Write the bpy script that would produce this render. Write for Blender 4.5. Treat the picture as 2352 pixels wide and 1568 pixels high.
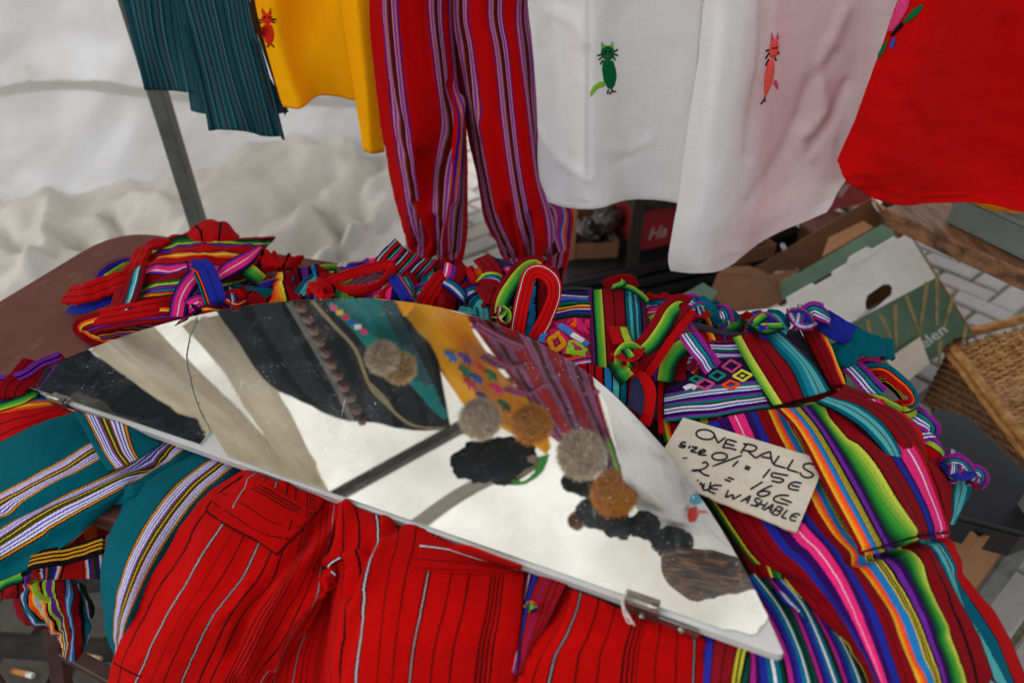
import bpy, bmesh, math, random
import numpy as np
from mathutils import Vector, Matrix
from mathutils.bvhtree import BVHTree
random.seed(7)
for _o in list(bpy.data.objects):
    bpy.data.objects.remove(_o)
S = bpy.context.scene
COL = S.collection
# ------------------------------------------------------------------ camera
CH, PITCH, FPX, CX, CY = 1.35, math.radians(37), 1568.0, 1176.0, 784.0
cam = bpy.data.cameras.new('camera')
camo = bpy.data.objects.new('camera', cam)
COL.objects.link(camo)
camo.location = (0, 0, CH)
camo.rotation_euler = (math.pi/2-PITCH, 0, 0)
cam.sensor_width = 36
cam.lens = 24
cam.clip_start = 0.02
cam.clip_end = 2000
cam.dof.use_dof = True
cam.dof.focus_distance = 0.86
cam.dof.aperture_fstop = 3.4
S.camera = camo
# ------------------------------------------------------------------ world, sun, exposure
world = bpy.data.worlds.new('World')
S.world = world
world.use_nodes = True
wn = world.node_tree
for n_ in list(wn.nodes):
    wn.nodes.remove(n_)
sky = wn.nodes.new('ShaderNodeTexSky')
sky.sky_type = 'NISHITA'
sky.sun_disc = False
SUN_EL, SUN_AZ = math.radians(46), math.radians(-84)
sky.sun_elevation = SUN_EL
sky.sun_rotation = SUN_AZ
sky.air_density = 1.0
sky.dust_density = 3.0
hs = wn.nodes.new('ShaderNodeHueSaturation')
hs.inputs['Saturation'].default_value = 0.22
bg = wn.nodes.new('ShaderNodeBackground')
bg.inputs['Strength'].default_value = 0.115
wo = wn.nodes.new('ShaderNodeOutputWorld')
wn.links.new(sky.outputs[0], hs.inputs['Color'])
wn.links.new(hs.outputs[0], bg.inputs[0])
wn.links.new(bg.outputs[0], wo.inputs[0])
sl = bpy.data.lights.new('sun', 'SUN')
sl.energy = 1.5
sl.angle = math.radians(30)
sl.color = (1, .97, .93)
so = bpy.data.objects.new('sun', sl)
COL.objects.link(so)
# sun_rotation is measured from +Y clockwise seen from above
sdir = Vector((math.sin(SUN_AZ)*math.cos(SUN_EL), math.cos(SUN_AZ)*math.cos(SUN_EL), math.sin(SUN_EL)))
so.rotation_euler = sdir.to_track_quat('Z', 'Y').to_euler()
so.location = (-4, 2, 6)
S.view_settings.view_transform = 'Standard'
S.view_settings.look = 'None'
S.view_settings.exposure = 1.38
S.view_settings.gamma = 1.0
S.view_settings.use_curve_mapping = False
S.cycles.use_denoising = True
S.cycles.max_bounces = 10
S.cycles.sample_clamp_indirect = 8

# ------------------------------------------------------------------ projection helpers (photo pixel on a 2352 wide print -> a point of the place)
TZ = 0.75
CAMP = np.array([0, 0, CH])
_F = np.array([0, math.cos(PITCH), -math.sin(PITCH)])
_U = np.array([0, math.sin(PITCH), math.cos(PITCH)])
_R = np.array([1.0, 0, 0])
MN = np.array([-.1405, -.1228, 1.0]); MN /= np.linalg.norm(MN)
MP0 = np.array([-.085, .557, .83])
def ray(x, y):
    return _F + _R*((x-CX)/FPX) - _U*((y-CY)/FPX)
def pz(x, y, h=0.0):                       # at height h above the table top
    d = ray(x, y); return CAMP + d*((TZ+h-CH)/d[2])
def gz(x, y, z=0.0):                       # at world height z
    d = ray(x, y); return CAMP + d*((z-CH)/d[2])
def py(x, y, Y):                           # on the upright plane at distance Y
    d = ray(x, y); return CAMP + d*(Y/d[1])
def pmir(x, y, lift=0.0):                  # on the mirror's plane
    d = ray(x, y); p0 = MP0 + MN*lift
    return CAMP + d*(np.dot(p0-CAMP, MN)/np.dot(d, MN))
def pm(x, y, Y):                           # where the mirror shows it: reflected sight line met with the plane at distance Y
    p = pmir(x, y); d = ray(x, y); r = d-2*np.dot(d, MN)*MN
    return p + r*((Y-p[1])/r[1])
def W(x, y, z):
    return np.array([x, y, z], float)
def topx(P):
    q = P-CAMP; dep = q@_F
    return np.stack([CX+FPX*(q@_R)/dep, CY-FPX*(q@_U)/dep], -1)
K = 0.40017
def r1(x, y, h=0): return (K*x, K*y, h)
def r2(x, y, h=0): return (752.6+K*x, K*y, h)
def r3(x, y, h=0): return (1411.2+K*x, K*y, h)
def r4(x, y, h=0): return (K*x, 470.4+K*y, h)
def r5(x, y, h=0): return (752.6+K*x, 470.4+K*y, h)
def r6(x, y, h=0): return (1411.2+K*x, 470.4+K*y, h)
def r7(x, y, h=0): return (K*x, 940.8+K*y, h)
def r8(x, y, h=0): return (752.6+K*x, 940.8+K*y, h)
def r9(x, y, h=0): return (1411.2+K*x, 940.8+K*y, h)
def rb(x, y, h=0): return (.1902*x, 1270+.1902*y, h)
def rows_from_cols(r, cols, hs=None):      # columns (running along the stripes) -> rows of control points
    R = len(cols[0]); out = []
    for i in range(R):
        row = []
        for j, c in enumerate(cols):
            p = c[i]
            row.append(r(p[0], p[1], p[2] if len(p) > 2 else (hs[j][i] if hs else 0)))
        out.append(row)
    return out

# ------------------------------------------------------------------ noise
def _h(i, j, k, s):
    n = (i*374761393 + j*668265263 + k*2147483647 + s*974634641) & 0xffffffff
    n = ((n ^ (n >> 13))*1274126177) & 0xffffffff
    n = ((n ^ (n >> 16))*2246822519) & 0xffffffff
    return ((n ^ (n >> 15)) & 0xffff)/32767.5-1
def vnoise(x, y, seed=0):
    x = np.asarray(x, float); y = np.asarray(y, float)
    xi = np.floor(x).astype(np.int64); yi = np.floor(y).astype(np.int64)
    fx = x-xi; fy = y-yi
    fx = fx*fx*fx*(fx*(fx*6-15)+10); fy = fy*fy*fy*(fy*(fy*6-15)+10)
    a = _h(xi, yi, 0, seed); b = _h(xi+1, yi, 0, seed); c = _h(xi, yi+1, 0, seed); d = _h(xi+1, yi+1, 0, seed)
    return (a*(1-fx)+b*fx)*(1-fy)+(c*(1-fx)+d*fx)*fy
def fbm(x, y, seed=0, o=3):
    r = 0; a = 1
    for k in range(o):
        r = r+a*vnoise(x*2**k, y*2**k, seed+k*17); a *= .5
    return r
def ridge(x, y, seed=0, o=3):
    r = 0; a = 1
    for k in range(o):
        r = r+a*(1-2*np.abs(vnoise(x*2**k+.3*vnoise(x, y, seed+5), y*2**k, seed+k*17))); a *= .5
    return r

def crumple(x, y, seed=0, o=6):
    rg = np.random.RandomState(seed); r = 0; tot = 0
    wx = x+.35*fbm(x*.8, y*.8, seed+3, 2); wy = y+.35*fbm(x*.8+9, y*.8, seed+4, 2)
    for k in range(o):
        a = rg.uniform(0, np.pi); f = rg.uniform(.6, 1.5)*(1+.35*k); ph = rg.uniform(0, 9)
        s = (wx*np.cos(a)+wy*np.sin(a))*f+ph
        m = .5+.5*vnoise(x*.9+k*5, y*.9, seed+30+k)
        r = r+(np.abs((s % 2)-1)*2-1)*m/(1+.5*k); tot += 1/(1+.5*k)
    return r/tot*1.6
# ------------------------------------------------------------------ objects
def link(o, parent=None):
    COL.objects.link(o)
    if parent is not None:
        o.parent = parent
        if parent.type == 'EMPTY':
            o.matrix_parent_inverse = Matrix.Translation(-Vector(parent.location))
    return o
def thing(name, label, cat, loc, group=None):
    o = bpy.data.objects.new(name, None)
    o.empty_display_size = .05
    o.location = Vector([float(c) for c in loc])
    COL.objects.link(o)
    tag(o, label, cat, group)
    return o
def tag(o, label, cat, group=None):
    o['label'] = label; o['category'] = cat
    if group: o['group'] = group
    return o
def mesh(name, V, Fc, mat, parent=None, smooth=False):
    me = bpy.data.meshes.new(name)
    me.from_pydata([tuple(map(float, v)) for v in V], [], [tuple(f) for f in Fc])
    me.update()
    if smooth:
        me.polygons.foreach_set('use_smooth', [True]*len(me.polygons))
    o = bpy.data.objects.new(name, me)
    for m in (mat if isinstance(mat, (list, tuple)) else [mat]):
        me.materials.append(m)
    return link(o, parent)
def bevel(o, w, seg=2):
    b = o.modifiers.new('bevel', 'BEVEL'); b.width = w; b.segments = seg; b.limit_method = 'ANGLE'
    return o
def prism(name, pts, ext, mat, parent=None, bev=0):
    pts = [np.array(p, float) for p in pts]; ext = np.array(ext, float); n = len(pts)
    V = pts+[p+ext for p in pts]
    nn = sum((np.cross(pts[i]-pts[0], pts[(i+1) % n]-pts[0]) for i in range(n)), np.zeros(3))
    top = list(range(n)); bot = list(range(n, 2*n))[::-1]
    Fc = [top, bot]+[[i, i+n, (i+1) % n+n, (i+1) % n] for i in range(n)]
    if np.dot(nn, ext) > 0:
        Fc = [f[::-1] for f in Fc]
    o = mesh(name, V, Fc, mat, parent)
    if bev: bevel(o, bev)
    return o
def bar(name, a, b, w, mat, parent=None, h=None, up=(0, 0, 1), bev=.002):
    a = np.array(a, float); b = np.array(b, float); t = (b-a)/np.linalg.norm(b-a); up = np.array(up, float)
    if abs(t@up) > .95: up = np.array([1.0, .25, 0])
    s = np.cross(t, up); s /= np.linalg.norm(s); u = np.cross(s, t); h = h or w
    q = [a+s*w/2+u*h/2, a-s*w/2+u*h/2, a-s*w/2-u*h/2, a+s*w/2-u*h/2]
    return prism(name, q, b-a, mat, parent, bev)
def catmull(A, n):
    A = np.asarray(A, float); k = len(A)
    if k == 1: return np.repeat(A, n, 0)
    if k == 2:
        t = np.linspace(0, 1, n).reshape((-1,)+(1,)*(A.ndim-1)); return A[0]*(1-t)+A[1]*t
    P = np.concatenate([[2*A[0]-A[1]], A, [2*A[-1]-A[-2]]])
    s = np.linspace(0, k-1-1e-9, n); i = s.astype(int); t = (s-i).reshape((-1,)+(1,)*(A.ndim-1))
    a, b, c, d = P[i], P[i+1], P[i+2], P[i+3]
    return .5*((2*b)+(c-a)*t+(2*a-5*b+4*c-d)*t*t+(3*b-a-3*c+d)*t**3)
BV = {}
def grid_mesh(name, P, u, um, vm, mat, parent, th, closed=False):
    nv, nu = P.shape[:2]
    V = P.reshape(-1, 3)
    idx = np.arange(nv*nu).reshape(nv, nu)
    q = np.stack([idx[:-1, :-1], idx[:-1, 1:], idx[1:, 1:], idx[1:, :-1]], -1).reshape(-1, 4)
    me = bpy.data.meshes.new(name)
    me.from_pydata(V.tolist(), [], q.tolist()); me.update()
    me.polygons.foreach_set('use_smooth', [True]*len(me.polygons))
    li = q.reshape(-1)
    uv = np.stack([np.broadcast_to(u, (nv, nu)).reshape(-1), vm.reshape(-1)], -1)
    l1 = me.uv_layers.new(name='UVMap'); l1.data.foreach_set('uv', uv[li].astype(np.float32).reshape(-1))
    uv2 = np.stack([um.reshape(-1), vm.reshape(-1)], -1)
    l2 = me.uv_layers.new(name='Metric'); l2.data.foreach_set('uv', uv2[li].astype(np.float32).reshape(-1))
    me.materials.append(mat)
    o = bpy.data.objects.new(name, me); link(o, parent)
    if th:
        so_ = o.modifiers.new('solid', 'SOLIDIFY'); so_.thickness = th; so_.offset = -1
    BV[o.name] = BVHTree.FromPolygons(V.tolist(), q.tolist())
    return o
def normals(P):
    du = np.gradient(P, axis=1); dv = np.gradient(P, axis=0)
    N = np.cross(du, dv); return N/(np.linalg.norm(N, axis=-1, keepdims=True)+1e-12)
def sheet(name, rows, mat, parent=None, f=pz, nu=44, nv=60, uc=None, wr=(), roll=0, rollv=0, creases=(), th=.002, rp=5, lift=0, cr=.0011):
    C = np.array([[c if isinstance(c, np.ndarray) else f(*c) for c in row] for row in rows])
    P = catmull(C, nv); P = catmull(P.transpose(1, 0, 2), nu).transpose(1, 0, 2)
    k = C.shape[1]
    ucv = np.array(uc if uc else np.linspace(0, 1, k))
    u = np.interp(np.linspace(0, k-1, nu), np.arange(k), ucv)
    N = normals(P)
    if (N*(CAMP-P)).sum() < 0:
        P = P[:, ::-1]; u = u[::-1]; N = normals(P)
    um = np.cumsum(np.concatenate([np.zeros((nv, 1)), np.linalg.norm(np.diff(P, axis=1), axis=-1)], 1), 1)
    vm = np.cumsum(np.concatenate([np.zeros((1, nu)), np.linalg.norm(np.diff(P, axis=0), axis=-1)], 0), 0)
    D = cr*crumple(um*11+len(bpy.data.objects)*.37, vm*9, 5) if cr else np.zeros((nv, nu))
    for w in wr:
        amp, fu, fv, sd = w[:4]; kind = w[4] if len(w) > 4 else 'f'
        D += amp*{'r': ridge, 'c': crumple, 'f': fbm}[kind](um*fu, vm*fv, sd)
    px = topx(P)
    for pl, amp, wd in creases:
        pl = catmull(np.array(pl, float)[:, :2], 24)
        d = np.full((nv, nu), 1e9)
        for i in range(len(pl)-1):
            a, b = pl[i], pl[i+1]; ab = b-a
            t = np.clip(((px-a)@ab)/(ab@ab+1e-9), 0, 1)
            d = np.minimum(d, np.linalg.norm(px-(a+t[..., None]*ab), axis=-1))
        D += amp*np.exp(-(d/wd)**2)
    P = P+N*(D[..., None]+lift)
    if roll or rollv:
        tu = np.abs(np.linspace(-1, 1, nu))**rp; tv = np.abs(np.linspace(-1, 1, nv))**(rp+3)
        E = P-CAMP; E /= np.linalg.norm(E, axis=-1, keepdims=True)
        P = P+E*(roll*tu[None, :]+rollv*tv[:, None])[..., None]
    return grid_mesh(name, P, u, um, vm, mat, parent, th)
def ribbon(name, path, w, mat, parent=None, f=pz, roll=0, th=.0016, n=48, wr=.0013, wend=None, seed=0):
    """a flat woven strap along a path; roll (degrees, one value or one per point) turns its face away from the viewer"""
    C = np.array([c if isinstance(c, np.ndarray) else f(*c) for c in path])
    P = catmull(C, n)
    rl = np.radians(catmull(np.array(roll, float).reshape(-1, 1), n)[:, 0] if hasattr(roll, '__len__') else np.full(n, float(roll)))
    T = np.gradient(P, axis=0); T /= np.linalg.norm(T, axis=-1, keepdims=True)+1e-12
    E = CAMP-P; E = E*.6/np.linalg.norm(E, axis=-1, keepdims=True)+np.array([0, 0, .4])
    N = E-(E*T).sum(-1, keepdims=True)*T; N /= np.linalg.norm(N, axis=-1, keepdims=True)
    B = np.cross(T, N)
    N2 = N*np.cos(rl)[:, None]+B*np.sin(rl)[:, None]; B2 = np.cross(T, N2)
    m = 14
    a = np.linspace(0, 2*np.pi, m+1)
    ca = np.sign(np.cos(a))*np.abs(np.cos(a))**.3; sa = np.sign(np.sin(a))*np.abs(np.sin(a))**.35
    ww = np.full(n, w) if wend is None else catmull(np.array(wend, float).reshape(-1, 1), n)[:, 0]*w
    Q = P[:, None]+B2[:, None]*(ca[None, :]*ww[:, None]/2)[..., None]+N2[:, None]*(sa[None, :]*th/2)[..., None]
    L = np.concatenate([[0], np.cumsum(np.linalg.norm(np.diff(P, axis=0), axis=-1))])
    if wr:
        Q = Q+N2[:, None]*(wr*fbm(L[:, None]*90+seed, ca[None, :]*1.2+seed, seed, 2))[..., None]
    u = (1-ca)/2
    return grid_mesh(name, Q, u, np.broadcast_to(u*w, (n, m+1)), np.broadcast_to(L[:, None], (n, m+1)), mat, parent, 0)
def on(sh, lift=.001, mirror=False):       # mapping: photo pixel -> the point of a built cloth that is seen there
    names = [s.name for s in (sh if isinstance(sh, (list, tuple)) else [sh])]; last = [None]
    def f(x, y, h=0.0):
        d = Vector(ray(x, y)).normalized(); best = None
        for nm in names:
            hit = BV[nm].ray_cast(Vector(CAMP), d)
            if hit[0] is None:
                if last[0] is None: hit = BV[nm].find_nearest(Vector(pz(x, y, .05)))
                else: hit = (Vector(CAMP)+d*last[0],)
            if best is None or (hit[0]-Vector(CAMP)).length < (best-Vector(CAMP)).length: best = hit[0]
        last[0] = (best-Vector(CAMP)).length
        return np.array(best-d*(lift+h))
    return f
def decal(name, poly, f, mat, parent, dome=.0025, smooth_n=0, th=0.0, seed=0):
    """a small raised patch of stitching; poly in photo pixels"""
    Q = np.array(poly, float)[:, :2]
    if smooth_n:
        Q = catmull(np.concatenate([Q[-2:], Q, Q[:2]]), smooth_n*(len(Q)+3)+1)
        k = smooth_n; Q = Q[2*k-0:-2*k] if len(Q) > 4*k+4 else Q
    c = Q.mean(0); V = []; n = len(Q); f(c[0], c[1], 0)
    for s, hgt in ((1, 0), (.86, dome*.7), (.5, dome)):
        for p in Q:
            q = c+(p-c)*s; V.append(f(q[0], q[1], hgt))
    V.append(f(c[0], c[1], dome))
    Fc = []
    for k in range(2):
        for i in range(n):
            j = (i+1) % n; Fc.append([k*n+i, k*n+j, (k+1)*n+j, (k+1)*n+i])
    for i in range(n): Fc.append([2*n+i, 2*n+(i+1) % n, 3*n])
    return mesh(name, V, Fc, mat, parent, True)
def ell(cx, cy, rx, ry, rot=0, n=18):
    a = np.linspace(0, 2*np.pi, n, endpoint=False); c, s = math.cos(math.radians(rot)), math.sin(math.radians(rot))
    return [(cx+rx*math.cos(t)*c-ry*math.sin(t)*s, cy+rx*math.cos(t)*s+ry*math.sin(t)*c) for t in a]

# ------------------------------------------------------------------ materials
def lin(c):
    if isinstance(c, str):
        c = tuple(int(c[i:i+2], 16) for i in (0, 2, 4))
    return tuple(((v/255)/12.92 if v/255 <= .04045 else ((v/255+.055)/1.055)**2.4) for v in c)+(1,)
class NT:
    def __init__(s, name):
        s.m = bpy.data.materials.new(name); s.m.use_nodes = True; s.t = s.m.node_tree
        for n in list(s.t.nodes): s.t.nodes.remove(n)
        s.o = s.n('ShaderNodeOutputMaterial')
    def n(s, typ, **kw):
        n = s.t.nodes.new(typ)
        for k, v in kw.items():
            if hasattr(n, k): setattr(n, k, v)
        return n
    def l(s, a, b): s.t.links.new(a, b)
    def val(s, sock, v):
        if hasattr(v, 'links'): s.l(v, sock)
        else: sock.default_value = v
    def math(s, op, a, b=0, c=0):
        n = s.n('ShaderNodeMath'); n.operation = op
        for i, v in enumerate((a, b, c)): s.val(n.inputs[i], v)
        return n.outputs[0]
    def mix(s, f, a, b, blend='MIX'):
        n = s.n('ShaderNodeMixRGB'); n.blend_type = blend
        s.val(n.inputs[0], f); s.val(n.inputs[1], a); s.val(n.inputs[2], b); return n.outputs[0]
    def noise(s, vec, scale, detail=2, rough=.5):
        n = s.n('ShaderNodeTexNoise'); s.l(vec, n.inputs['Vector'])
        n.inputs['Scale'].default_value = scale; n.inputs['Detail'].default_value = detail; n.inputs['Roughness'].default_value = rough
        return n.outputs[0]
    def ramp(s, f, stops, interp='LINEAR'):
        n = s.n('ShaderNodeValToRGB'); s.l(f, n.inputs[0]); r = n.color_ramp; r.interpolation = interp
        while len(r.elements) > 1: r.elements.remove(r.elements[-1])
        for i, (p, c) in enumerate(stops):
            e = r.elements[0] if i == 0 else r.elements.new(p)
            e.position = p; e.color = c
        return n.outputs[0]
    def bsdf(s, color, rough=.8, **kw):
        b = s.n('ShaderNodeBsdfPrincipled'); s.val(b.inputs['Base Color'], color); s.val(b.inputs['Roughness'], rough)
        for k, v in kw.items(): s.val(b.inputs[k], v)
        return b
    def bump(s, h, strength=.3, dist=.001):
        b = s.n('ShaderNodeBump'); b.inputs['Strength'].default_value = strength; b.inputs['Distance'].default_value = dist
        s.l(h, b.inputs['Height']); return b.outputs[0]
    def out(s, sh): s.l(sh, s.o.inputs[0]); return s.m
def mapping(t, vec, sx, sy, sz=1):
    n = t.n('ShaderNodeMapping'); t.l(vec, n.inputs[0]); n.inputs['Scale'].default_value = (sx, sy, sz); return n.outputs[0]
def cloth_finish(t, col, fuzz=.25, weave=1.0, twill=0, slub=0, translucent=0, dirt=None, mott=.12, wk=.35):
    uv = t.n('ShaderNodeUVMap', uv_map='Metric').outputs[0]
    yarn = t.noise(mapping(t, uv, 900, 260), 1.0, 2)
    yarn2 = t.noise(mapping(t, uv, 240, 900), 1.0, 2)
    w = t.math('ADD', t.math('MULTIPLY', yarn, .5), t.math('MULTIPLY', yarn2, .5))
    big = t.noise(mapping(t, uv, 14, 9), 1.0, 3)
    k = t.math('MULTIPLY', t.math('ADD', 1-.55*weave, t.math('MULTIPLY', w, 1.1*weave)), t.math('ADD', 1-mott/2, t.math('MULTIPLY', big, mott)))
    if twill:
        sx = t.n('ShaderNodeSeparateXYZ'); t.l(uv, sx.inputs[0])
        tw_ = t.math('SINE', t.math('MULTIPLY', t.math('ADD', sx.outputs[0], t.math('MULTIPLY', sx.outputs[1], .62)), 2300))
        k = t.math('MULTIPLY', k, t.math('ADD', 1, t.math('MULTIPLY', tw_, twill)))
    if slub:
        sl_ = t.math('ADD', t.noise(mapping(t, uv, 16, 520), 1.0, 3), t.noise(mapping(t, uv, 420, 12), 1.0, 3))
        k = t.math('MULTIPLY', k, t.math('ADD', 1-slub, t.math('MULTIPLY', sl_, slub)))
    k3 = t.n('ShaderNodeCombineColor')
    for i in range(3): t.l(k, k3.inputs[i])
    c = t.mix(1.0, col, k3.outputs[0], 'MULTIPLY')
    # fine woven relief plus small soft creases
    cre = t.noise(mapping(t, uv, 55, 40), 1.0, 3)
    hgt = t.math('ADD', t.math('MULTIPLY', w, .25), t.math('MULTIPLY', cre, .8*wk))
    b = t.bsdf(c, .92)
    b.inputs['Specular IOR Level'].default_value = .04
    b.inputs['Sheen Weight'].default_value = fuzz*.04
    b.inputs['Sheen Roughness'].default_value = .5
    t.l(t.bump(hgt, .6, .0016), b.inputs['Normal'])
    if translucent:
        tr = t.n('ShaderNodeBsdfTranslucent'); t.l(c, tr.inputs[0])
        mx = t.n('ShaderNodeMixShader'); mx.inputs[0].default_value = translucent
        t.l(b.outputs[0], mx.inputs[1]); t.l(tr.outputs[0], mx.inputs[2]); return t.out(mx.outputs[0])
    return t.out(b.outputs[0])
def plain_cloth(name, c, **kw):
    t = NT(name); rgb = t.n('ShaderNodeRGB'); rgb.outputs[0].default_value = lin(c)
    kw.setdefault('weave', .45); kw.setdefault('slub', .16); return cloth_finish(t, rgb.outputs[0], **kw)
def yarn(name, c, sc=1.0):
    """stitched wool: fine parallel threads, for raised stitching and knitwear"""
    t = NT(name); oc = t.n('ShaderNodeTexCoord').outputs['Object']
    th_ = t.noise(mapping(t, oc, 160*sc, 160*sc, 1400*sc), 1.0, 2); sp_ = t.noise(mapping(t, oc, 420*sc, 420*sc, 420*sc), 1.0, 2)
    k = t.math('ADD', .42, t.math('ADD', t.math('MULTIPLY', th_, .8), t.math('MULTIPLY', sp_, .35)))
    k3 = t.n('ShaderNodeCombineColor')
    for i in range(3): t.l(k, k3.inputs[i])
    rgb = t.n('ShaderNodeRGB'); rgb.outputs[0].default_value = lin(c)
    b = t.bsdf(t.mix(1.0, rgb.outputs[0], k3.outputs[0], 'MULTIPLY'), .95); b.inputs['Specular IOR Level'].default_value = .04
    t.l(t.bump(th_, 1.0, .002), b.inputs['Normal']); return t.out(b.outputs[0])
def stripes(name, seq, zig=.0, zf=220, wob=.004, wobf=26, blur=0, **kw):
    """seq: (width, colour) across the cloth"""
    t = NT(name)
    uv = t.n('ShaderNodeUVMap', uv_map='UVMap').outputs[0]
    sp = t.n('ShaderNodeSeparateXYZ'); t.l(uv, sp.inputs[0])
    u = sp.outputs[0]; v = sp.outputs[1]
    if zig:
        tri = t.math('PINGPONG', t.math('MULTIPLY', v, zf*2.4), 1.0)
        u = t.math('ADD', u, t.math('MULTIPLY', t.math('SUBTRACT', tri, .5), zig*.6))
    if wob:
        nz = t.noise(mapping(t, uv, 1.5, wobf), 1.0, 2)
        u = t.math('ADD', u, t.math('MULTIPLY', t.math('SUBTRACT', nz, .5), wob))
    uvm_ = t.n('ShaderNodeUVMap', uv_map='Metric').outputs[0]
    jt = t.noise(mapping(t, uvm_, 90, 520), 1.0, 1)
    u = t.math('ADD', u, t.math('MULTIPLY', t.math('SUBTRACT', jt, .5), .009))
    kw.setdefault('twill', .17)
    tot = sum(w for w, c in seq); p = 0; stops = []
    for w, c in seq:
        stops.append((p/tot, lin(c))); p += w
    def chunk(st):
        if len(st) <= 30: return t.ramp(u, st, 'CONSTANT')
        h = len(st)//2
        lo = chunk(st[:h]); hi = chunk(st[h:])
        return t.mix(t.math('GREATER_THAN', u, st[h][0]), lo, hi)
    return cloth_finish(t, chunk(stops), **kw)
def grad(c1, c2, w, n=5):
    a = np.array([int(c1[i:i+2], 16) for i in (0, 2, 4)]); b = np.array([int(c2[i:i+2], 16) for i in (0, 2, 4)])
    return [(w/n, tuple(a+(b-a)*k/(n-1))) for k in range(n)]
def lines(base, ls):
    seq = []; p = 0
    for u, w, c in sorted(ls):
        if u-w/2 > p: seq.append((u-w/2-p, base))
        seq.append((w, c)); p = u+w/2
    if p < 1: seq.append((1-p, base))
    return seq
def surf(name, c, rough=.6, var=.15, scale=8, bump=.2, bd=.002, c2=None, metal=0, spec=.4, tscale=(1, 1, 1), detail=5):
    t = NT(name); oc = t.n('ShaderNodeTexCoord').outputs['Object']
    vec = mapping(t, oc, *tscale)
    nz = t.noise(vec, scale, detail, .6)
    a = lin(c); b = lin(c2) if c2 else tuple(v*(1-var*2) for v in a[:3])+(1,)
    col = t.ramp(nz, [(.35, b), (.62, a)])
    fine = t.noise(vec, scale*9, 3)
    s_ = t.bsdf(col, t.math('ADD', rough-.08, t.math('MULTIPLY', fine, .16)), Metallic=metal)
    s_.inputs['Specular IOR Level'].default_value = spec
    if bump: t.l(t.bump(t.math('ADD', nz, t.math('MULTIPLY', fine, .5)), bump, bd), s_.inputs['Normal'])
    return t.out(s_.outputs[0])
RED, BR, DR, BK, WH = 'ac0a06', 'a4080c', '7c0812', '0c080b', 'd0ccd4'
TL, LT, BL, NV, PU, VI, PK = '025468', '4ca4a4', '1e2688', '1a184a', '642488', '2e0c50', 'dc2870'
LI, YE, GR, DG, OR, LB, MG, LV = '9cb830', 'd0ac2c', '166426', '08301c', 'dc4c10', '2070ac', '9c2074', 'a8a0d0'
GREENS = [(.3, BK), (.8, DG)]+grad('14582c', '3c9c34', 1.5)+grad('468c2c', 'acb434', 1.8)+[(.3, BK)]
# ================================================================== SETTING
# ---- ground: bed of joint sand with moss, clinker bricks laid on it
t = NT('joint_sand'); oc = t.n('ShaderNodeTexCoord').outputs['Object']
nz = t.noise(oc, 6, 4); nz2 = t.noise(oc, 60, 4)
col = t.ramp(t.math('ADD', t.math('MULTIPLY', nz, .7), t.math('MULTIPLY', nz2, .3)), [(.38, lin('4a443c')), (.5, lin('7c7468')), (.62, lin('66703e'))])
b_ = t.bsdf(col, .95); t.l(t.bump(nz2, .6, .01), b_.inputs['Normal']); M_sand = t.out(b_.outputs[0])
g = mesh('ground', [(-300, -300, -.012), (300, -300, -.012), (300, 300, -.012), (-300, 300, -.012)], [(0, 1, 2, 3)], M_sand)
g['kind'] = 'structure'
t = NT('clinker'); oc = t.n('ShaderNodeTexCoord').outputs['Object']; rnd = t.n('ShaderNodeObjectInfo').outputs['Random']
base = t.ramp(rnd, [(0, lin('98938e')), (.35, lin('aaa5a0')), (.7, lin('a29a94')), (1, lin('b4aea8'))])
nz = t.noise(oc, 30, 5); col = t.mix(t.math('MULTIPLY', nz, .5), base, lin('6a635c'))
b_ = t.bsdf(col, .85); t.l(t.bump(nz, .5, .004), b_.inputs['Normal']); M_brick = t.out(b_.outputs[0])
def brick_mesh():
    bm = bmesh.new(); bmesh.ops.create_cube(bm, size=1)
    for v in bm.verts:
        top = v.co.z > 0
        v.co = Vector((v.co.x*(.186 if top else .19), v.co.y*(.087 if top else .0905), v.co.z*.05-.025))
    bmesh.ops.bevel(bm, geom=[e for e in bm.edges if all(v.co.z > -.01 for v in e.verts)], offset=.006, segments=1, affect='EDGES')
    me = bpy.data.meshes.new('brick'); bm.to_mesh(me); bm.free(); me.materials.append(M_brick); return me
BM = brick_mesh()
cand = []
ang = math.radians(38)
for i in range(-45, 46):
    for j in range(-45, 46):
        s_ = (i-j) % 4
        if s_ == 0: cx_, cy_, rt = (i+1)*.1, (j+.5)*.1, 0
        elif s_ == 3: cx_, cy_, rt = (i+.5)*.1, (j+1)*.1, math.pi/2
        else: continue
        X = cx_*math.cos(ang)-cy_*math.sin(ang)+.3; Y = cx_*math.sin(ang)+cy_*math.cos(ang)+1.7
        if not (-2.2 < X < 3.0 and .2 < Y < 3.9): continue
        if X < -.22 and Y < 1.22: continue
        q = topx(np.array([X, Y, 0.0])); d_ = 0 if (q[0] > 2130 and 430 < q[1] < 800) or (q[0] < 640 and q[1] > 1230) or (1010 < q[0] < 1330 and 380 < q[1] < 680) else 10
        cand.append((d_+abs(X)+Y*.3, X, Y, rt))
cand.sort()
rr = random.Random(3); Vr = []; Fr = []
for k_, (d_, X, Y, rt) in enumerate(cand):
    mx = Matrix.Translation((X+rr.uniform(-.002, .002), Y+rr.uniform(-.002, .002), rr.uniform(-.004, .004))) @ Matrix.Rotation(ang+rt+rr.uniform(-.02, .02), 4, 'Z') @ Matrix.Rotation(rr.uniform(-.02, .02), 4, 'X')
    if k_ < 300:
        o = bpy.data.objects.new('brick', BM); COL.objects.link(o); o.parent = g; o.matrix_local = mx
    else:
        n0 = len(Vr); Vr += [tuple(mx @ v.co) for v in BM.vertices]; Fr += [[n0+i for i in p.vertices] for p in BM.polygons]
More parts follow.
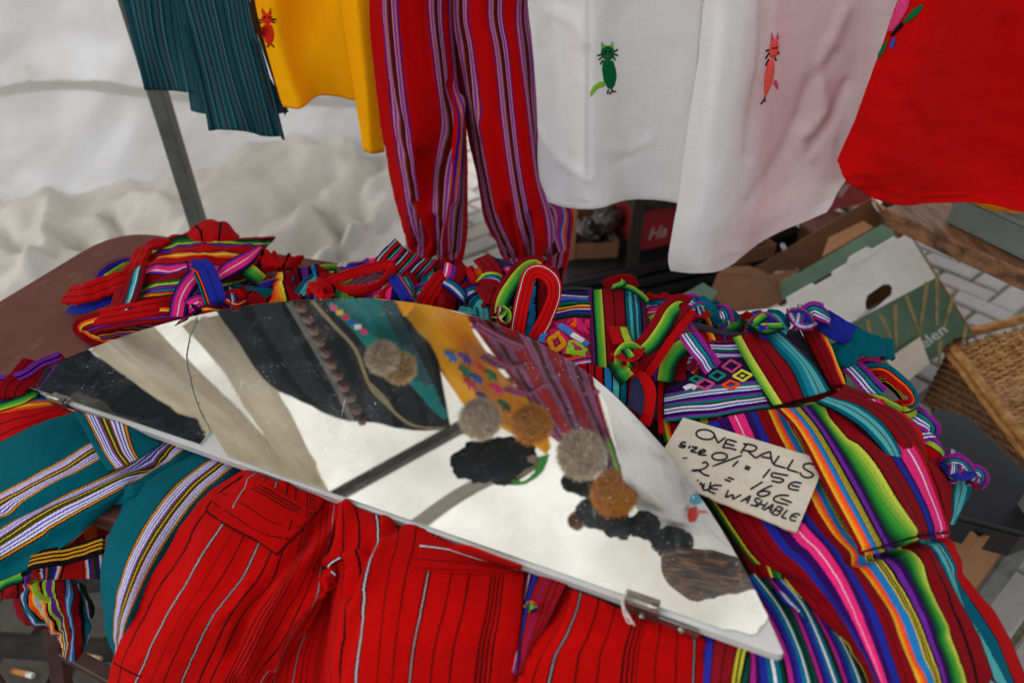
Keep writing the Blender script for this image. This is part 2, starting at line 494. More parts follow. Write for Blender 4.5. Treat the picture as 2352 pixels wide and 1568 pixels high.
o = mesh('brick_paving', Vr, Fr, M_brick, g); o['kind'] = 'stuff'
# older dark stone setts under the left end of the table
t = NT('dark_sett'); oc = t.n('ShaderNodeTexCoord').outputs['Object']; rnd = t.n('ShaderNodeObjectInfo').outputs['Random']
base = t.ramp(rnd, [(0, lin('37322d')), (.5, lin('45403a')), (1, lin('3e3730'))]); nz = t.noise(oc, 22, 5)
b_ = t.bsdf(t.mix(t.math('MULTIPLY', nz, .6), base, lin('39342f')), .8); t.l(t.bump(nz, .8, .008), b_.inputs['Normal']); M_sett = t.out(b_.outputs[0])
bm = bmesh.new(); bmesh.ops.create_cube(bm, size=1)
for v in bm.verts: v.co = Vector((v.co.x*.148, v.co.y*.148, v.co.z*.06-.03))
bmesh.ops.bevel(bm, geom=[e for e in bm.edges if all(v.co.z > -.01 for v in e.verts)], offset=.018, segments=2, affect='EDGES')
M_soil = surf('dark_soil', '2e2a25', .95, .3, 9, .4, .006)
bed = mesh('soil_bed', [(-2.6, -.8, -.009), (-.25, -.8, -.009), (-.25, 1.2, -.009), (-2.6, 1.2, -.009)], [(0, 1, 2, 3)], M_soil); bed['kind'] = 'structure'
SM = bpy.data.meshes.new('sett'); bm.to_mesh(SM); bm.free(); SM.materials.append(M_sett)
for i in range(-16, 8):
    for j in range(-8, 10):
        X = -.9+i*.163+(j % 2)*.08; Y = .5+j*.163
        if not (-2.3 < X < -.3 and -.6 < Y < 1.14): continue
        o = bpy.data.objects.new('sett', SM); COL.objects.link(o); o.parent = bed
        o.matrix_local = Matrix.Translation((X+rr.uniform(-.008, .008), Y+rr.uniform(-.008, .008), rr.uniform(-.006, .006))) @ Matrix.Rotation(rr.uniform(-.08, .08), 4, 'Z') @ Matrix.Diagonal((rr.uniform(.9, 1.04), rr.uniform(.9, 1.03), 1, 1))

# ---- tarpaulin at the back: hangs from the roof line, its foot lies crumpled on the paving
t = NT('tarpaulin_sheet'); uv = t.n('ShaderNodeUVMap', uv_map='Metric').outputs[0]
nz = t.noise(mapping(t, uv, 2.2, 1.6), 1.0, 5, .65); fine = t.noise(mapping(t, uv, 26, 18), 1.0, 4); grime = t.noise(mapping(t, uv, 5, 3.4), 1.0, 6, .7)
col = t.ramp(nz, [(.3, lin('dedddb')), (.65, lin('eeeef0'))])
spots = t.ramp(grime, [(.62, (0, 0, 0, 1)), (.8, (1, 1, 1, 1))])
col = t.mix(t.math('MULTIPLY', spots, .35), col, lin('b6ab95'))
b_ = t.bsdf(col, .55); t.l(t.bump(t.math('ADD', t.math('MULTIPLY', fine, .6), nz), .35, .012), b_.inputs['Normal'])
tr = t.n('ShaderNodeBsdfTranslucent'); t.l(col, tr.inputs[0]); mx = t.n('ShaderNodeMixShader'); mx.inputs[0].default_value = .72
t.l(b_.outputs[0], mx.inputs[1]); t.l(tr.outputs[0], mx.inputs[2]); M_tarp = t.out(mx.outputs[0])
t = NT('tarpaulin_foot'); uv = t.n('ShaderNodeUVMap', uv_map='Metric').outputs[0]
nz = t.noise(mapping(t, uv, 3, 3), 1.0, 5, .65); fine = t.noise(mapping(t, uv, 30, 30), 1.0, 4)
col = t.ramp(nz, [(.3, lin('cdc6ba')), (.62, lin('e4e0d8'))])
b_ = t.bsdf(col, .6); t.l(t.bump(t.math('ADD', t.math('MULTIPLY', fine, .6), nz), .4, .01), b_.inputs['Normal'])
tr = t.n('ShaderNodeBsdfTranslucent'); t.l(col, tr.inputs[0]); mx = t.n('ShaderNodeMixShader'); mx.inputs[0].default_value = .2
t.l(b_.outputs[0], mx.inputs[1]); t.l(tr.outputs[0], mx.inputs[2]); M_tarpf = t.out(mx.outputs[0])
t = NT('tarpaulin_hem'); uv = t.n('ShaderNodeUVMap', uv_map='Metric').outputs[0]
b_ = t.bsdf(lin('d6d3cd'), .6); tr = t.n('ShaderNodeBsdfTranslucent'); tr.inputs[0].default_value = lin('d6d3cd'); mx = t.n('ShaderNodeMixShader'); mx.inputs[0].default_value = .45
t.l(b_.outputs[0], mx.inputs[1]); t.l(tr.outputs[0], mx.inputs[2]); M_hem = t.out(mx.outputs[0])

tp = thing('tarpaulin', 'big off-white tarpaulin hung as the back wall, its foot crumpled on the paving', 'tarpaulin', (-1.6, 2.75, 0))
rows = [[W(-5.2, 2.6, 2.75), W(-3.5, 2.95, 2.75), W(-2.0, 2.95, 2.75), W(-.9, 3.0, 2.75), W(.1, 3.05, 2.75)],
        [W(-5.2, 2.5, 2.0), W(-3.5, 2.8, 2.0), W(-2.0, 2.9, 2.0), W(-.9, 2.95, 2.0), W(.1, 3.0, 2.0)],
        [W(-5.2, 2.3, 1.2), W(-3.5, 2.7, 1.2), W(-2.0, 2.8, 1.2), W(-.9, 2.9, 1.2), W(.1, 2.95, 1.2)],
        [W(-5.2, 2.2, .52), W(-3.5, 2.62, .5), W(-2.0, 2.72, .45), W(-.9, 2.85, .5), W(-.05, 2.9, .55)],
        [W(-5.2, 2.1, .1), W(-3.5, 2.5, .08), W(-2.0, 2.62, .06), W(-.95, 2.72, .2), W(-.25, 2.75, .28)]]
WALL = sheet('wall_sheet', rows, M_tarp, tp, nu=150, nv=110, wr=[(.035, .9, .7, 3), (.012, 3, 2.2, 9, 'r'), (.026, 2.6, 2.6, 4, 'c')], th=.001, cr=0)
rows = [[W(-5.2, 2.2, .2), W(-3.5, 2.58, .2), W(-2.2, 2.68, .17), W(-1.3, 2.72, .15), W(-.9, 2.78, .24), W(-.28, 2.84, .34)],
        [W(-5.2, 2.05, .13), W(-3.5, 2.44, .13), W(-2.2, 2.52, .13), W(-1.3, 2.58, .15), W(-.9, 2.6, .22), W(-.32, 2.66, .27)],
        [W(-5.2, 1.9, .09), W(-3.5, 2.25, .09), W(-2.2, 2.32, .1), W(-1.3, 2.36, .12), W(-.9, 2.36, .16), W(-.36, 2.42, .18)],
        [W(-5.2, 1.7, .1), W(-3.5, 2.05, .1), W(-2.2, 2.12, .1), W(-1.3, 2.16, .1), W(-.9, 2.18, .12), W(-.4, 2.3, .08)],
        [W(-5.2, 1.5, .03), W(-3.5, 1.8, .03), W(-2.2, 1.92, .03), W(-1.3, 1.98, .03), W(-.9, 2.02, .04), W(-.5, 2.2, .03)]]
sheet('crumpled_foot', rows, M_tarpf, tp, nu=220, nv=100, wr=[(.12, 1.6, 1.8, 21, 'c'), (.085, 3.4, 3.2, 8, 'c'), (.02, 9, 8, 12, 'c'), (.02, 2.2, 2, 5)], th=.001, cr=0, creases=[([(250, 490), (285, 560), (290, 640)], -.07, 16), ([(120, 470), (112, 560), (100, 640)], .07, 26), ([(330, 480), (400, 520), (430, 600)], .06, 26), ([(455, 560), (560, 450), (680, 370), (780, 330)], .08, 30), ([(540, 560), (640, 470), (760, 390)], -.07, 18), ([(610, 590), (720, 480), (860, 430)], .07, 24), ([(720, 460), (775, 510), (780, 590)], -.08, 14), ([(880, 500), (800, 540), (740, 600)], .06, 20), ([(860, 350), (820, 430), (840, 520)], -.05, 16), ([(0, 520), (60, 560), (130, 600)], -.05, 16), ([(170, 560), (230, 590), (330, 610)], -.05, 14)])
ribbon('hem_band', [(-60, 214), (30, 203), (110, 194), (200, 195), (335, 212), (450, 222), (600, 226), (760, 232), (900, 240)], .05, M_hem, tp, f=on(WALL, .008), th=.003, n=90, wr=.003)

# ---- roof of the stall
rf = thing('canopy', 'white translucent tarpaulin roof of the market stall seen only in the mirror', 'canopy', (0, 1.7, 2.7))
t = NT('canopy_sheet'); uv = t.n('ShaderNodeUVMap', uv_map='Metric').outputs[0]
nz = t.noise(mapping(t, uv, 1.4, 1.4), 1.0, 5, .6)
col = t.ramp(nz, [(.3, lin('cfccc6')), (.65, lin('efeeea'))])
b_ = t.bsdf(col, .7); tr = t.n('ShaderNodeBsdfTranslucent'); t.l(col, tr.inputs[0]); mx = t.n('ShaderNodeMixShader'); mx.inputs[0].default_value = .66
t.l(b_.outputs[0], mx.inputs[1]); t.l(tr.outputs[0], mx.inputs[2]); M_roof = t.out(mx.outputs[0])
rows = [[W(-5.4, 3.1, 2.62), W(-2, 3.1, 2.62), W(0, 3.1, 2.62), W(.85, 3.1, 2.62)], [W(-5.4, 1.9, 2.74), W(-2, 1.9, 2.72), W(0, 1.9, 2.74), W(.85, 1.9, 2.72)], [W(-5.4, .0, 2.92), W(-2, .0, 2.92), W(0, .0, 2.92), W(.85, .0, 2.92)]]
sheet('roof_sheet', rows, M_roof, rf, nu=90, nv=40, wr=[(.02, .8, .8, 2), (.005, 4, 3, 6)], th=.001, cr=0)
a_ = pm(950, 1190, 2.0); b2 = pm(1125, 1085, 2.3)
def at_z(x, y, z):
    p = pmir(x, y); d = ray(x, y); r = d-2*np.dot(d, MN)*MN; return p+r*((z-p[2])/r[2])
sheet('seam_band', [[at_z(935, 1200, 2.66), at_z(1050, 1120, 2.66), at_z(1180, 1060, 2.66)], [at_z(962, 1222, 2.66), at_z(1076, 1142, 2.66), at_z(1200, 1080, 2.66)]], M_hem, rf, nu=20, nv=4, th=.001)

# ---- steel frame of the stall
M_steel = surf('painted_steel', '5d5f58', .5, .2, 14, .1, .001, spec=.5)
M_steeld = surf('dark_steel', '35342f', .45, .2, 14, .1, .001, spec=.5)
pole = thing('stall_pole', 'grey-green square steel pole standing behind the striped teal trousers', 'pole', (-.749, 1.47, 0))
bar('post', (-.749, 1.47, .006), (-.749, 1.47, 1.86), .034, M_steel, pole, bev=.004, up=(0, 1, 0))
prism('foot_plate', [(-.81, 1.41, .006), (-.69, 1.41, .006), (-.69, 1.53, .006), (-.81, 1.53, .006)], (0, 0, -.005), M_steel, pole)
bm_ = thing('roof_beam', 'dark steel roof beam crossing the bright canopy in the mirror', 'beam', (-.4, 1.6, 2.4))
bar('beam', (-2.4, .845, 2.40), (1.9, 2.62, 2.40), .042, M_steeld, bm_, h=.04, bev=.004)
rail = thing('clothes_rail', 'thin grey metal rail that the garments hang from', 'rail', (0, 1.2, 2.02))
bar('tube', (-.38, 1.46, 2.0), (1.9, 1.40, 2.0), .022, M_steel, rail, bev=.008)

# ================================================================== THINGS BEHIND THE TABLE
M_card = surf('brown_cardboard', '9a6f4c', .85, .12, 9, .1, .001)
M_cardd = surf('dark_cardboard', '7a5236', .85, .15, 9, .1, .001)
M_redbox = surf('red_printed_cardboard', '8f1a1c', .6, .15, 6, .05, .001)
M_black = surf('black_plastic', '17171a', .45, .2, 20, .1, .001, spec=.5)
M_iron = surf('dark_iron', '23211e', .5, .25, 20, .2, .001)
M_white = surf('white_metal', 'b9bcc0', .4, .05, 10, .05, .001)
def text(name, s, f_origin, ex, ey, nrm, size, mat, parent, shear=0, off=0):
    cu = bpy.data.curves.new(name, 'FONT'); cu.body = s; cu.size = 1.0; cu.offset = off; cu.shear = shear; cu.extrude = 0
    to = bpy.data.objects.new('tmp_text', cu); COL.objects.link(to)
    bpy.context.view_layer.update()
    me = bpy.data.meshes.new_from_object(to.evaluated_get(bpy.context.evaluated_depsgraph_get()))
    bpy.data.objects.remove(to); bpy.data.curves.remove(cu)
    ex = np.array(ex)/np.linalg.norm(ex); ey = np.array(ey); ey = ey-(ey@ex)*ex; ey /= np.linalg.norm(ey); nrm = np.array(nrm)
    for v in me.vertices:
        v.co = Vector(np.array(f_origin)+ex*v.co.x*size+ey*v.co.y*size+nrm*.0032)
    me.materials.clear(); me.materials.append(mat)
    o = bpy.data.objects.new(name, me); return link(o, parent)
M_print = surf('faded_white_print', 'b08a84', .7, .1, 30, 0)
# iron rack on the paving
rk = thing('storage_rack', 'dark iron storage rack holding boxes behind the white tunics', 'rack', (.75, 2.05, 0))
def rpt(x, y, Y): return py(x, y, Y)
pl = rpt(1447, 640, 1.95)
Xl = pl[0]
Xr = rpt(2022, 520, 2.35)[0]
fl = W(Xl, 1.95, 0); fr_ = W(Xr, 2.35, 0)
bk = W(-.14, .42, 0)
for p in (fl, fr_, fl+bk, fr_+bk):
    bar('post', p+W(0, 0, .004), p+W(0, 0, .62), .036, M_iron, rk, up=(0, 1, 0))
for z in (.405, .60, .12):
    for a, b in ((fl, fr_), (fl+bk, fr_+bk), (fl, fl+bk), (fr_, fr_+bk)):
        e = (b-a)/np.linalg.norm(b-a)*.019
        bar('rail', a+e+W(0, 0, z), b-e+W(0, 0, z), .026, M_iron, rk)
ez = W(0, 0, 1)
ed = (fr_-fl)/np.linalg.norm(fr_-fl); en = np.array([ed[1], -ed[0], 0])
def crate_open(root, o0, ex, ey, L, D_, H, mat, wall=.006, floor=True, mats=None):
    """open tray from four wall boards and a floor"""
    q = [o0, o0+ex*L, o0+ex*L+ey*D_, o0+ey*D_]
    for i, nm in enumerate(('front_panel', 'side_panel', 'back_panel', 'side_panel')):
        a, b = q[i], q[(i+1) % 4]; inn = np.cross(ez, (b-a)/np.linalg.norm(b-a))
        tr_ = (b-a)/np.linalg.norm(b-a)*(wall if i % 2 else 0)
        prism(nm, [a+tr_, b-tr_, b-tr_+ez*H, a+tr_+ez*H], inn*wall, (mats or {}).get(i, mat), root)
    if floor:
        i1 = ex*wall*1.1; i2 = ey*wall*1.1
        prism('floor_panel', [q[0]+i1+i2, q[1]-i1+i2, q[2]-i1-i2, q[3]+i1-i2], ez*wall, mat, root)
rb_root = thing('red_box', 'long dark red printed cardboard box on the iron rack behind the hanging tunics', 'box', fl+ed*.03+W(0, 0, .2))
o0 = fl+ed*.035-en*.03+W(0, 0, .225)
crate_open(rb_root, o0, ed, -en, np.linalg.norm(fr_-fl)-.07, .3, .135, M_redbox, .005)
tp0 = fl+ed*.065-en*.03+W(0, 0, .262)
text('lettering', 'Ha', tp0, ed, ez, en, .062, M_print, rb_root, shear=.25, off=.03)
text('lettering', 'ff', fl+ed*(np.linalg.norm(fr_-fl)-.24)-en*.03+W(0, 0, .28), ed, ez, en, .06, M_print, rb_root, shear=.25, off=.03)
# brown boxes on the upper rail, seen between the tunics
cb = thing('cardboard_box', 'brown cardboard box on the upper shelf of the iron rack', 'box', fl+ed*.05+W(0, 0, .42))
crate_open(cb, fl+ed*.05-en*.05+W(0, 0, .42), ed, -en, .34, .28, .16, M_card, .005)
bar('tape_strip', fl+ed*.155-en*.048+W(0, 0, .425), fl+ed*.155-en*.048+W(0, 0, .578), .014, M_cardd, cb, h=.004, up=tuple(en), bev=0)
cb2 = thing('red_lid_box', 'beige carton with a dark red lower band on the right end of the rack', 'box', fr_-ed*.45+W(0, 0, .42))
crate_open(cb2, fr_-ed*.46-en*.05+W(0, 0, .42), ed, -en, .42, .28, .07, M_redbox, .005)
prism('lid', [fr_-ed*.46-en*.055+W(0, 0, .49), fr_-ed*.04-en*.055+W(0, 0, .49), fr_-ed*.04-en*.325+W(0, 0, .49), fr_-ed*.46-en*.325+W(0, 0, .49)], ez*.1, M_card, cb2)
# tray of plastic bags left of the rack
tray = thing('cardboard_tray', 'shallow brown cardboard tray with clear plastic bags, left of the rack post', 'tray', py(1370, 590, 2.0))
p0 = py(1306, 596, 1.98); p0 = W(p0[0], 1.98, p0[2])
crate_open(tray, p0, W(.995, .08, 0), W(-.08, .995, 0), .165, .26, .055, M_cardd, .005)
bar('corner_flap', p0+W(.004, -.004, .0), p0+W(.004, -.004, .2), .008, M_card, tray, h=.03)
t = NT('clear_bag'); oc = t.n('ShaderNodeTexCoord').outputs['Object']; nz = t.noise(oc, 34, 4)
b_ = t.bsdf(t.ramp(nz, [(.4, lin('2a1f1f')), (.7, lin('5c4a48'))]), .12); b_.inputs['Coat Weight'].default_value = .8; t.l(t.bump(nz, 1, .02), b_.inputs['Normal']); M_bag = t.out(b_.outputs[0])
def lump(name, c, rx, ry, rz, mat, parent, amp=.25, fr=3, seed=0, seg=40):
    th_ = np.linspace(0, np.pi, seg//2); ph = np.linspace(0, 2*np.pi, seg, endpoint=False)
    T_, Pp = np.meshgrid(th_, ph, indexing='ij')
    n = np.stack([np.sin(T_)*np.cos(Pp), np.sin(T_)*np.sin(Pp), np.cos(T_)], -1)
    d = 1+amp*(fbm(n[..., 0]*fr+7, n[..., 1]*fr+n[..., 2]*fr*1.7, seed, 4))
    Q = (np.array(c)+n*d[..., None]*np.array([rx, ry, rz])).reshape(-1, 3)
    Fc = []; R_ = seg//2
    for i in range(R_-1):
        for j in range(seg):
            Fc.append([i*seg+j, (i+1)*seg+j, (i+1)*seg+(j+1) % seg, i*seg+(j+1) % seg])
    return mesh(name, Q, Fc, mat, parent, True)
for k, (x, y, r) in enumerate(((1345, 540, .055), (1392, 500, .05), (1405, 560, .045))):
    bag = lump('plastic_bag', py(x, y, 2.09), r, r*.8, r*1.1, M_bag, None, .35, 4, 30+k)
    tag(bag, ('dark plastic bag at the left of the brown tray', 'crinkled shiny plastic bag at the top of the brown tray', 'plastic bag against the rack post in the brown tray')[k], 'plastic bag', 'plastic bags in the tray')
# black crate under it all
bc = thing('plastic_crate', 'black slatted plastic crate on the paving under the red box', 'crate', py(1480, 660, 1.8))
q0 = fl-en*(-.12)+W(-.33, -.02, .004)
for k in range(4):
    z = .01+k*.05
    bar('slat', q0+W(0, 0, z+.02), q0+ed*1.02+W(0, 0, z+.02), .016, M_black, bc, h=.032, up=(0, 0, 1))
    bar('slat', q0-en*.3+W(0, 0, z+.02), q0-en*.3+ed*1.02+W(0, 0, z+.02), .016, M_black, bc, h=.032)
prism('gap_shade_block', [q0-en*.02+W(0, 0, .012), q0+ed*1.01-en*.02+W(0, 0, .012), q0+ed*1.01-en*.02+W(0, 0, .19), q0-en*.02+W(0, 0, .19)], -en*.26, M_black, bc)  # added black block, keeps the gaps between the slats dark like shade
for a in (q0, q0+ed*.34, q0+ed*.68, q0+ed*1.02, q0-en*.3, q0-en*.3+ed*1.02):
    bar('corner_post', a-en*.02, a-en*.02+W(0, 0, .2), .022, M_black, bc, up=(0, 1, 0))
prism('floor_panel', [q0-en*.03+W(0, 0, .006), q0+ed*1.0-en*.03+W(0, 0, .006), q0+ed*1.0-en*.28+W(0, 0, .006), q0-en*.28+W(0, 0, .006)], ez*.006, M_black, bc)
# bucket, bracket, brown tray on the right of the tunic
M_terra = surf('terracotta', '7b4a3a', .7, .2, 10, .1, .002)
pot = thing('round_tub', 'round reddish brown tub standing behind the green and white fruit box', 'tub', py(1895, 600, 2.05))
pc = py(1890, 580, 2.1)
def lathe(name, c, prof, mat, parent, seg=40):
    V = []; Fc = []
    for r_, z in prof:
        for k in range(seg):
            a = 2*math.pi*k/seg; V.append((c[0]+r_*math.cos(a), c[1]+r_*math.sin(a), c[2]+z))
    for i in range(len(prof)-1):
        for k in range(seg):
            Fc.append([i*seg+k, i*seg+(k+1) % seg, (i+1)*seg+(k+1) % seg, (i+1)*seg+k])
    Fc.append(list(range(seg))[::-1])
    return mesh(name, V, Fc, mat, parent, True)
lathe('body', (pc[0], pc[1], .02), [(.075, 0), (.085, .02), (.1, .24), (.1, .245), (.094, .245), (.08, .03)], M_terra, pot)
lathe('rim', (pc[0], pc[1], .255), [(.104, 0), (.107, .004), (.107, .018), (.101, .02), (.096, .012)], M_terra, pot)
bt = thing('brown_tray', 'low brown cardboard tray right below the white tunic hem', 'tray', py(1740, 600, 1.95))
p0 = py(1660, 618, 1.9)
crate_open(bt, p0, ed, -en, .2, .2, .05, M_cardd, .005)
br = thing('white_bracket', 'small white metal angle bracket in front of the round tub', 'bracket', py(1810, 610, 1.86))
bar('arm', py(1795, 560, 1.88), py(1832, 622, 1.84), .011, M_white, br); bar('arm', py(1829, 626, 1.84), py(1780, 628, 1.84), .011, M_white, br)

# ---- green and white fruit box, tipped on its side
A_, B_, C_ = py(*r6(900, 585)[:2], 1.54), py(*r6(1690, 140)[:2], 1.53), py(*r6(2075, 765)[:2], 1.43)
exb = (A_-B_)/np.linalg.norm(A_-B_); n0 = np.cross(A_-B_, C_-B_); n0 /= np.linalg.norm(n0)
if n0@(CAMP-B_) < 0: n0 = -n0
eyb = np.cross(n0, exb);
if eyb@(C_-B_) < 0: eyb = -eyb
def onface(x, y, lift=0.0):
    q = r6(x, y); d = ray(q[0], q[1]); return CAMP+d*(((B_+n0*lift-CAMP)@n0)/(d@n0))
fb = thing('fruit_box', 'green and white cardboard fruit box tipped on its side with an oval hand hole', 'box', C_-W(0, 0, .1))
M_bw = surf('white_box_print', 'e8e6e0', .55, .06, 12, .05, .001)
M_bg = surf('green_box_print', '587560', .6, .15, 10, .05, .001)
M_bo = surf('box_edge', 'b8814e', .8, .1, 12, .05, .001)
M_tan = surf('tan_box_print', '9c8a58', .6, .2, 40, 0)
dep = -n0*.34
A0 = B_+exb*.54; D0 = A0+eyb*.355
# front panel with the real hole: two halves meeting along the hole
hole = [onface(*p) for p in [(1440, 560), (1452, 520), (1540, 458), (1575, 455), (1597, 478), (1592, 520), (1500, 598), (1465, 612), (1442, 595)]]
G0, G1 = onface(1900, 358), onface(1160, 850)
G0 = B_+eyb*((G0-B_)@eyb); g1 = (G1-B_); G1 = A0+eyb*(.155)
G0 = B_+eyb*.152
hc = sum(hole)/len(hole)
def panel(name, outer, inner, mat):
    bm = bmesh.new()
    def loop(pts):
        vs = [bm.verts.new(p) for p in pts]; return [bm.edges.new((vs[i], vs[(i+1) % len(vs)])) for i in range(len(vs))]
    es = loop(outer)+(loop(inner) if inner else [])
    bmesh.ops.triangle_fill(bm, use_beauty=True, use_dissolve=False, edges=es, normal=Vector(n0))
    bmesh.ops.recalc_face_normals(bm, faces=bm.faces)
    if sum((f.normal for f in bm.faces), Vector()).dot(Vector(n0)) < 0:
        bmesh.ops.reverse_faces(bm, faces=bm.faces)
    me = bpy.data.meshes.new(name); bm.to_mesh(me); bm.free(); me.materials.append(mat)
    o = bpy.data.objects.new(name, me); link(o, fb); s_ = o.modifiers.new('solid', 'SOLIDIFY'); s_.thickness = .006; s_.offset = -1
    return o
notch = [B_, B_+exb*.012, B_+exb*.018+eyb*.012, B_+exb*.03+eyb*.012, B_+exb*.036, B_+exb*.2, B_+exb*.206+eyb*.01, B_+exb*.25+eyb*.01, B_+exb*.256, B_+exb*.33, B_+exb*.335+eyb*.016, B_+exb*.352+eyb*.016, B_+exb*.357]
panel('white_panel', notch+[A0, G1, G0], hole, M_bw)
panel('green_panel', [G0, G1, D0, C_+exb*.10, C_+exb*.06-eyb*.025, C_+exb*.035-eyb*.028, C_], None, M_bg)
prism('side_panel', [B_-exb*.001, C_-exb*.001, C_-exb*.001+dep, B_-exb*.001+dep], exb*.006, M_bo, fb)
prism('base_panel', [C_+exb*.008+n0*-.008, D0+n0*-.008, D0+dep, C_+exb*.008+dep], -eyb*.006, M_cardd, fb)
prism('back_panel', [B_+dep+exb*.008, A0+dep, D0+dep-eyb*.01, C_+dep+exb*.008-eyb*.01], n0*.006, M_cardd, fb)
prism('side_panel', [A0-n0*.01, D0-n0*.01, D0+dep*.97, A0+dep*.97], -exb*.006, M_cardd, fb)
# folded green edge strip and the open brown flaps behind
fl_up = -n0*.05-eyb*.028
prism('top_flap', [B_+exb*.03-n0*.007, A0-n0*.007, A0+fl_up*.9, B_+exb*.03+fl_up], eyb*.003, M_bg, fb)
prism('top_flap', [B_+exb*.06+fl_up*1.1, B_+exb*.2+fl_up*1.1, B_+exb*.16+fl_up*1.9, B_+exb*.07+fl_up*1.7], eyb*.003, M_card, fb)
prism('top_flap', [B_+exb*.27+fl_up*1.2, A0+exb*.03+fl_up*1.2, A0-exb*.02+fl_up*1.8, B_+exb*.36+fl_up*2.0], eyb*.003, M_cardd, fb)
prism('tab', [onface(1330, 345, .002), onface(1345, 300, .002), onface(1450, 240, .002), onface(1500, 262, .002), onface(1400, 330, .002)], n0*.005, M_bw, fb)
for pts in ([(1405, 690), (1440, 760)], [(1455, 660), (1475, 790)], [(1530, 630), (1605, 800)], [(1610, 575), (1620, 810)], [(1675, 520), (1760, 760)], [(1795, 440), (1755, 720)], [(1855, 400), (1850, 690)], [(1950, 505), (1870, 780)], [(1870, 780), (1860, 940)], [(2020, 690), (2000, 800)]):
    a, b = pts; dx = 13
    prism('printed_stalk', [onface(a[0]-dx, a[1], .0012), onface(a[0]+dx, a[1], .0012), onface(b[0]+dx*.5, b[1], .0012), onface(b[0]-dx*.5, b[1], .0012)], n0*.0006, M_tan, fb)
M_bwt = surf('white_letters', 'c9d0c6', .6, .03, 30, 0)
text('lettering', 'elen', onface(1776, 823), onface(1891, 739)-onface(1776, 823), -eyb, n0, .044, M_bwt, fb, off=.006)
M_grey_ink = surf('grey_ink', '77776f', .6, .05, 30, 0)
text('lettering', 'Hort. Holland', onface(1325, 722), onface(1430, 640)-onface(1325, 722), -eyb, n0, .018, M_grey_ink, fb)
# the smaller brown carton flaps left of it
M_bgl = M_bg
fc = thing('open_carton', 'open brown carton with a curled flap beside the knotted straps', 'box', py(1640, 720, 1.4))
a0 = [py(*r6(540, 520)[:2], 1.50), py(*r6(590, 400)[:2], 1.56), py(*r6(740, 388)[:2], 1.58), py(*r6(830, 420)[:2], 1.58), py(*r6(980, 545)[:2], 1.55), py(*r6(800, 640)[:2], 1.47), py(*r6(600, 650)[:2], 1.44)]
prism('flap', a0, W(0.02, .03, .004), M_cardd, fc)
prism('flap', [py(*r6(370, 540)[:2], 1.42), py(*r6(500, 465)[:2], 1.47), py(*r6(585, 515)[:2], 1.47), py(*r6(530, 575)[:2], 1.42)], W(.005, .01, .003), M_bg, fc)
prism('flap', [py(*r6(880, 450)[:2], 1.62), py(*r6(1190, 375)[:2], 1.72), py(*r6(1190, 400)[:2], 1.66), py(*r6(985, 560)[:2], 1.56)], W(.0, .01, .003), M_card, fc)
prism('side_panel', [py(*r6(640, 640)[:2], 1.40), py(*r6(1000, 600)[:2], 1.44), py(*r6(1010, 720)[:2], 1.40), py(*r6(650, 760)[:2], 1.36)], W(.0, .01, .003), M_bw, fc)
# price card stuck on the fruit box
M_cream = surf('cream_card', 'd8ceb8', .75, .06, 18, .05, .0008)
pcx = prism('price_card', [onface(1560, 890, .012), onface(1755, 755, .012), onface(1810, 905, .012), onface(1660, 1030, .012)], n0*.0015, M_cream)
tag(pcx, 'small blank cream card propped on the green side of the fruit box', 'card')

# ---- second table on the right: plank with a grey box
M_wood = surf('worn_wood', '966a48', .6, .3, 7, .3, .002, c2='4a2f1e', tscale=(9, 1.2, 6))
M_woode = surf('wood_edge', '6b462c', .65, .3, 7, .3, .002, c2='3c2617', tscale=(9, 1.2, 6))
a, b = gz(2030, 478, .75), gz(2352, 622, .75)
dr = (b-a)/np.linalg.norm(b-a); pr = np.array([-dr[1], dr[0], 0]);
if pr[0] < 0: pr = -pr
t2 = thing('side_table', 'brown wooden plank table at the right edge behind the wicker basket', 'table', (a[0]+.4, a[1], 0))
af = a-dr*.0
for k in range(4):
    s0 = af+pr*(.145*k+.001*k)
    prism('plank', [s0, s0+dr*1.5, s0+dr*1.5+pr*.142, s0+pr*.142], W(0, 0, -.034), M_wood if k % 2 == 0 else M_woode, t2, .003)
for q in (af+pr*.32+dr*.12, af+pr*.52+dr*1.4, af+pr*.52+dr*.12):
    bar('leg', q+W(0, 0, .006), q+W(0, 0, .715), .05, M_woode, t2, up=(0, 1, 0))
M_gbox = surf('grey_plastic', '6f7772', .45, .06, 16, .03, .001)
gb = thing('grey_case', 'grey plastic case lying on the plank table below the red tunic', 'case', a+pr*.12+dr*.1)
c0 = gz(*r3(1895, 1275)[:2], .752); c1 = gz(*r3(2351, 1500)[:2], .752); dg = (c1-c0)/np.linalg.norm(c1-c0); pg = np.array([-dg[1], dg[0], 0]); pg = pg if pg[0] > 0 else -pg
prism('body', [c0, c0+dg*.5, c0+dg*.5+pg*.34, c0+pg*.34], ez*.052, M_gbox, gb, .004)
prism('lid', [c0-dg*.002-pg*.002+ez*.053, c0+dg*.502-pg*.002+ez*.053, c0+dg*.502+pg*.342+ez*.053, c0-dg*.002+pg*.342+ez*.053], ez*.01, surf('grey_lid', '7d857f', .45, .06, 16, .03, .001), gb, .003)
ob = lump('orange_cloth', gz(2245, 462, .84)+pg*.05, .05, .05, .016, plain_cloth('orange_cloth', 'e0881c'), None, .2, 2, 5)
tag(ob, 'folded orange cloth lying on top of the grey case', 'cloth')

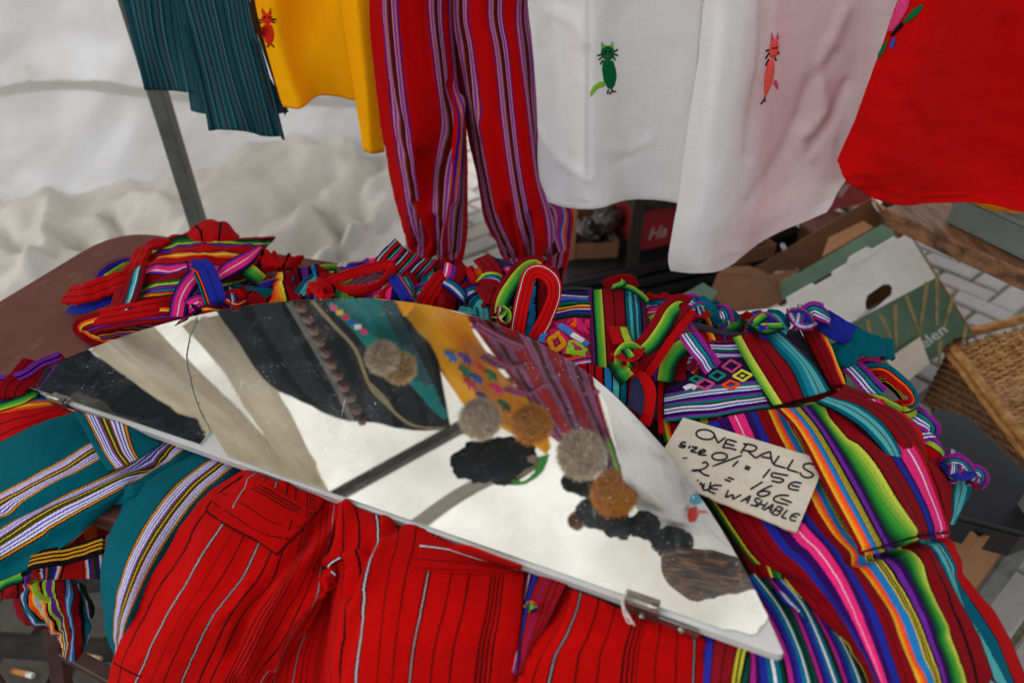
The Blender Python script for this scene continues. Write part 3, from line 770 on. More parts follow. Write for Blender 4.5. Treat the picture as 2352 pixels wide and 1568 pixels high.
# ---- wicker basket with a closed lid
wk = thing('wicker_basket', 'honey coloured wicker basket with a rolled rim at the right edge', 'basket', gz(2300, 1000, .02))
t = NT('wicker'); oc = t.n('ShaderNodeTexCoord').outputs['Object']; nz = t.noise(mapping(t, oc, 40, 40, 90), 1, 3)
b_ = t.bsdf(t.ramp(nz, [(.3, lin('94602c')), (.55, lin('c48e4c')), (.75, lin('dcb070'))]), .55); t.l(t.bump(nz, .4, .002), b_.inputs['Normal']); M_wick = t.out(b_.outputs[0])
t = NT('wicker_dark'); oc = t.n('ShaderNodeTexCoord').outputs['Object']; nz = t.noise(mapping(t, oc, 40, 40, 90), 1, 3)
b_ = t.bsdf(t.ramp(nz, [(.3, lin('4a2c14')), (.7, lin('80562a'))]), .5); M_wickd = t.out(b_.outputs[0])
Wc, Wa, Wb = gz(2188, 792, .24), gz(2352, 750, .27), gz(2352, 1003, .22)
ea = (Wa-Wc)/np.linalg.norm(Wa-Wc); eb = (Wb-Wc)/np.linalg.norm(Wb-Wc); LA, LB_ = .5, .46
def lidp(a, b): return Wc+ea*LA*a+eb*LB_*b
nl = np.cross(ea, eb); nl /= np.linalg.norm(nl); nl = nl if nl[2] > 0 else -nl
def tube_mesh(paths, r, seg=6):
    V = []; Fc = []
    for P in paths:
        P = np.array(P); T = np.gradient(P, axis=0); T /= np.linalg.norm(T, axis=-1, keepdims=True)+1e-12
        up = np.array([.31, .2, .93]); A1 = np.cross(T, up); A1 /= np.linalg.norm(A1, axis=-1, keepdims=True)+1e-9; A2 = np.cross(A1, T)
        n0_ = len(V)
        for k in range(len(P)):
            for s in range(seg):
                a = 2*math.pi*s/seg; V.append(P[k]+A1[k]*r*math.cos(a)+A2[k]*r*math.sin(a))
        for k in range(len(P)-1):
            for s in range(seg):
                Fc.append([n0_+k*seg+s, n0_+k*seg+(s+1) % seg, n0_+(k+1)*seg+(s+1) % seg, n0_+(k+1)*seg+s])
    return V, Fc
NS = 18
def sag(a, b): return -.02*math.sin(math.pi*a)*math.sin(math.pi*b)
paths = []
for k in range(58):
    b = .02+.96*k/57
    paths.append([lidp(a, b)+nl*(.0045*math.sin(math.pi*(a*NS+k % 2))+.002*math.sin(a*7+b*23)+sag(a, b))+eb*.002*math.sin(a*11+k*1.7) for a in np.linspace(.01, .99, 130)])
V, Fc = tube_mesh(paths, .0038); o = mesh('weave', V, Fc, M_wick, wk, True); o['kind'] = 'stuff'
for k in range(NS):
    a = (k+.5)/NS
    V, Fc = tube_mesh([[lidp(a, b)+nl*sag(a, b) for b in np.linspace(0, 1, 14)]], .0035); mesh('stake', V, Fc, M_wick, wk, True)
def wound(axis, r, pitch=.0068, tr=.0036):
    A = catmull(np.array(axis), 400); T = np.gradient(A, axis=0); L = np.concatenate([[0], np.cumsum(np.linalg.norm(np.diff(A, axis=0), axis=1))])
    n = int(L[-1]/pitch*9); s_ = np.linspace(0, L[-1], n); P = np.stack([np.interp(s_, L, A[:, k]) for k in range(3)], 1); Tq = np.stack([np.interp(s_, L, T[:, k]) for k in range(3)], 1)
    Tq /= np.linalg.norm(Tq, axis=1, keepdims=True); U1 = np.cross(Tq, nl); U1 /= np.linalg.norm(U1, axis=1, keepdims=True); U2 = np.cross(U1, Tq); ph = s_/pitch*2*np.pi
    return P+U1*(r*np.cos(ph))[:, None]+U2*(r*np.sin(ph))[:, None]
for k, (dz, r_) in enumerate(((.004, .008), (-.018, .006))):
    V, Fc = tube_mesh([wound([lidp(-.012, b)+nl*dz+ea*-.006*k for b in np.linspace(-.01, 1, 30)], r_)], .004); mesh('rim', V, Fc, M_wick, wk, True)
    V, Fc = tube_mesh([wound([lidp(a, -.012)+nl*(.012-dz)-eb*.012*(1-k) for a in np.linspace(-.01, 1, 30)], r_)], .004); mesh('rim', V, Fc, M_wick, wk, True)
paths = []
for k, z in enumerate(np.linspace(.03, .19, 17)):
    ph = k % 2
    paths.append([lidp(-.01, b)-W(0, 0, z)-ea*.004*math.sin(math.pi*(b*22+ph)) for b in np.linspace(0, 1, 140)])
    paths.append([lidp(a, 0)-W(0, 0, z)-eb*.004*math.sin(math.pi*(a*22+ph)) for a in np.linspace(0, 1, 140)])
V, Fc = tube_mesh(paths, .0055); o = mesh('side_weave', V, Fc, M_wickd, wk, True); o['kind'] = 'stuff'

# ---- black case, brown carton and steel leg at the lower right
bk_ = thing('black_case', 'flat black case lying on a brown carton beside the hanging rainbow overalls', 'case', gz(2250, 1150, .3))
q = [gz(2150, 935, .36), gz(2225, 955, .36), gz(2460, 1180, .36), gz(2352, 1222, .36), gz(2190, 1180, .36), gz(2110, 1050, .36)]
prism('lid', q, W(0, 0, -.012), M_black, bk_, .003)
prism('body', [p*.98+np.array([0.03, .014, -.007]) if 0 else p+W(0, 0, -.013) for p in q], W(0, 0, -.055), M_black, bk_)
bx = thing('small_carton', 'small brown carton with folded rim at the lower right behind the steel leg', 'box', gz(2260, 1300, .0))
p0 = gz(2206, 1198, .33); p1 = gz(2248, 1236, .33); p2 = gz(2340, 1216, .33); p3 = p0+(p2-p1)
for a, b, nm in ((p0, p1, 'side_panel'), (p1, p2, 'front_panel'), (p2, p3, 'side_panel'), (p3, p0, 'back_panel')):
    e = (b-a)/np.linalg.norm(b-a); nn = np.cross(e, ez)
    prism(nm, [a, b-e*.004, b-e*.004-W(0, 0, .32), a-W(0, 0, .32)], -nn*.004 if nn@(CAMP-a) > 0 else nn*.004, M_card, bx)
M_galv = surf('galvanised_steel', '6f716e', .55, .25, 22, .15, .001, spec=.5)
lg = thing('steel_leg', 'grey galvanised steel post at the lower right corner', 'post', gz(2330, 1240, 0))
pp = py(2325, 1250, .80)
bar('post', W(pp[0], .80, .004), W(pp[0], .80, .74), .042, M_galv, lg, up=(0, 1, 0), bev=.003)
prism('foot_plate', [(pp[0]-.05, .75, .004), (pp[0]+.05, .75, .004), (pp[0]+.05, .85, .004), (pp[0]-.05, .85, .004)], W(0, 0, -.003), M_galv, lg)
pk = thing('pink_trimmed_bag', 'dark bag with a pink edge lying between the black case and the basket', 'bag', gz(2290, 960, .2))
M_dkcl = plain_cloth('dark_cloth', '221d24'); M_pkcl = plain_cloth('pink_cloth', 'a34a5e')
sheet('body', [[c(0, 0) for c in ()]] if 0 else [[gz(2215, 925, .06), gz(2290, 965, .06), gz(2360, 1030, .06)], [gz(2200, 990, .05), gz(2280, 1050, .05), gz(2350, 1110, .05)]], M_dkcl, pk, nu=30, nv=16, wr=[(.01, 20, 20, 4)])
ribbon('trim', [gz(2225, 935, .09), gz(2260, 965, .09), gz(2300, 1000, .09), gz(2345, 1050, .09)], .02, M_pkcl, pk)

# ================================================================== THE TABLE
t = NT('table_top'); oc = t.n('ShaderNodeTexCoord').outputs['Object']
nz = t.noise(oc, 5, 5, .65); sc_ = t.noise(mapping(t, oc, 70, 9, 9), 1, 4); blot = t.noise(oc, 34, 4, .7)
col = t.ramp(nz, [(.3, lin('5c352b')), (.55, lin('6e4236')), (.75, lin('7e5244'))])
wear = t.ramp(t.math('MULTIPLY', sc_, blot), [(.30, (0, 0, 0, 1)), (.42, (1, 1, 1, 1))])
col = t.mix(t.math('MULTIPLY', wear, .4), col, lin('8d6a50'))
b_ = t.bsdf(col, t.math('ADD', .5, t.math('MULTIPLY', blot, .3))); b_.inputs['Specular IOR Level'].default_value = .22; t.l(t.bump(t.math('ADD', blot, sc_), .12, .002), b_.inputs['Normal']); M_top = t.out(b_.outputs[0])
M_tedge = surf('table_edge', '8a6a4c', .6, .2, 40, .1, .001)
M_tleg = surf('table_leg_paint', '4c2f2a', .5, .25, 20, .15, .001, spec=.5)
tb = thing('table', 'brown worn table with rounded corners carrying the overalls and the mirror', 'table', (-.2, .7, 0))
FL, FR, NR, NL = [np.array(p) for p in ((-.735, 1.145, .75), (.48, .80, .75), (.31, .235, .75), (-.9, .625, .75))]
def rounded(corners, r, n=7):
    out = []; k = len(corners)
    for i in range(k):
        p, a, b = corners[i], corners[i-1], corners[(i+1) % k]
        da = (a-p)/np.linalg.norm(a-p); db = (b-p)/np.linalg.norm(b-p)
        for t_ in np.linspace(0, 1, n):
            out.append((p+da*r)*(1-t_)**2+2*p*t_*(1-t_)+(p+db*r)*t_**2)
    return out
top = rounded([FL, FR, NR, NL], .09)
prism('table_top', top, W(0, 0, -.016), M_top, tb, .002)
cen = sum(top)/len(top)
o = prism('edge_strip', [cen+(p-cen)*1.002+W(0, 0, -.0165) for p in top], W(0, 0, -.008), M_tedge, tb)
for q in (W(.22, .34, 0), W(.36, .68, 0), W(-.60, .98, 0)):
    bar('leg', q+W(0, 0, .004), q+W(0, 0, .725), .028, M_tleg, tb, up=(0, 1, 0))
l0, l1 = py(112, 1330, .56), py(152, 1640, .50)
bar('leg', l0, l0+(l1-l0)*1.9, .021, M_tleg, tb, up=(0, 1, 0))
bar('brace', py(150, 1497, .52), py(360, 1612, .46), .019, M_tleg, tb)
m0, m1 = py(-95, 1440, .62), py(36, 1640, .56)
bar('leg', m0, m0+(m1-m0)*1.8, .022, M_tleg, tb)
for a, b in ((W(-.55, .60, .70), W(.2, .40, .70)), (W(-.6, .965, .70), W(.34, .70, .70))):
    bar('apron', a, b, .02, M_tleg, tb, h=.04)
# cigarette ends on the paving
M_filter = surf('filter_paper', 'b9783a', .8, .1, 60, 0); M_paper = surf('white_paper', 'd8d4cc', .8, .05, 60, 0)
for k, (x1, y1, x2, y2, m1) in enumerate(((28, 1539, 76, 1551, M_filter), (196, 1505, 232, 1513, surf('stained_paper', 'b39a72', .8, .2, 60, 0)))):
    c_ = thing('cigarette_end', ('orange tipped cigarette end on the paving at the lower left', 'crumpled tan cigarette end behind the brown table brace')[k], 'cigarette end', gz((x1+x2)/2, (y1+y2)/2, .006))
    A1, B1 = gz(x1, y1, .008), gz(x2, y2, .008)
    for nm, s0, s1, m_ in (('filter', 0, .7, m1), ('paper', .7, 1, M_paper if k == 0 else m1)):
        V, Fc = tube_mesh([[A1+(B1-A1)*(s0+(s1-s0)*q_) for q_ in np.linspace(0, 1, 4)]], .0055, 10)
        n_ = len(V); Fc.append(list(range(10))); Fc.append(list(range(n_-10, n_))[::-1]); mesh(nm, V, Fc, m_, c_, True)
# ================================================================== GARMENTS ON THE RAIL
G_H = 'garments hanging from the rail'
def on_y(cols, Y, tops=None):
    """columns of pixel points -> rows on the upright plane Y (Y may be a list, one per column)"""
    R = len(cols[0]); rows = []
    for i in range(R):
        rows.append([py(c[i][0], c[i][1], (Y[j] if hasattr(Y, '__len__') else Y)+(c[i][2] if len(c[i]) > 2 else 0)) for j, c in enumerate(cols)])
    return rows
def top_row(row, z, squeeze=.85, dy=0):
    m = sum(p[0] for p in row)/len(row)
    return [W(m+(p[0]-m)*squeeze, p[1]+dy, z) for p in row]
# --- teal striped trousers
TEALS = stripes('teal_stripe', [(2.2, '1f4a55'), (.5, '12283c'), (1.2, '264f52'), (.6, '3f6a70'), (1, '14313f'), (1.4, '235a60'), (.25, '6a2a3c'), (.9, '17304a'), (1.2, '2c5a55'), (.5, '10222e'), (1.3, '1f4a55'), (.4, '4a7478'), (1.1, '14313f'), (1.4, '215458'), (.25, '6a2a3c'), (.8, '17304a'), (.9, '3a6664'), (1, '12303c')]*2, wob=.01, translucent=.06, mott=.25)
tq = thing('striped_trousers', 'dark teal pinstriped trousers with staggered hems hanging in front of the steel pole', 'trousers', py(480, 60, 1.28), G_H)
rows = on_y([[(262, -60), (300, 90), (332, 209)], [(330, -60), (352, 80), (384, 211, .015)], [(400, -60), (420, 80), (440, 213, -.02)], [(470, -60), (500, 90), (520, 215, .01)]], 1.3)
rows.insert(0, top_row(rows[0], 1.33))
sheet('leg', rows, TEALS, tq, wr=[(.004, 16, 2, 6), (.008, 9, 1.0, 7)], nu=60, nv=40, th=.0015)
rows = on_y([[(380, -60), (410, 90), (430, 190), (440, 254)], [(430, -60), (455, 90), (468, 190), (476, 262, -.01)], [(480, -60), (510, 90), (530, 190), (545, 262, .01)]], 1.285)
rows.insert(0, top_row(rows[0], 1.33))
sheet('leg', rows, TEALS, tq, wr=[(.004, 16, 2, 16)], nu=50, nv=40, th=.0015)
rows = on_y([[(395, -60), (430, 80), (460, 200), (482, 297)], [(455, -60), (490, 80), (520, 200), (545, 300, -.012)], [(520, -60), (545, 80), (575, 200), (600, 308, .012)], [(565, -60), (590, 60), (625, 200), (657, 320)]], 1.265)
rows.insert(0, top_row(rows[0], 1.33))
sheet('leg', rows, TEALS, tq, wr=[(.004, 16, 2, 26), (.008, 9, 1.0, 3)], nu=70, nv=50, th=.0015, creases=[([(425, 60), (470, 200), (490, 297)], .008, 7), ([(590, 100), (620, 200), (640, 318)], -.01, 8)])
rows = on_y([[(600, 180), (622, 230), (640, 262)], [(620, 180), (650, 232), (663, 258)]], 1.27)
sheet('inner_fold', rows, TEALS, tq, nu=10, nv=14, th=.0015)
# --- yellow tunic
YEL = plain_cloth('yellow_cotton', 'ffb208', translucent=.14, mott=.1)
tq = thing('yellow_tunic', 'yellow cotton tunic with a red embroidered cat at its left side seam', 'tunic', py(720, 100, 1.22), G_H)
rows = on_y([[(585, -60), (590, 20), (622, 150), (650, 245)], [(620, -60, -.02), (632, 30, -.02), (655, 150, -.02), (690, 250, -.03)], [(690, -60, .03), (700, 40, .02), (712, 140, .01), (735, 222, .02)], [(770, -60, .0), (775, 40, 0), (795, 140, .01), (826, 232, .02)], [(800, -60, -.0), (806, 40, 0), (815, 140, .0), (836, 240, .01)]], 1.22)
rows.insert(0, top_row(rows[0], 1.33))
sh_y = sheet('front_panel', rows, YEL, tq, cr=.002, wr=[(.004, 9, 2, 4), (.0016, 30, 14, 6)], nu=70, nv=50)
rows = on_y([[(776, -60, .01), (790, 40, .01), (815, 200, .01), (835, 346, 0)], [(815, -60, -.02), (826, 40, -.025), (842, 200, -.02), (856, 353, -.01)], [(865, -60, .02), (873, 40, .02), (880, 200, .02), (884, 350, .02)]], 1.205)
rows.insert(0, top_row(rows[0], 1.33))
sheet('side_panel', rows, YEL, tq, wr=[(.003, 10, 2, 14)], nu=40, nv=50)
rows = on_y([[(574, -60), (577, 40), (598, 100), (655, 268)], [(590, -60), (592, 20), (625, 130), (660, 250)]], 1.235)
sheet('dark_side_seam', rows, plain_cloth('dark_seam', '3a2414'), tq, nu=10, nv=40)
M_ored, M_gth, M_lth, M_bth, M_pth, M_kth, M_hot = [yarn(n, c) for n, c in (('orange_red_thread', 'd8301a'), ('green_thread', '0c6a3c'), ('lime_thread', '8cc034'), ('brown_thread', '4a2c1c'), ('coral_thread', 'f45a50'), ('black_thread', '18141c'), ('pink_thread', 'e0407a'))]
def cat(parent, f, conv, body, head, earL, earR, tail, whisk, feet, mb, mh, me_, mt, mf, eyes, nose=None, label=None):
    c2 = lambda pts: [conv(*p)[:2] for p in pts]
    b = decal('embroidered_cat', c2(body), f, mb, parent, .0022)
    if label: b['label'] = label
    decal('head', c2(head), f, mh, b, .0018)
    decal('ear', c2(earL), f, me_, b, .0012); decal('ear', c2(earR), f, me_, b, .0012)
    if tail: decal('tail', c2(tail), f, mt, b, .0016)
    for w_ in whisk: ribbon('whisker', [conv(*p)[:2]+(.0005,) for p in w_], .0024, M_kth, b, f=f, n=6, th=.0015, wr=0)
    for w_ in feet: ribbon('foot', [conv(*p)[:2]+(.0005,) for p in w_], .0024, mf, b, f=f, n=6, th=.0015, wr=0)
    for e_ in eyes: decal('eye', [conv(*p)[:2] for p in ell(e_[0], e_[1], 7, 7, 0, 8)], (lambda x, y, h=0: f(x, y, h+.002)), M_kth, b, .001)
    if nose: decal('nose', [conv(*p)[:2] for p in ell(nose[0], nose[1], 9, 6, 0, 8)], (lambda x, y, h=0: f(x, y, h+.002)), M_ored, b, .001)
    return b
cat(tq, on(sh_y), r1, [(1508, 150), (1540, 132), (1562, 150), (1574, 200), (1568, 240), (1548, 262), (1525, 245), (1508, 200)], ell(1532, 108, 32, 32, 0, 14), [(1500, 82), (1502, 40), (1525, 78)], [(1540, 78), (1550, 42), (1560, 84)], [(1492, 150), (1504, 165), (1512, 215), (1500, 215)], [[(1500, 115), (1486, 118)], [(1502, 128), (1490, 134)], [(1562, 115), (1584, 112)], [(1560, 126), (1578, 132)]], [[(1540, 258), (1535, 272)], [(1555, 256), (1575, 272)]], M_ored, M_ored, M_ored, M_ored, M_bth, [(1518, 100), (1545, 102)])
# --- red striped trousers with gathered cuffs
REDP = 'b00608'
def band(): return [(.35, '34186c'), (.25, 'c84a18'), (.16, 'a88ea6'), (.3, 'a82c80'), (.2, '5a3a9a'), (.16, 'a88ea6'), (.3, 'b84868'), (.15, '3c5040'), (.95, '560a0e'), (.16, 'a88ea6'), (.3, 'a82c80'), (.22, '4a3aa0'), (.16, 'a88ea6'), (.25, 'c84a18'), (.35, '34186c')]
REDSTR = stripes('red_trouser_stripe', [(2.6, REDP)]+band()+[(5.2, REDP)]+band()+[(1.8, REDP)]+band()+[(1.2, REDP)], zig=.003, zf=260, wob=.006, translucent=.1)
REDSTR2 = stripes('red_trouser_stripe_narrow', [(.8, REDP)]+band()+[(4.2, REDP)]+band()+[(4.2, REDP)]+band()+[(.5, REDP)], zig=.003, zf=260, wob=.006, translucent=.1)
tq = thing('red_striped_trousers', 'bright red striped trousers with two gathered cuffs hanging at the middle of the rail', 'trousers', py(1050, 200, 1.14), G_H)
Yt = 1.14
rows = on_y([[r2(232, -150), r2(236, 100), r2(262, 400), r2(300, 700), r2(352, 1000), r2(405, 1250), r2(450, 1400), r2(480, 1480)],
             [r2(380, -150, -.03), r2(395, 100, -.03), r2(420, 400, -.03), r2(455, 700, -.035), r2(500, 1000, -.045), r2(510, 1250, -.04), r2(530, 1400, -.02), r2(545, 1490)],
             [r2(560, -150, -.02), r2(565, 100, -.02), r2(600, 400, -.02), r2(640, 700, -.01), r2(600, 1000, -.0), r2(590, 1250, -.03), r2(600, 1400, -.03), r2(620, 1500, -.01)],
             [r2(690, -150, 0), r2(690, 100, 0), r2(715, 400, 0), r2(740, 700, -.02), r2(725, 1000, -.04), r2(700, 1250, -.045), r2(690, 1400, -.03), r2(690, 1510)],
             [r2(750, -150, .03), r2(745, 100, .03), r2(770, 400, .03), r2(800, 700, .02), r2(806, 1000, .02), r2(800, 1250, .02), r2(785, 1400, .02), r2(765, 1530, .02)]], Yt)
rows.insert(0, top_row(rows[0], 1.30, 1))
CR = [([r2(*p)[:2] for p in q], a, w) for q, a, w in (([(560, 900), (520, 1150), (560, 1420)], -.016, 14), ([(700, 500), (690, 900), (660, 1200), (640, 1450)], -.014, 12), ([(760, 560), (735, 800), (720, 1150)], .01, 8), ([(600, 1250), (610, 1500)], -.012, 7), ([(480, 1200), (500, 1480)], -.01, 9), ([(660, 1350), (650, 1510)], .01, 6))]
sh = sheet('leg', rows, REDSTR, tq, roll=.03, rp=4, uc=[0, .27, .5, .78, 1], nu=90, nv=110, wr=[(.003, 14, 3, 2), (.003, 40, 5, 11)], creases=CR)
rows = on_y([[r2(700, -150, .02), r2(705, 100, .02), r2(730, 300, .02), r2(790, 700, .02), r2(850, 1000, .02), r2(900, 1250, .02), r2(970, 1400, .02), r2(1020, 1500, .02)],
             [r2(840, -150, -.02), r2(835, 100, -.02), r2(870, 300, -.025), r2(910, 700, -.03), r2(960, 1000, -.035), r2(1010, 1250, -.03), r2(1070, 1400, -.02), r2(1095, 1495)],
             [r2(990, -150, -.02), r2(985, 100, -.02), r2(1020, 300, -.025), r2(1060, 700, -.035), r2(1095, 1000, -.045), r2(1140, 1250, -.04), r2(1170, 1400, -.03), r2(1180, 1495, -.01)],
             [r2(1100, -150, -.01), r2(1090, 100, -.01), r2(1115, 300, -.015), r2(1150, 700, -.02), r2(1190, 1000, -.03), r2(1250, 1250, -.03), r2(1265, 1400, -.03), r2(1255, 1510)],
             [r2(1155, -150, .03), r2(1155, 100, .03), r2(1180, 300, .03), r2(1205, 700, .03), r2(1230, 1000, .03), r2(1395, 1190, .03), r2(1395, 1400, .02), r2(1350, 1600, .02)]], Yt-.015)
rows.insert(0, top_row(rows[0], 1.30, 1))
CR = [([r2(*p)[:2] for p in q], a, w) for q, a, w in (([(1040, 1200), (1090, 1480)], -.01, 8), ([(1160, 1250), (1150, 1490)], -.01, 8), ([(1215, 1300), (1200, 1500)], .01, 8), ([(1300, 1150), (1350, 1350), (1240, 1520)], -.014, 10), ([(900, 700), (1000, 1200)], .008, 10))]
sh2 = sheet('leg', rows, REDSTR2, tq, roll=.03, rp=4, uc=[0, .26, .55, .8, 1], nu=90, nv=110, wr=[(.003, 14, 3, 12), (.003, 40, 5, 21)], creases=CR)
# cuffs: short gathered frills below the elastic
for pts, nm in ((([r2(455, 1440), r2(560, 1475), r2(660, 1480), r2(768, 1440)], [r2(480, 1500), r2(560, 1530), r2(660, 1560), r2(750, 1570)]), 'cuff'), (([r2(1000, 1480), r2(1110, 1485), r2(1240, 1490), r2(1385, 1430)], [r2(1040, 1530), r2(1110, 1540), r2(1240, 1580), r2(1340, 1660)]), 'cuff')):
    sheet(nm, [[py(p[0], p[1], 1.115) for p in pts[0]], [py(p[0], p[1], 1.11) for p in pts[1]]], REDSTR if nm else 0, tq, nu=80, nv=16, wr=[(.007, 45, 3, 5)], roll=.015)
# --- white tunics
def white(name, blush=None):
    t = NT(name); uvm = t.n('ShaderNodeUVMap', uv_map='UVMap').outputs[0]
    rgb = t.n('ShaderNodeRGB'); rgb.outputs[0].default_value = lin('f0eeed')
    return cloth_finish(t, rgb.outputs[0], translucent=.22, mott=.06, wk=.35, fuzz=.1, weave=.3, slub=.1)
WHT_ = white('white_cotton')
tq = thing('white_tunic', 'plain white cotton tunic with a green embroidered cat', 'tunic', py(1390, 150, 1.12), G_H)
rows = on_y([[r2(1150, -150), r2(1150, 50), r2(1178, 300), r2(1200, 650), r2(1210, 1000), r2(1262, 1160)],
             [r2(1300, -150, .012), r2(1310, 50, .01), r2(1330, 300, .01), r2(1340, 650, .008), r2(1345, 1000, .006), r2(1380, 1190)],
             [r2(1505, -150, -.03), r2(1500, 50, -.03), r2(1500, 300, -.03), r2(1495, 650, -.03), r2(1490, 1000, -.03), r2(1540, 1198, -.03)],
             [r2(1700, -150, .02), r2(1690, 50, .02), r2(1680, 300, .015), r2(1690, 650, .02), r2(1710, 1000, .025), r2(1720, 1150, .03)],
             [r2(1900, -150, .02), r2(1890, 50, .02), r2(1885, 300, .02), r2(1890, 650, .02), r2(1900, 1000, .02), r2(1900, 1150, .02)],
             [r2(2150, -150, 0), r2(2150, 50, 0), r2(2130, 300, 0), r2(2100, 650, 0), r2(2080, 1000, 0), r2(2060, 1172, 0)]], 1.12)
rows.insert(0, top_row(rows[0], 1.30, .97))
CR = [([r2(*p)[:2] for p in q], a, w) for q, a, w in (([(1210, 760), (1320, 900), (1480, 1010)], .006, 14), ([(1270, 60), (1420, 130), (1480, 240)], .004, 16), ([(1600, 860), (1750, 850), (1850, 800)], .003, 10), ([(1640, 940), (1760, 900)], -.003, 8), ([(1502, 0), (1498, 1000)], -.006, 8))]
sh_w = sheet('front_panel', rows, WHT_, tq, nu=100, nv=110, wr=[(.003, 8, 2.5, 4), (.0009, 16, 22, 6, 'r'), (.0003, 60, 50, 9)], creases=CR, cr=.0024)
ribbon('hem_seam', [r2(1290, 1158)[:2]+(0,), r2(1400, 1172)[:2]+(0,), r2(1540, 1172)[:2]+(0,), r2(1720, 1122)[:2]+(0,), r2(1990, 1142)[:2]+(0,)], .0016, WHT_, tq, f=on(sh_w, .0006), th=.0012, wr=0)
cat(tq, on(sh_w), r2, [(1580, 350), (1610, 340), (1640, 352), (1655, 400), (1660, 440), (1650, 490), (1630, 515), (1605, 505), (1585, 465), (1575, 400)], ell(1608, 305, 40, 42, 0, 16), [(1572, 285), (1570, 240), (1600, 268)], [(1618, 268), (1638, 238), (1645, 285)], [(1590, 466), (1592, 498), (1555, 508), (1528, 535), (1508, 560), (1508, 530), (1525, 495), (1555, 472)], [[(1572, 315), (1548, 320)], [(1574, 330), (1556, 345)], [(1578, 345), (1565, 372)], [(1642, 300), (1666, 286)], [(1645, 312), (1666, 320)], [(1640, 330), (1652, 346)]], [[(1612, 512), (1604, 542)], [(1614, 530), (1624, 540)], [(1632, 510), (1630, 536)], [(1636, 524), (1654, 528)]], M_gth, M_gth, M_lth, M_lth, M_bth, [(1595, 298), (1622, 298)], (1609, 326))
# second white tunic, its pink glow from behind painted into the colour
t = NT('white_cotton_pink_glow'); uvm = t.n('ShaderNodeUVMap', uv_map='UVMap').outputs[0]
sp_ = t.n('ShaderNodeSeparateXYZ'); t.l(uvm, sp_.inputs[0])
nz = t.noise(mapping(t, uvm, 5, 6), 1.0, 3)
bl = t.ramp(t.math('ADD', sp_.outputs[0], t.math('MULTIPLY', t.math('SUBTRACT', nz, .5), .3)), [(.28, (0, 0, 0, 1)), (.5, (1, 1, 1, 1)), (.85, (.6, .6, .6, 1)), (1, (.1, .1, .1, 1))])
col = t.mix(t.math('MULTIPLY', bl, .7), lin('f0eeed'), lin('cf949c'))
WHT2 = cloth_finish(t, col, translucent=.22, mott=.06, wk=.35, fuzz=.1, weave=.3, slub=.1)
tq = thing('white_tunic', 'white cotton tunic with a painted-in pink glow and a coral embroidered cat, hanging lowest', 'tunic', py(1700, 250, 1.05), G_H)
rows = on_y([[r3(515, -150), r3(505, 50), r3(470, 400), r3(420, 750), r3(370, 1100), r3(330, 1350), r3(312, 1480), r3(325, 1548)],
             [r3(640, -150, -.03), r3(630, 50, -.03), r3(600, 400, -.035), r3(560, 750, -.035), r3(530, 1100, -.035), r3(480, 1350, -.03), r3(465, 1480, -.03), r3(470, 1568, -.03)],
             [r3(830, -150, .0), r3(830, 50, .0), r3(810, 400, .0), r3(780, 750, .0), r3(740, 1100, 0), r3(660, 1350, -.01), r3(650, 1480, -.01), r3(640, 1540, -.01)],
             [r3(1100, -150, .01), r3(1090, 50, .01), r3(1060, 400, .01), r3(1000, 750, .012), r3(940, 1050, .01), r3(880, 1230, .0), r3(850, 1330, 0), r3(820, 1395, 0)],
             [r3(1380, -150, .015), r3(1370, 50, .015), r3(1330, 400, .015), r3(1260, 700, .01), r3(1180, 950, 0), r3(1120, 1130, -.01), r3(1080, 1210, -.01), r3(1040, 1290, -.01)],
             [r3(1680, -150, .0), r3(1640, 50, .0), r3(1520, 400, .0), r3(1420, 750, 0), r3(1360, 980, 0), r3(1290, 1100, -.01), r3(1255, 1170, -.01), r3(1220, 1220, -.01)]], 1.05)
rows.insert(0, top_row(rows[0], 1.28, .9))
CR = [([r3(*p)[:2] for p in q], a, w) for q, a, w in (([(860, -60), (850, 300), (800, 600), (760, 900)], -.008, 12), ([(1320, 60), (1180, 400), (1200, 640), (1050, 800), (1120, 900)], .007, 18), ([(1250, 320), (1120, 500), (1000, 800), (780, 1160)], -.006, 16), ([(1330, 480), (1230, 700), (1120, 860)], -.006, 13), ([(1050, 760), (1150, 770), (1250, 800)], .003, 8))]
sh_w2 = sheet('front_panel', rows, WHT2, tq, nu=100, nv=120, wr=[(.004, 8, 2.5, 14), (.0009, 16, 20, 16, 'r'), (.0003, 60, 50, 9)], creases=CR, cr=.0024)
cat(tq, on(sh_w2), r3, [(880, 350), (905, 340), (920, 360), (918, 420), (905, 480), (880, 540), (862, 560), (858, 510), (862, 430)], [(895, 250), (910, 228), (935, 222), (945, 260), (940, 310), (920, 340), (895, 335), (888, 295)], [(895, 245), (903, 182), (918, 230)], [(928, 228), (938, 183), (946, 225)], [(910, 478), (922, 458), (935, 465), (942, 500), (936, 520), (922, 495)], [[(888, 288), (868, 295)], [(888, 305), (868, 338)], [(886, 340), (868, 378)], [(938, 300), (946, 310)], [(922, 335), (930, 350)]], [[(866, 555), (856, 580)], [(858, 575), (840, 600)], [(860, 572), (868, 582)]], M_pth, M_pth, M_hot, M_hot, M_bth, [(912, 278), (928, 276)], (918, 322))
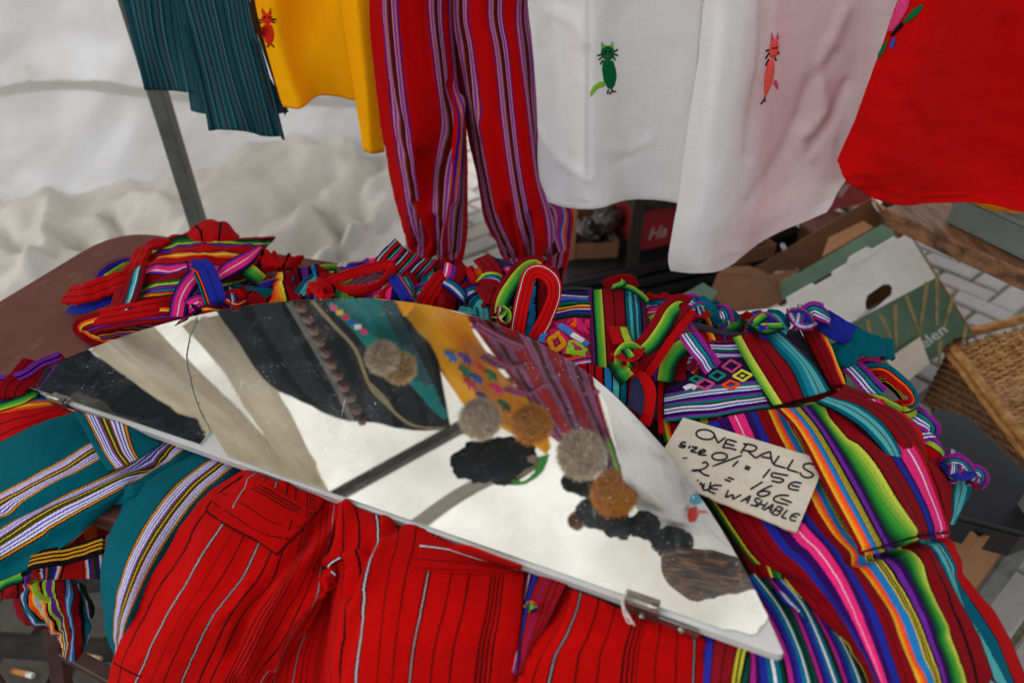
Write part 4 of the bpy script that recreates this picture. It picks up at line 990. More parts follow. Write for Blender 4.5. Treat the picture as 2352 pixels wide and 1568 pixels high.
# --- red tunic at the right
REDC = plain_cloth('red_cotton', 'c00c0a', translucent=.1, mott=.1)
tq = thing('red_tunic', 'bright red tunic with a pink embroidered flower at the right end of the rail', 'tunic', py(2150, 200, .98), G_H)
rows = on_y([[r3(1700, -150), r3(1625, 30), r3(1500, 380), r3(1400, 640), r3(1325, 810), r3(1270, 925)],
             [r3(1900, -150, -.03), r3(1850, 30, -.03), r3(1740, 380, -.03), r3(1640, 700, -.03), r3(1540, 940, -.03), r3(1345, 1050, -.02)],
             [r3(2150, -150, .02), r3(2120, 30, .02), r3(2050, 380, .02), r3(1960, 760, .02), r3(1880, 1030, .01), r3(1590, 1168, -.01)],
             [r3(2400, -150, .03), r3(2380, 30, .03), r3(2300, 380, .03), r3(2260, 760, .03), r3(2210, 1050, .03), r3(1960, 1165, .01)],
             [r3(2700, -150, 0), r3(2680, 30, 0), r3(2660, 380, 0), r3(2640, 760, 0), r3(2600, 1080, .0), r3(2400, 1215, 0)],
             [r3(3000, -150, .03), r3(3000, 30, .03), r3(3000, 380, .03), r3(2980, 760, .03), r3(2960, 1080, .03), r3(2900, 1280, .03)]], .98)
rows.insert(0, top_row(rows[0], 1.26, .9))
CR = [([r3(*p)[:2] for p in q], a, w) for q, a, w in (([(1620, 520), (1750, 720), (1820, 900)], -.004, 16), ([(2200, 150), (2150, 500), (2080, 900)], -.008, 26), ([(1480, 1030), (1700, 1110), (2000, 1110)], .002, 8))]
sh_r = sheet('front_panel', rows, REDC, tq, cr=.002, nu=110, nv=100, wr=[(.013, 5, 1.2, 24), (.0015, 12, 26, 26, 'r')], creases=CR)
fr = on(sh_r)
b = decal('embroidered_flower', [r3(*p)[:2] for p in [(1630, -10), (1700, -10), (1680, 60), (1640, 130), (1600, 180), (1570, 178), (1580, 120), (1610, 60)]], fr, M_hot, tq, .003)
decal('leaf', [r3(*p)[:2] for p in [(1765, 24), (1772, 45), (1740, 85), (1690, 125), (1655, 140), (1670, 105), (1710, 60)]], fr, M_gth, b, .003)
decal('stem', [r3(*p)[:2] for p in [(1650, 125), (1662, 145), (1620, 190), (1590, 215), (1582, 205), (1610, 165)]], fr, M_kth, b, .002)
decal('leaf', [r3(*p)[:2] for p in [(1570, 225), (1566, 255), (1540, 310), (1510, 345), (1512, 312), (1540, 260)]], fr, M_gth, b, .002)
decal('bud', [r3(*p)[:2] for p in [(1605, 212), (1614, 230), (1600, 275), (1585, 285), (1580, 265), (1592, 230)]], fr, yarn('blue_thread', '3450c0'), b, .002)

# ================================================================== WHAT ONLY THE MIRROR SEES: the upper halves of the garments and the goods on the rail
DY = .15
def pmy(x, y, Y): return pm(x, y, Y+DY)
def pmrows(cols, Y):
    Y = Y+DY
    R = len(cols[0]); return [[pm(c[i][0], c[i][1], Y+(c[i][2] if len(c[i]) > 2 else 0)) for c in cols] for i in range(R)]
# dark coat
CH_ = stripes('charcoal_quilt', [(1, '23262a'), (.5, '191b1f'), (1.2, '2b2e31'), (.4, '14161a')]*3, wob=.05, mott=.5)
tq = thing('dark_coat', 'black coat with beaded strip and chain trim, in the left half of the mirror', 'coat', pmy(700, 800, 1.02), G_H)
rows = pmrows([[(490, 700), (545, 780), (600, 860), (640, 895)], [(620, 690, .02), (660, 780, .02), (720, 880, .0), (770, 962, .0)], [(752, 690, -.02), (790, 780, -.02), (830, 880, -.01), (850, 972, 0)], [(850, 690, .01), (890, 800, .01), (940, 900, 0), (960, 990, .0)], [(960, 700, .03), (1000, 800, .03), (1020, 900, .03), (1036, 985, .03)]], 1.12)
sheet('coat_body', rows, CH_, tq, nu=60, nv=50, wr=[(.006, 12, 5, 3)])
M_chain = surf('dull_chain', '77736c', .4, .2, 200, .2, .001, metal=.6)
M_bead = surf('brown_beads', '74452f', .35, .2, 60, .1, .001, spec=.6)
M_trim = plain_cloth('tan_trim', 'a08e68')
ribbon('chain_trim', [pmy(664, 694, 1.08), pmy(720, 790, 1.08), pmy(770, 880, 1.08), pmy(808, 966, 1.08)], .016, M_chain, tq, wr=.003)
for k in range(11):
    s = k/10; p = pmy(694+138*s, 704+262*s, 1.075)
    lump('bead', p, .014, .014, .016, M_bead, tq, .12, 2, k, 14)
ribbon('edge_trim', [pmy(716, 690, 1.08), pmy(770, 750, 1.08), pmy(816, 802, 1.08), pmy(848, 882, 1.08), pmy(880, 920, 1.08), pmy(945, 975, 1.08), pmy(1020, 983, 1.09)], .009, M_trim, tq)
ribbon('edge_trim', [pmy(850, 880, 1.07), pmy(880, 910, 1.07), pmy(905, 945, 1.07)], .007, M_trim, tq)
# teal blouse upper part
TEALF = plain_cloth('teal_cotton', '0d7a78', translucent=.1, mott=.3)
tq = thing('teal_blouse', 'bright teal blouse with a multicoloured ribbon, reflected beside the yellow tunic', 'blouse', pmy(850, 760, 1.1), G_H)
rows = pmrows([[(752, 690), (790, 740), (840, 800), (880, 850)], [(820, 685, -.02), (850, 745, -.02), (890, 800, -.02), (905, 860, -.02)], [(890, 688), (915, 760), (945, 830), (965, 880)]], 1.06)
sheet('body', rows, TEALF, tq, nu=40, nv=40, wr=[(.008, 12, 6, 5)])
rows = pmrows([[(930, 860), (960, 900), (990, 935), (1020, 965)], [(965, 820, -.01), (990, 870, -.01), (1010, 920, 0), (1030, 955, 0)]], 1.07)
sheet('sleeve', rows, TEALF, tq, nu=20, nv=40, wr=[(.006, 12, 6, 8)])
rows = pmrows([[(870, 690), (910, 770), (950, 850), (975, 890)], [(905, 690, -.01), (940, 770, -.01), (975, 840, -.01), (995, 880, -.01)]], 1.05)
sheet('lapel', rows, TEALS, tq, nu=20, nv=40)
cols_ = ['d84a80', 'e0b430', 'c83040', '3450b0', 'e0dcd8', 'e0407a']
for k in range(6):
    x, y = 765+k*14, 706+k*11
    decal('ribbon_patch', [(x-8, y-4), (x+8, y-6), (x+10, y+5), (x-6, y+7)], (lambda x, y, h=0: pmy(x, y, 1.035)), plain_cloth('ribbon_%s' % 'abcdef'[k], cols_[k]), tq, 0)
# yellow tunic, front with embroidered figures
tq = thing('yellow_blouse', 'yellow blouse with small bright embroidered animals, reflected at the middle of the mirror', 'blouse', pmy(1080, 850, 1.15), G_H)
rows = pmrows([[(884, 690), (940, 760), (985, 815), (1030, 885), (1065, 930), (1110, 965), (1200, 1010), (1255, 1044)], [(950, 690, -.03), (1000, 760, -.03), (1045, 815, -.03), (1075, 880, -.03), (1110, 920, -.03), (1150, 955, -.03), (1220, 990, -.02), (1258, 1040)], [(1020, 700, .02), (1060, 760, .02), (1090, 815, .02), (1115, 870, .02), (1150, 910, .01), (1190, 945, .01), (1240, 985, 0), (1262, 1036)], [(1074, 722, .0), (1095, 770, .0), (1120, 815, .0), (1150, 860, 0), (1185, 895, 0), (1215, 925, 0), (1252, 975, 0), (1266, 1030)]], 1.16)
sheet('body', rows, YEL, tq, nu=60, nv=60, wr=[(.006, 10, 4, 5), (.003, 30, 12, 6)])
for k, (x, y, c) in enumerate([(1038, 818, '3c78c8'), (1070, 822, '5a3090'), (1100, 840, 'e0481c'), (1070, 852, '187048'), (1096, 868, '2c50a8'), (1130, 860, '287838'), (1082, 882, 'd83048'), (1143, 892, 'e8306c'), (1160, 930, '1c5c30'), (1110, 912, '3c2a60')]):
    fc_ = (lambda x, y, h=0: pmy(x, y, 1.118-h))
    m_ = yarn('figure_thread_%s' % 'abcdefghij'[k], c)
    b = decal('embroidered_animal', ell(x, y, 15, 8, 40, 12), fc_, m_, tq, .002)
    decal('head', ell(x-12, y-8, 7, 6, 0, 8), fc_, m_, b, .002); decal('leg', [(x-6, y+4), (x, y+4), (x-2, y+14), (x-7, y+14)], fc_, m_, b, .001); decal('leg', [(x+6, y+7), (x+12, y+7), (x+10, y+17), (x+5, y+17)], fc_, m_, b, .001)
# red shirt with purple bands
RSH = stripes('red_shirt_stripe', [(1, REDP)]+band()+[(2.2, REDP)]+band()+[(2.4, REDP)]+band()+[(.6, REDP)], wob=.01, translucent=.1)
tq = thing('red_shirt', 'red shirt with purple striped bands, reflected at the right half of the mirror', 'shirt', pmy(1250, 900, 1.15), G_H)
rows = pmrows([[(1068, 715), (1120, 800), (1170, 870), (1225, 950), (1270, 1010), (1330, 1050)], [(1160, 745, -.03), (1210, 830, -.03), (1250, 900, -.03), (1290, 970, -.03), (1330, 1030, -.03), (1370, 1080, -.03)], [(1260, 790, .02), (1290, 860, .02), (1325, 930, .02), (1350, 1000, .02), (1375, 1060, .02), (1400, 1110, .02)], [(1362, 862), (1380, 920), (1398, 980), (1415, 1040), (1424, 1090), (1432, 1160)]], 1.17)
shr = sheet('body', rows, RSH, tq, nu=60, nv=60, wr=[(.008, 10, 4, 5)])
RSB = stripes('red_waistband_stripe', [(.3, REDP)]+band()+[(.3, REDP)], wob=.01)
for pts in ([(1090, 745), (1150, 778), (1200, 800)], [(1110, 815), (1160, 842), (1215, 838)], [(1160, 890), (1215, 905), (1262, 880)], [(1340, 905), (1370, 900), (1392, 890)]):
    ribbon('woven_band', [pmy(p[0], p[1], 1.135) for p in pts], .034, RSB, tq, wr=.0006)
ribbon('edge_band', [pmy(1395, 1010, 1.12), pmy(1415, 1070, 1.12), pmy(1430, 1120, 1.12), pmy(1436, 1170, 1.12)], .03, stripes('dark_multi', GREENS+[(1, DR), (.4, BK), (1, TL)]), tq)
# white blouse
tq = thing('white_blouse', "white blouse with small red and blue embroidery, reflected at the mirror's right end", 'blouse', pmy(1560, 1100, 1.12), G_H)
rows = pmrows([[(1362, 850), (1392, 940), (1418, 1040), (1436, 1120), (1470, 1180), (1530, 1240)], [(1440, 880, -.03), (1470, 970, -.03), (1510, 1050, -.03), (1540, 1130, -.03), (1570, 1190, -.02), (1610, 1260)], [(1540, 960, .02), (1570, 1040, .02), (1610, 1110, .02), (1640, 1180, .02), (1660, 1230, .01), (1690, 1290, 0)], [(1680, 1060), (1700, 1130), (1720, 1200), (1735, 1250), (1750, 1290), (1775, 1350)]], .80)
sheet('body', rows, WHT_, tq, nu=60, nv=60, wr=[(.01, 8, 4, 5), (.004, 20, 14, 6, 'r')])
fc_ = lambda x, y, h=0: pmy(x, y, .765-h)
b = decal('embroidered_cat', [(1585, 1165), (1600, 1162), (1606, 1180), (1598, 1198), (1582, 1198), (1578, 1182)], fc_, M_ored, tq, .002)
decal('tail', [(1604, 1170), (1622, 1172), (1628, 1178), (1606, 1178)], fc_, yarn('orange_thread', 'e06020'), b, .001)
decal('embroidered_bird', [(1586, 1138), (1600, 1132), (1616, 1140), (1612, 1155), (1596, 1160), (1584, 1152)], fc_, yarn('sky_thread', '38a8d0'), tq, .002)
decal('embroidered_bud', [(1596, 1122), (1612, 1116), (1618, 1128), (1602, 1132)], fc_, M_hot, tq, .002)
# fur hats and black knitted hats along the top of the rail
def fur(name, c, r, mat, parent, n=2600, L=.018, seed=0):
    rg = random.Random(seed); V = []; Fc = []
    for k in range(n):
        z = rg.uniform(-1, 1); a = rg.uniform(0, 6.283); q = math.sqrt(1-z*z); d = np.array([q*math.cos(a), q*math.sin(a), z])
        tgt = np.array([rg.gauss(0, 1), rg.gauss(0, 1), rg.gauss(0, 1)-.5]); tgt -= (tgt@d)*d
        s = np.cross(d, tgt); s /= np.linalg.norm(s)+1e-9
        p = np.array(c)+d*r*.86; tip = p+d*L*rg.uniform(.6, 1.2)+tgt*L*.35
        i = len(V); V += [p-s*.0016, p+s*.0016, tip]; Fc.append((i, i+1, i+2))
    o = mesh(name, V, Fc, mat, parent); return o
M_furb = surf('beige_fur', 'eadfce', .9, .2, 60, 0, c2='d0c0a8'); M_furg = surf('golden_fur', 'f4b838', .9, .2, 60, 0, c2='d89420'); M_furt = surf('tan_fur', 'e4cca0', .9, .2, 60, 0, c2='c8a878')
M_knit = yarn('black_knit', '26282c', .25)
def rad(x, y, Y, px):
    p = pmir(x, y); q = pmy(x, y, Y); return px/FPX*(np.linalg.norm(p-CAMP)+np.linalg.norm(q-p))
for k, (x, y, r, m1, lb) in enumerate([(880, 822, 30, M_furb, 'small beige fur bobble over the teal blouse in the mirror'), (918, 845, 28, M_furt, 'tan fur bobble right of the small beige one in the mirror'), (1103, 962, 44, M_furb, 'beige fur bobble at the top of the yellow blouse in the mirror'), (1222, 975, 42, M_furg, 'golden fur bobble on the tip of the yellow blouse in the mirror'), (1336, 1045, 52, M_furb, 'largest shaggy beige fur bobble over the red shirt in the mirror'), (1410, 1134, 48, M_furg, 'golden fur bobble among the black knitted hats in the mirror')]):
    Y = .98 if k < 4 else .8; R_ = rad(x, y, Y, r); f_ = thing('fur_bobble', lb, 'bobble', pmy(x, y, Y), 'fur bobbles along the rail')
    lump('core', pmy(x, y, Y), R_*.9, R_*.8, R_*.85, m1, f_, .15, 2, k); fur('fur', pmy(x, y, Y), R_, m1, f_, seed=k)
for k, (x, y, r, sx, lb) in enumerate([(1130, 1055, 58, 1.5, 'wide black felt hat below the beige bobble in the mirror'), (1325, 1105, 34, 1, 'black knitted hat left of the golden bobble in the mirror'), (1372, 1175, 44, 1, 'black knitted hat under the golden bobble in the mirror'), (1415, 1205, 32, 1, 'small black knitted hat below the golden bobble in the mirror'), (1480, 1205, 34, 1, 'black knitted hat left of the white blouse in the mirror'), (1540, 1245, 40, 1.1, 'black knitted hat touching the brown fur bag in the mirror')]):
    Y = 1.02 if k < 3 else .74; R_ = rad(x, y, Y, r); h_ = thing('black_hat', lb, 'hat', pmy(x, y, Y), 'black hats along the rail')
    lump('crown', pmy(x, y, Y), R_*sx, R_*.8, R_*.95, M_knit, h_, .16, 2.2, 40+k)
    lump('bobble', pmy(x+r*.5, y+r*.55, Y), R_*.5, R_*.5, R_*.5, M_knit, h_, .18, 4, 50+k, 24)
hb = thing('green_brim_hat', 'beige hat with a green edge under the black felt hat in the mirror', 'hat', pmy(1185, 1075, 1.04))
sheet('brim', pmrows([[(1150, 1085), (1170, 1098), (1190, 1104)], [(1180, 1060), (1215, 1075), (1240, 1070)], [(1225, 1045), (1240, 1050), (1252, 1046)]], 1.0), plain_cloth('beige_felt', '9a8a74'), hb, nu=20, nv=20)
ribbon('edge', [pmy(1150, 1100, .99), pmy(1200, 1108, .99), pmy(1235, 1085, .99), pmy(1252, 1045, .99)], .03, plain_cloth('green_felt', '3c8c34'), hb)
bl_ = lump('orange_bobble', pmy(1325, 1195, 1.0), .03, .03, .03, surf('amber_fur', '8a5420', .9, .3, 80, 0), None, .2, 4, 3)
tag(bl_, 'small amber bobble at the far left of the black hats in the mirror', 'bobble')
t = NT('brown_fur'); uvm = t.n('ShaderNodeUVMap', uv_map='Metric').outputs[0]; nz = t.noise(mapping(t, uvm, 12, 60), 1, 4)
M_bfur = t.out(t.bsdf(t.ramp(nz, [(.4, lin('1c1714')), (.52, lin('4a2f1e')), (.66, lin('8a5c34'))]), .9).outputs[0])
fg = thing('fur_bag', 'brown and black fur bag hanging at the lower right of the mirror', 'bag', pmy(1630, 1330, .56))
sheet('front', pmrows([[(1520, 1262), (1522, 1310), (1545, 1350), (1590, 1384)], [(1590, 1256, -.03), (1595, 1310, -.05), (1600, 1350, -.04), (1605, 1385)], [(1680, 1275, -.03), (1675, 1320, -.05), (1660, 1355, -.04), (1625, 1378)], [(1740, 1300), (1745, 1330), (1742, 1352), (1640, 1372)]], .56), M_bfur, fg, nu=40, nv=40, wr=[(.004, 10, 10, 3)])
# cream curtain and dark jackets at the left end
M_cream2 = surf('cream_canvas', 'd2c3a8', .8, .12, 5, .2, .004)
cu = thing('canvas_curtain', 'gathered cream canvas hanging in heavy folds, seen in the left end of the mirror', 'curtain', pmy(560, 900, 1.45))
sheet('fold', pmrows([[(225, 800), (330, 890), (470, 990), (540, 1060), (640, 1140)], [(290, 760, -.06), (390, 850, -.06), (480, 930, -.06), (560, 1010, -.06), (690, 1140, -.06)], [(350, 742), (440, 840), (500, 900), (570, 960), (742, 1135)]], 1.42), M_cream2, cu, nu=50, nv=60, wr=[(.03, 4, 1, 4), (.01, 12, 3, 5)])
sheet('fold', pmrows([[(430, 750), (500, 840), (560, 930), (640, 1040), (742, 1138)], [(480, 725, -.08), (545, 800, -.08), (620, 900, -.08), (680, 1000, -.08), (745, 1130, -.05)], [(525, 738), (600, 850), (660, 950), (705, 1040), (750, 1128)]], 1.36), M_cream2, cu, nu=50, nv=60, wr=[(.02, 6, 1, 14), (.01, 12, 3, 15)])
jk = thing('navy_jackets', 'dark navy jackets bunched at the far left end of the mirror', 'jacket', pmy(250, 930, 1.1))
sheet('bunch', pmrows([[(20, 880), (140, 960), (290, 1010), (470, 1030)], [(110, 840, -.05), (220, 910, -.05), (340, 960, -.05), (475, 1010, -.05)], [(205, 800), (270, 845), (370, 920), (482, 995)]], 1.1), plain_cloth('navy_cloth', '1e222e', mott=.6), jk, nu=70, nv=70, wr=[(.014, 9, 9, 4, 'r'), (.006, 30, 30, 5)])
sheet('sleeve', pmrows([[(150, 925), (250, 975), (350, 1010)], [(190, 905, -.03), (280, 950, -.03), (375, 1000, -.03)]], 1.0), plain_cloth('grey_knit', '4a4244', mott=.6), jk, nu=20, nv=40, wr=[(.01, 20, 20, 6)])
# ================================================================== CLOTHES ON THE TABLE
G_T = "children's overalls piled on the table"
def S_(name, seq, **kw): return stripes(name, seq, **kw)
M_red = S_('red_black_lines', [(2, BR), (.3, BK), (2.2, BR), (.3, BK), (2, BR)], zig=.01, zf=200)
M_redp = plain_cloth('plain_red', 'b00c10')
M_grn = S_('green_lime', GREENS, zig=.004)
M_grnred = S_('green_lime_red', GREENS[:-1]+[(.3, BK), (2.2, DR)], zig=.004)
M_blue = S_('blue_white_teal', [(.6, BK), (1.2, BL), (.4, WH), (.3, BL), (.4, WH), (1, TL), (.4, GR), (.8, BL), (.4, BK)], zig=.03, zf=200)
M_royal = S_('royal_blue', [(2.2, '20288c'), (.2, BK), (2, '20288c'), (.2, BK), (.4, OR), (.3, BK), (.5, TL)])
M_teal = S_('teal_dark_line', [(.5, TL), (.7, LT), (.15, '3a1030'), (.7, LT), (.6, TL), (.15, BK), (.5, TL)], zig=.02, zf=260)
M_multi = S_('purple_white_teal', [(.4, MG), (.3, PU), (.4, WH), (.3, BL), (.4, WH), (.3, BL), (.6, '0c7a70'), (.25, BK), (.7, PU), (.4, MG)], zig=.03, zf=220)
M_dred = S_('dark_red_lines', [(1.6, DR), (.2, BK), (1.6, DR), (.2, BK), (1.6, DR)])
M_pink = S_('pink_white', [(.4, BK), (.7, VI), (1.2, PK), (.25, WH), (1.2, PK), (.6, PU), (.3, BK)], zig=.015)
M_org = S_('red_orange_yellow', [(1.4, DR), (.2, BK)]+grad('d83010', 'e8c030', 1.4)+[(.2, BK), (1, DR), (.3, BK), (.6, PU), (.2, BK), (1.2, DR)], zig=.008)
M_lining = plain_cloth('grey_lining', '33333e', mott=.2)
M_navyl = plain_cloth('navy_lining', '2c2c4a', mott=.2)
M_tealp = plain_cloth('plain_teal', '00525e')
M_plaid = S_('red_black_teal_check', [(.8, BR), (.2, BK), (.5, BR), (.2, BK), (.7, BR), (.25, BK), (.7, LB), (.15, BK), (.6, LT), (.15, BK), (.5, TL), (.25, BK), (.9, BR), (.2, BK), (1, BR)], zig=.01)
MULTI = [(1.2, DR), (.15, BK), (1, DR), (.15, BK)]+grad('d83010', 'e0c030', .9)+[(.15, BK), (.9, DR), (.3, BK), (.5, PU), (.25, BK), (.3, LB), (.15, BK), (1.1, DR), (.2, BK)]+grad('14582c', '80a832', 1.1)+[(.15, BK), (.6, DR), (.4, PU), (.7, PK), (.15, WH), (.6, PK), (.4, VI), (.2, BK), (1, DR), (.15, BK), (.5, TL), (.4, LT), (.15, BK)]
M_multi2 = S_('rainbow_stripe', MULTI+MULTI[:18], zig=.004, wob=.012)
M_navstr = S_('navy_green_pink_stripe', [(.7, NV), (.25, WH), (.4, TL), (.3, BK), (.7, BR), (.3, BK), (.5, DG), (.25, LT), (.5, NV), (.3, PK), (.8, DR), (.25, BK)]*3, zig=.004, wob=.006)

def knot(parent, c, size, mats, ang=0, r=None, f=pz, seed=0):
    """an overhand knot: two straps wrapped over each other round a soft core"""
    x, y, h = c; rg = random.Random(seed)
    ca, sa = math.cos(math.radians(ang)), math.sin(math.radians(ang))
    def q(a, b, dh): return (x+size*(a*ca-b*sa), y+size*(a*sa+b*ca), h+dh)
    k = size/FPX*.95
    w = k*.55
    o = ribbon('knot', [q(-.75, .5, -.012), q(-.55, -.1, .004), q(-.05, -.42, .010), q(.5, -.25, .006), q(.8, .35, -.012)], w, mats[0], parent, f=f, th=.003, seed=seed, n=30)
    ribbon('knot_wrap', [q(-.85, -.25, -.010), q(-.4, .12, .010), q(.15, .3, .016), q(.65, .15, .006), q(.9, -.3, -.012)], w*.9, mats[1 % len(mats)], o, f=f, th=.003, seed=seed+1, n=30)
    ribbon('knot_wrap', [q(-.35, -.75, -.012), q(-.15, -.3, .008), q(.02, .15, .018), q(.05, .55, .006), q(-.05, .85, -.012)], w*.8, mats[2 % len(mats)], o, f=f, th=.003, seed=seed+2, n=30)
    lump('knot_core', f(*q(0, .05, -.004)), k*.55, k*.5, k*.38, mats[0], o, .15, 2, seed, 20)
    return o
def R_(parent, r, pts, w, mat, roll=0, name='strap', **kw):
    w = w*(.74 if name == 'strap' and parent is not h1 else 1)
    return ribbon(name, [r(*p) for p in pts], w, mat, parent, roll=roll, **kw)

# ---------------------------------------------------------------- bunched overalls at the back left
h1 = thing('overalls', 'red multicoloured overalls bunched up alone on the bare brown tabletop at the back left', 'overalls', pz(400, 660), G_T)
# body: folded striped cloth
def vsheet(name, rows, mat, parent, **kw):
    """like sheet, but the stripes run along the rows (top row = first stripe)"""
    return sheet(name, [list(c) for c in zip(*rows)], mat, parent, **kw)
M_heap = S_('heap_stripe', [(.4, BR), (.3, BK), (.5, DG), (.5, GR), (.4, LI), (.2, BK), (.5, PU), (.2, BK), (1.4, BR), (.15, BK), (.35, 'b85030'), (.35, 'dcb43c'), (.35, OR), (.15, BK), (1.6, BR), (.2, BK), (.4, PU), (.7, PK), (.3, 'e8a0c8'), (.4, PU), (.2, BK), (1.6, DR), (.15, BK), (.5, GR), (.5, LI), (.2, BK), (.6, PU), (.2, BK), (.4, LB), (.2, BK), (.5, OR), (.3, YE), (.2, BK), (1.2, BR)], zig=.004, wob=.02)
vsheet('body', [[r4(900, 225, .035), r4(1060, 165, .055), r4(1250, 175, .06), r4(1430, 185, .05), r4(1580, 190, .03)],
                [r4(850, 315, .05), r4(1050, 270, .07), r4(1250, 265, .07), r4(1420, 265, .06), r4(1540, 250, .03)],
                [r4(790, 400, .055), r4(980, 360, .07), r4(1130, 340, .07), r4(1330, 370, .055), r4(1500, 330, .03)],
                [r4(720, 500, .05), r4(930, 470, .065), r4(1060, 460, .065), r4(1250, 470, .05), r4(1450, 420, .03)],
                [r4(640, 590, .04), r4(840, 570, .055), r4(1000, 540, .055), r4(1150, 560, .045), r4(1350, 520, .03)]], M_heap, h1, nu=80, nv=70, wr=[(.005, 16, 16, 4), (.003, 40, 30, 8)], roll=.015, rollv=.02)
sheet('leg', [[r4(1070, 160, .045), r4(1090, 120, .055), r4(1190, 88, .06), r4(1290, 110, .055), r4(1370, 190, .04)], [r4(1080, 215, .05), r4(1130, 160, .068), r4(1210, 140, .072), r4(1280, 160, .068), r4(1350, 215, .05)], [r4(1090, 240, .05), r4(1140, 225, .06), r4(1210, 220, .065), r4(1270, 225, .06), r4(1330, 240, .05)]], M_red, h1, nu=50, nv=30, wr=[(.004, 30, 20, 3)])
# flap with teal stripe on the left, hem roll and cuff
sheet('pocket', [[r4(700, 420, .06), r4(780, 370, .07), r4(850, 330, .075)], [r4(650, 520, .055), r4(745, 480, .068), r4(830, 440, .072)], [r4(625, 605, .045), r4(700, 605, .06), r4(775, 590, .065)]], S_('pocket_teal', [(1.2, DR), (.15, BK), (.8, DR), (.15, BK), (.4, TL), (.5, LT), (.15, 'dcd8e0'), (.4, TL), (.2, BK), (1, DR)], zig=.01), h1, nu=36, nv=30, wr=[(.002, 30, 20, 3)], roll=.006)
R_(h1, r4, [(390, 515, .03), (480, 510, .045), (600, 470, .055), (720, 420, .065), (780, 350, .06), (830, 260, .055), (940, 205, .05)], .032, M_red, [10, 0, 0, -10, -30, -40, -30], 'sleeve', th=.008, wr=.002)
R_(h1, r4, [(400, 590, .01), (470, 590, .02), (560, 560, .03), (660, 520, .04)], .02, M_royal, 0)
R_(h1, r4, [(550, 440, .02), (600, 380, .035), (690, 330, .04), (770, 320, .04)], .017, M_royal, [0, 20, 30, 10])
R_(h1, r4, [(570, 450, .015), (630, 410, .03), (700, 365, .035), (760, 340, .035)], .015, M_grn, [0, 20, 20, 0])
R_(h1, r4, [(1030, 630, .05), (960, 620, .055), (780, 640, .05), (620, 665, .04), (500, 690, .03), (490, 720, .02), (560, 755, .014), (660, 770, .01)], .03, M_org, [0, 0, 0, -10, -40, -20, 0, 0], 'hem', th=.008, wr=.002)
R_(h1, r4, [(1060, 560, .05), (900, 590, .06), (720, 620, .055), (560, 650, .04)], .026, M_red, 0, 'hem', th=.01)
R_(h1, r4, [(1010, 700, .025), (850, 700, .03), (700, 700, .025), (580, 715, .02)], .035, M_multi2, 0, 'hem', th=.008, wr=.003)
# straps in front: pink, blue loop, tied end
R_(h1, r4, [(1020, 640, .06), (1040, 540, .07), (1080, 460, .08), (1130, 400, .085), (1110, 350, .085)], .024, M_pink, [0, 10, 20, 20, 60])
R_(h1, r4, [(1250, 590, .05), (1235, 540, .07), (1200, 440, .085), (1160, 360, .09), (1110, 345, .088), (1105, 380, .08)], .03, M_royal, [0, 0, 0, 0, 40, 80])
R_(h1, r4, [(1230, 430, .07), (1320, 370, .08), (1420, 310, .085), (1495, 245, .075)], .02, M_pink, [0, 20, 20, 40], wend=[.8, 1.2, 1.1, .4], th=.003)
R_(h1, r4, [(1360, 330, .07), (1430, 380, .07), (1500, 440, .05)], .026, M_grn, 0)
sheet('cuff', [[r4(1450, 260, .045), r4(1540, 250, .06), r4(1650, 290, .06), r4(1725, 330, .045)], [r4(1420, 330, .05), r4(1520, 320, .07), r4(1620, 350, .07), r4(1700, 370, .05)], [r4(1430, 400, .04), r4(1500, 390, .055), r4(1570, 390, .05), r4(1640, 390, .04)]], M_red, h1, nu=50, nv=40, wr=[(.008, 60, 30, 8), (.004, 20, 20, 9)], roll=.015)
R_(h1, r4, [(1040, 640, .05), (1090, 590, .06), (1150, 560, .065), (1130, 620, .05)], .026, M_pink, 10)
R_(h1, r4, [(1090, 640, .05), (1140, 600, .055), (1200, 590, .06), (1260, 600, .05)], .02, M_org, 10)
knot(h1, r4(1340, 540, .055), 34, [M_red, M_org, M_blue], 10, seed=3)
R_(h1, r4, [(1250, 640, .04), (1310, 610, .045), (1400, 590, .045)], .02, M_blue, 0)
# ---------------------------------------------------------------- middle heap of straps
h2 = thing('overalls', 'heap of overalls with tangled knotted straps under the red trouser cuffs', 'overalls', pz(900, 650), G_T)
sheet('body', [[r4(1380, 420, .015), (660, 625, .02), (760, 618, .03), (880, 610, .035), (1000, 612, .035), (1130, 620, .04), (1290, 640, .04)], [r4(1400, 500, .03), (660, 650, .035), (770, 645, .05), (890, 640, .05), (1010, 645, .05), (1140, 650, .055), (1290, 665, .05)], [r4(1300, 600, .04), (660, 690, .045), (770, 680, .055), (890, 678, .06), (1010, 690, .06), (1140, 715, .06), (1290, 760, .055)], [r4(1250, 680, .03), (660, 720, .03), (770, 720, .03), (890, 720, .03), (1010, 740, .035), (1140, 770, .04), (1290, 830, .04)]], M_multi2, h2, nu=90, nv=50, wr=[(.014, 20, 20, 4, 'r'), (.006, 50, 40, 5)])
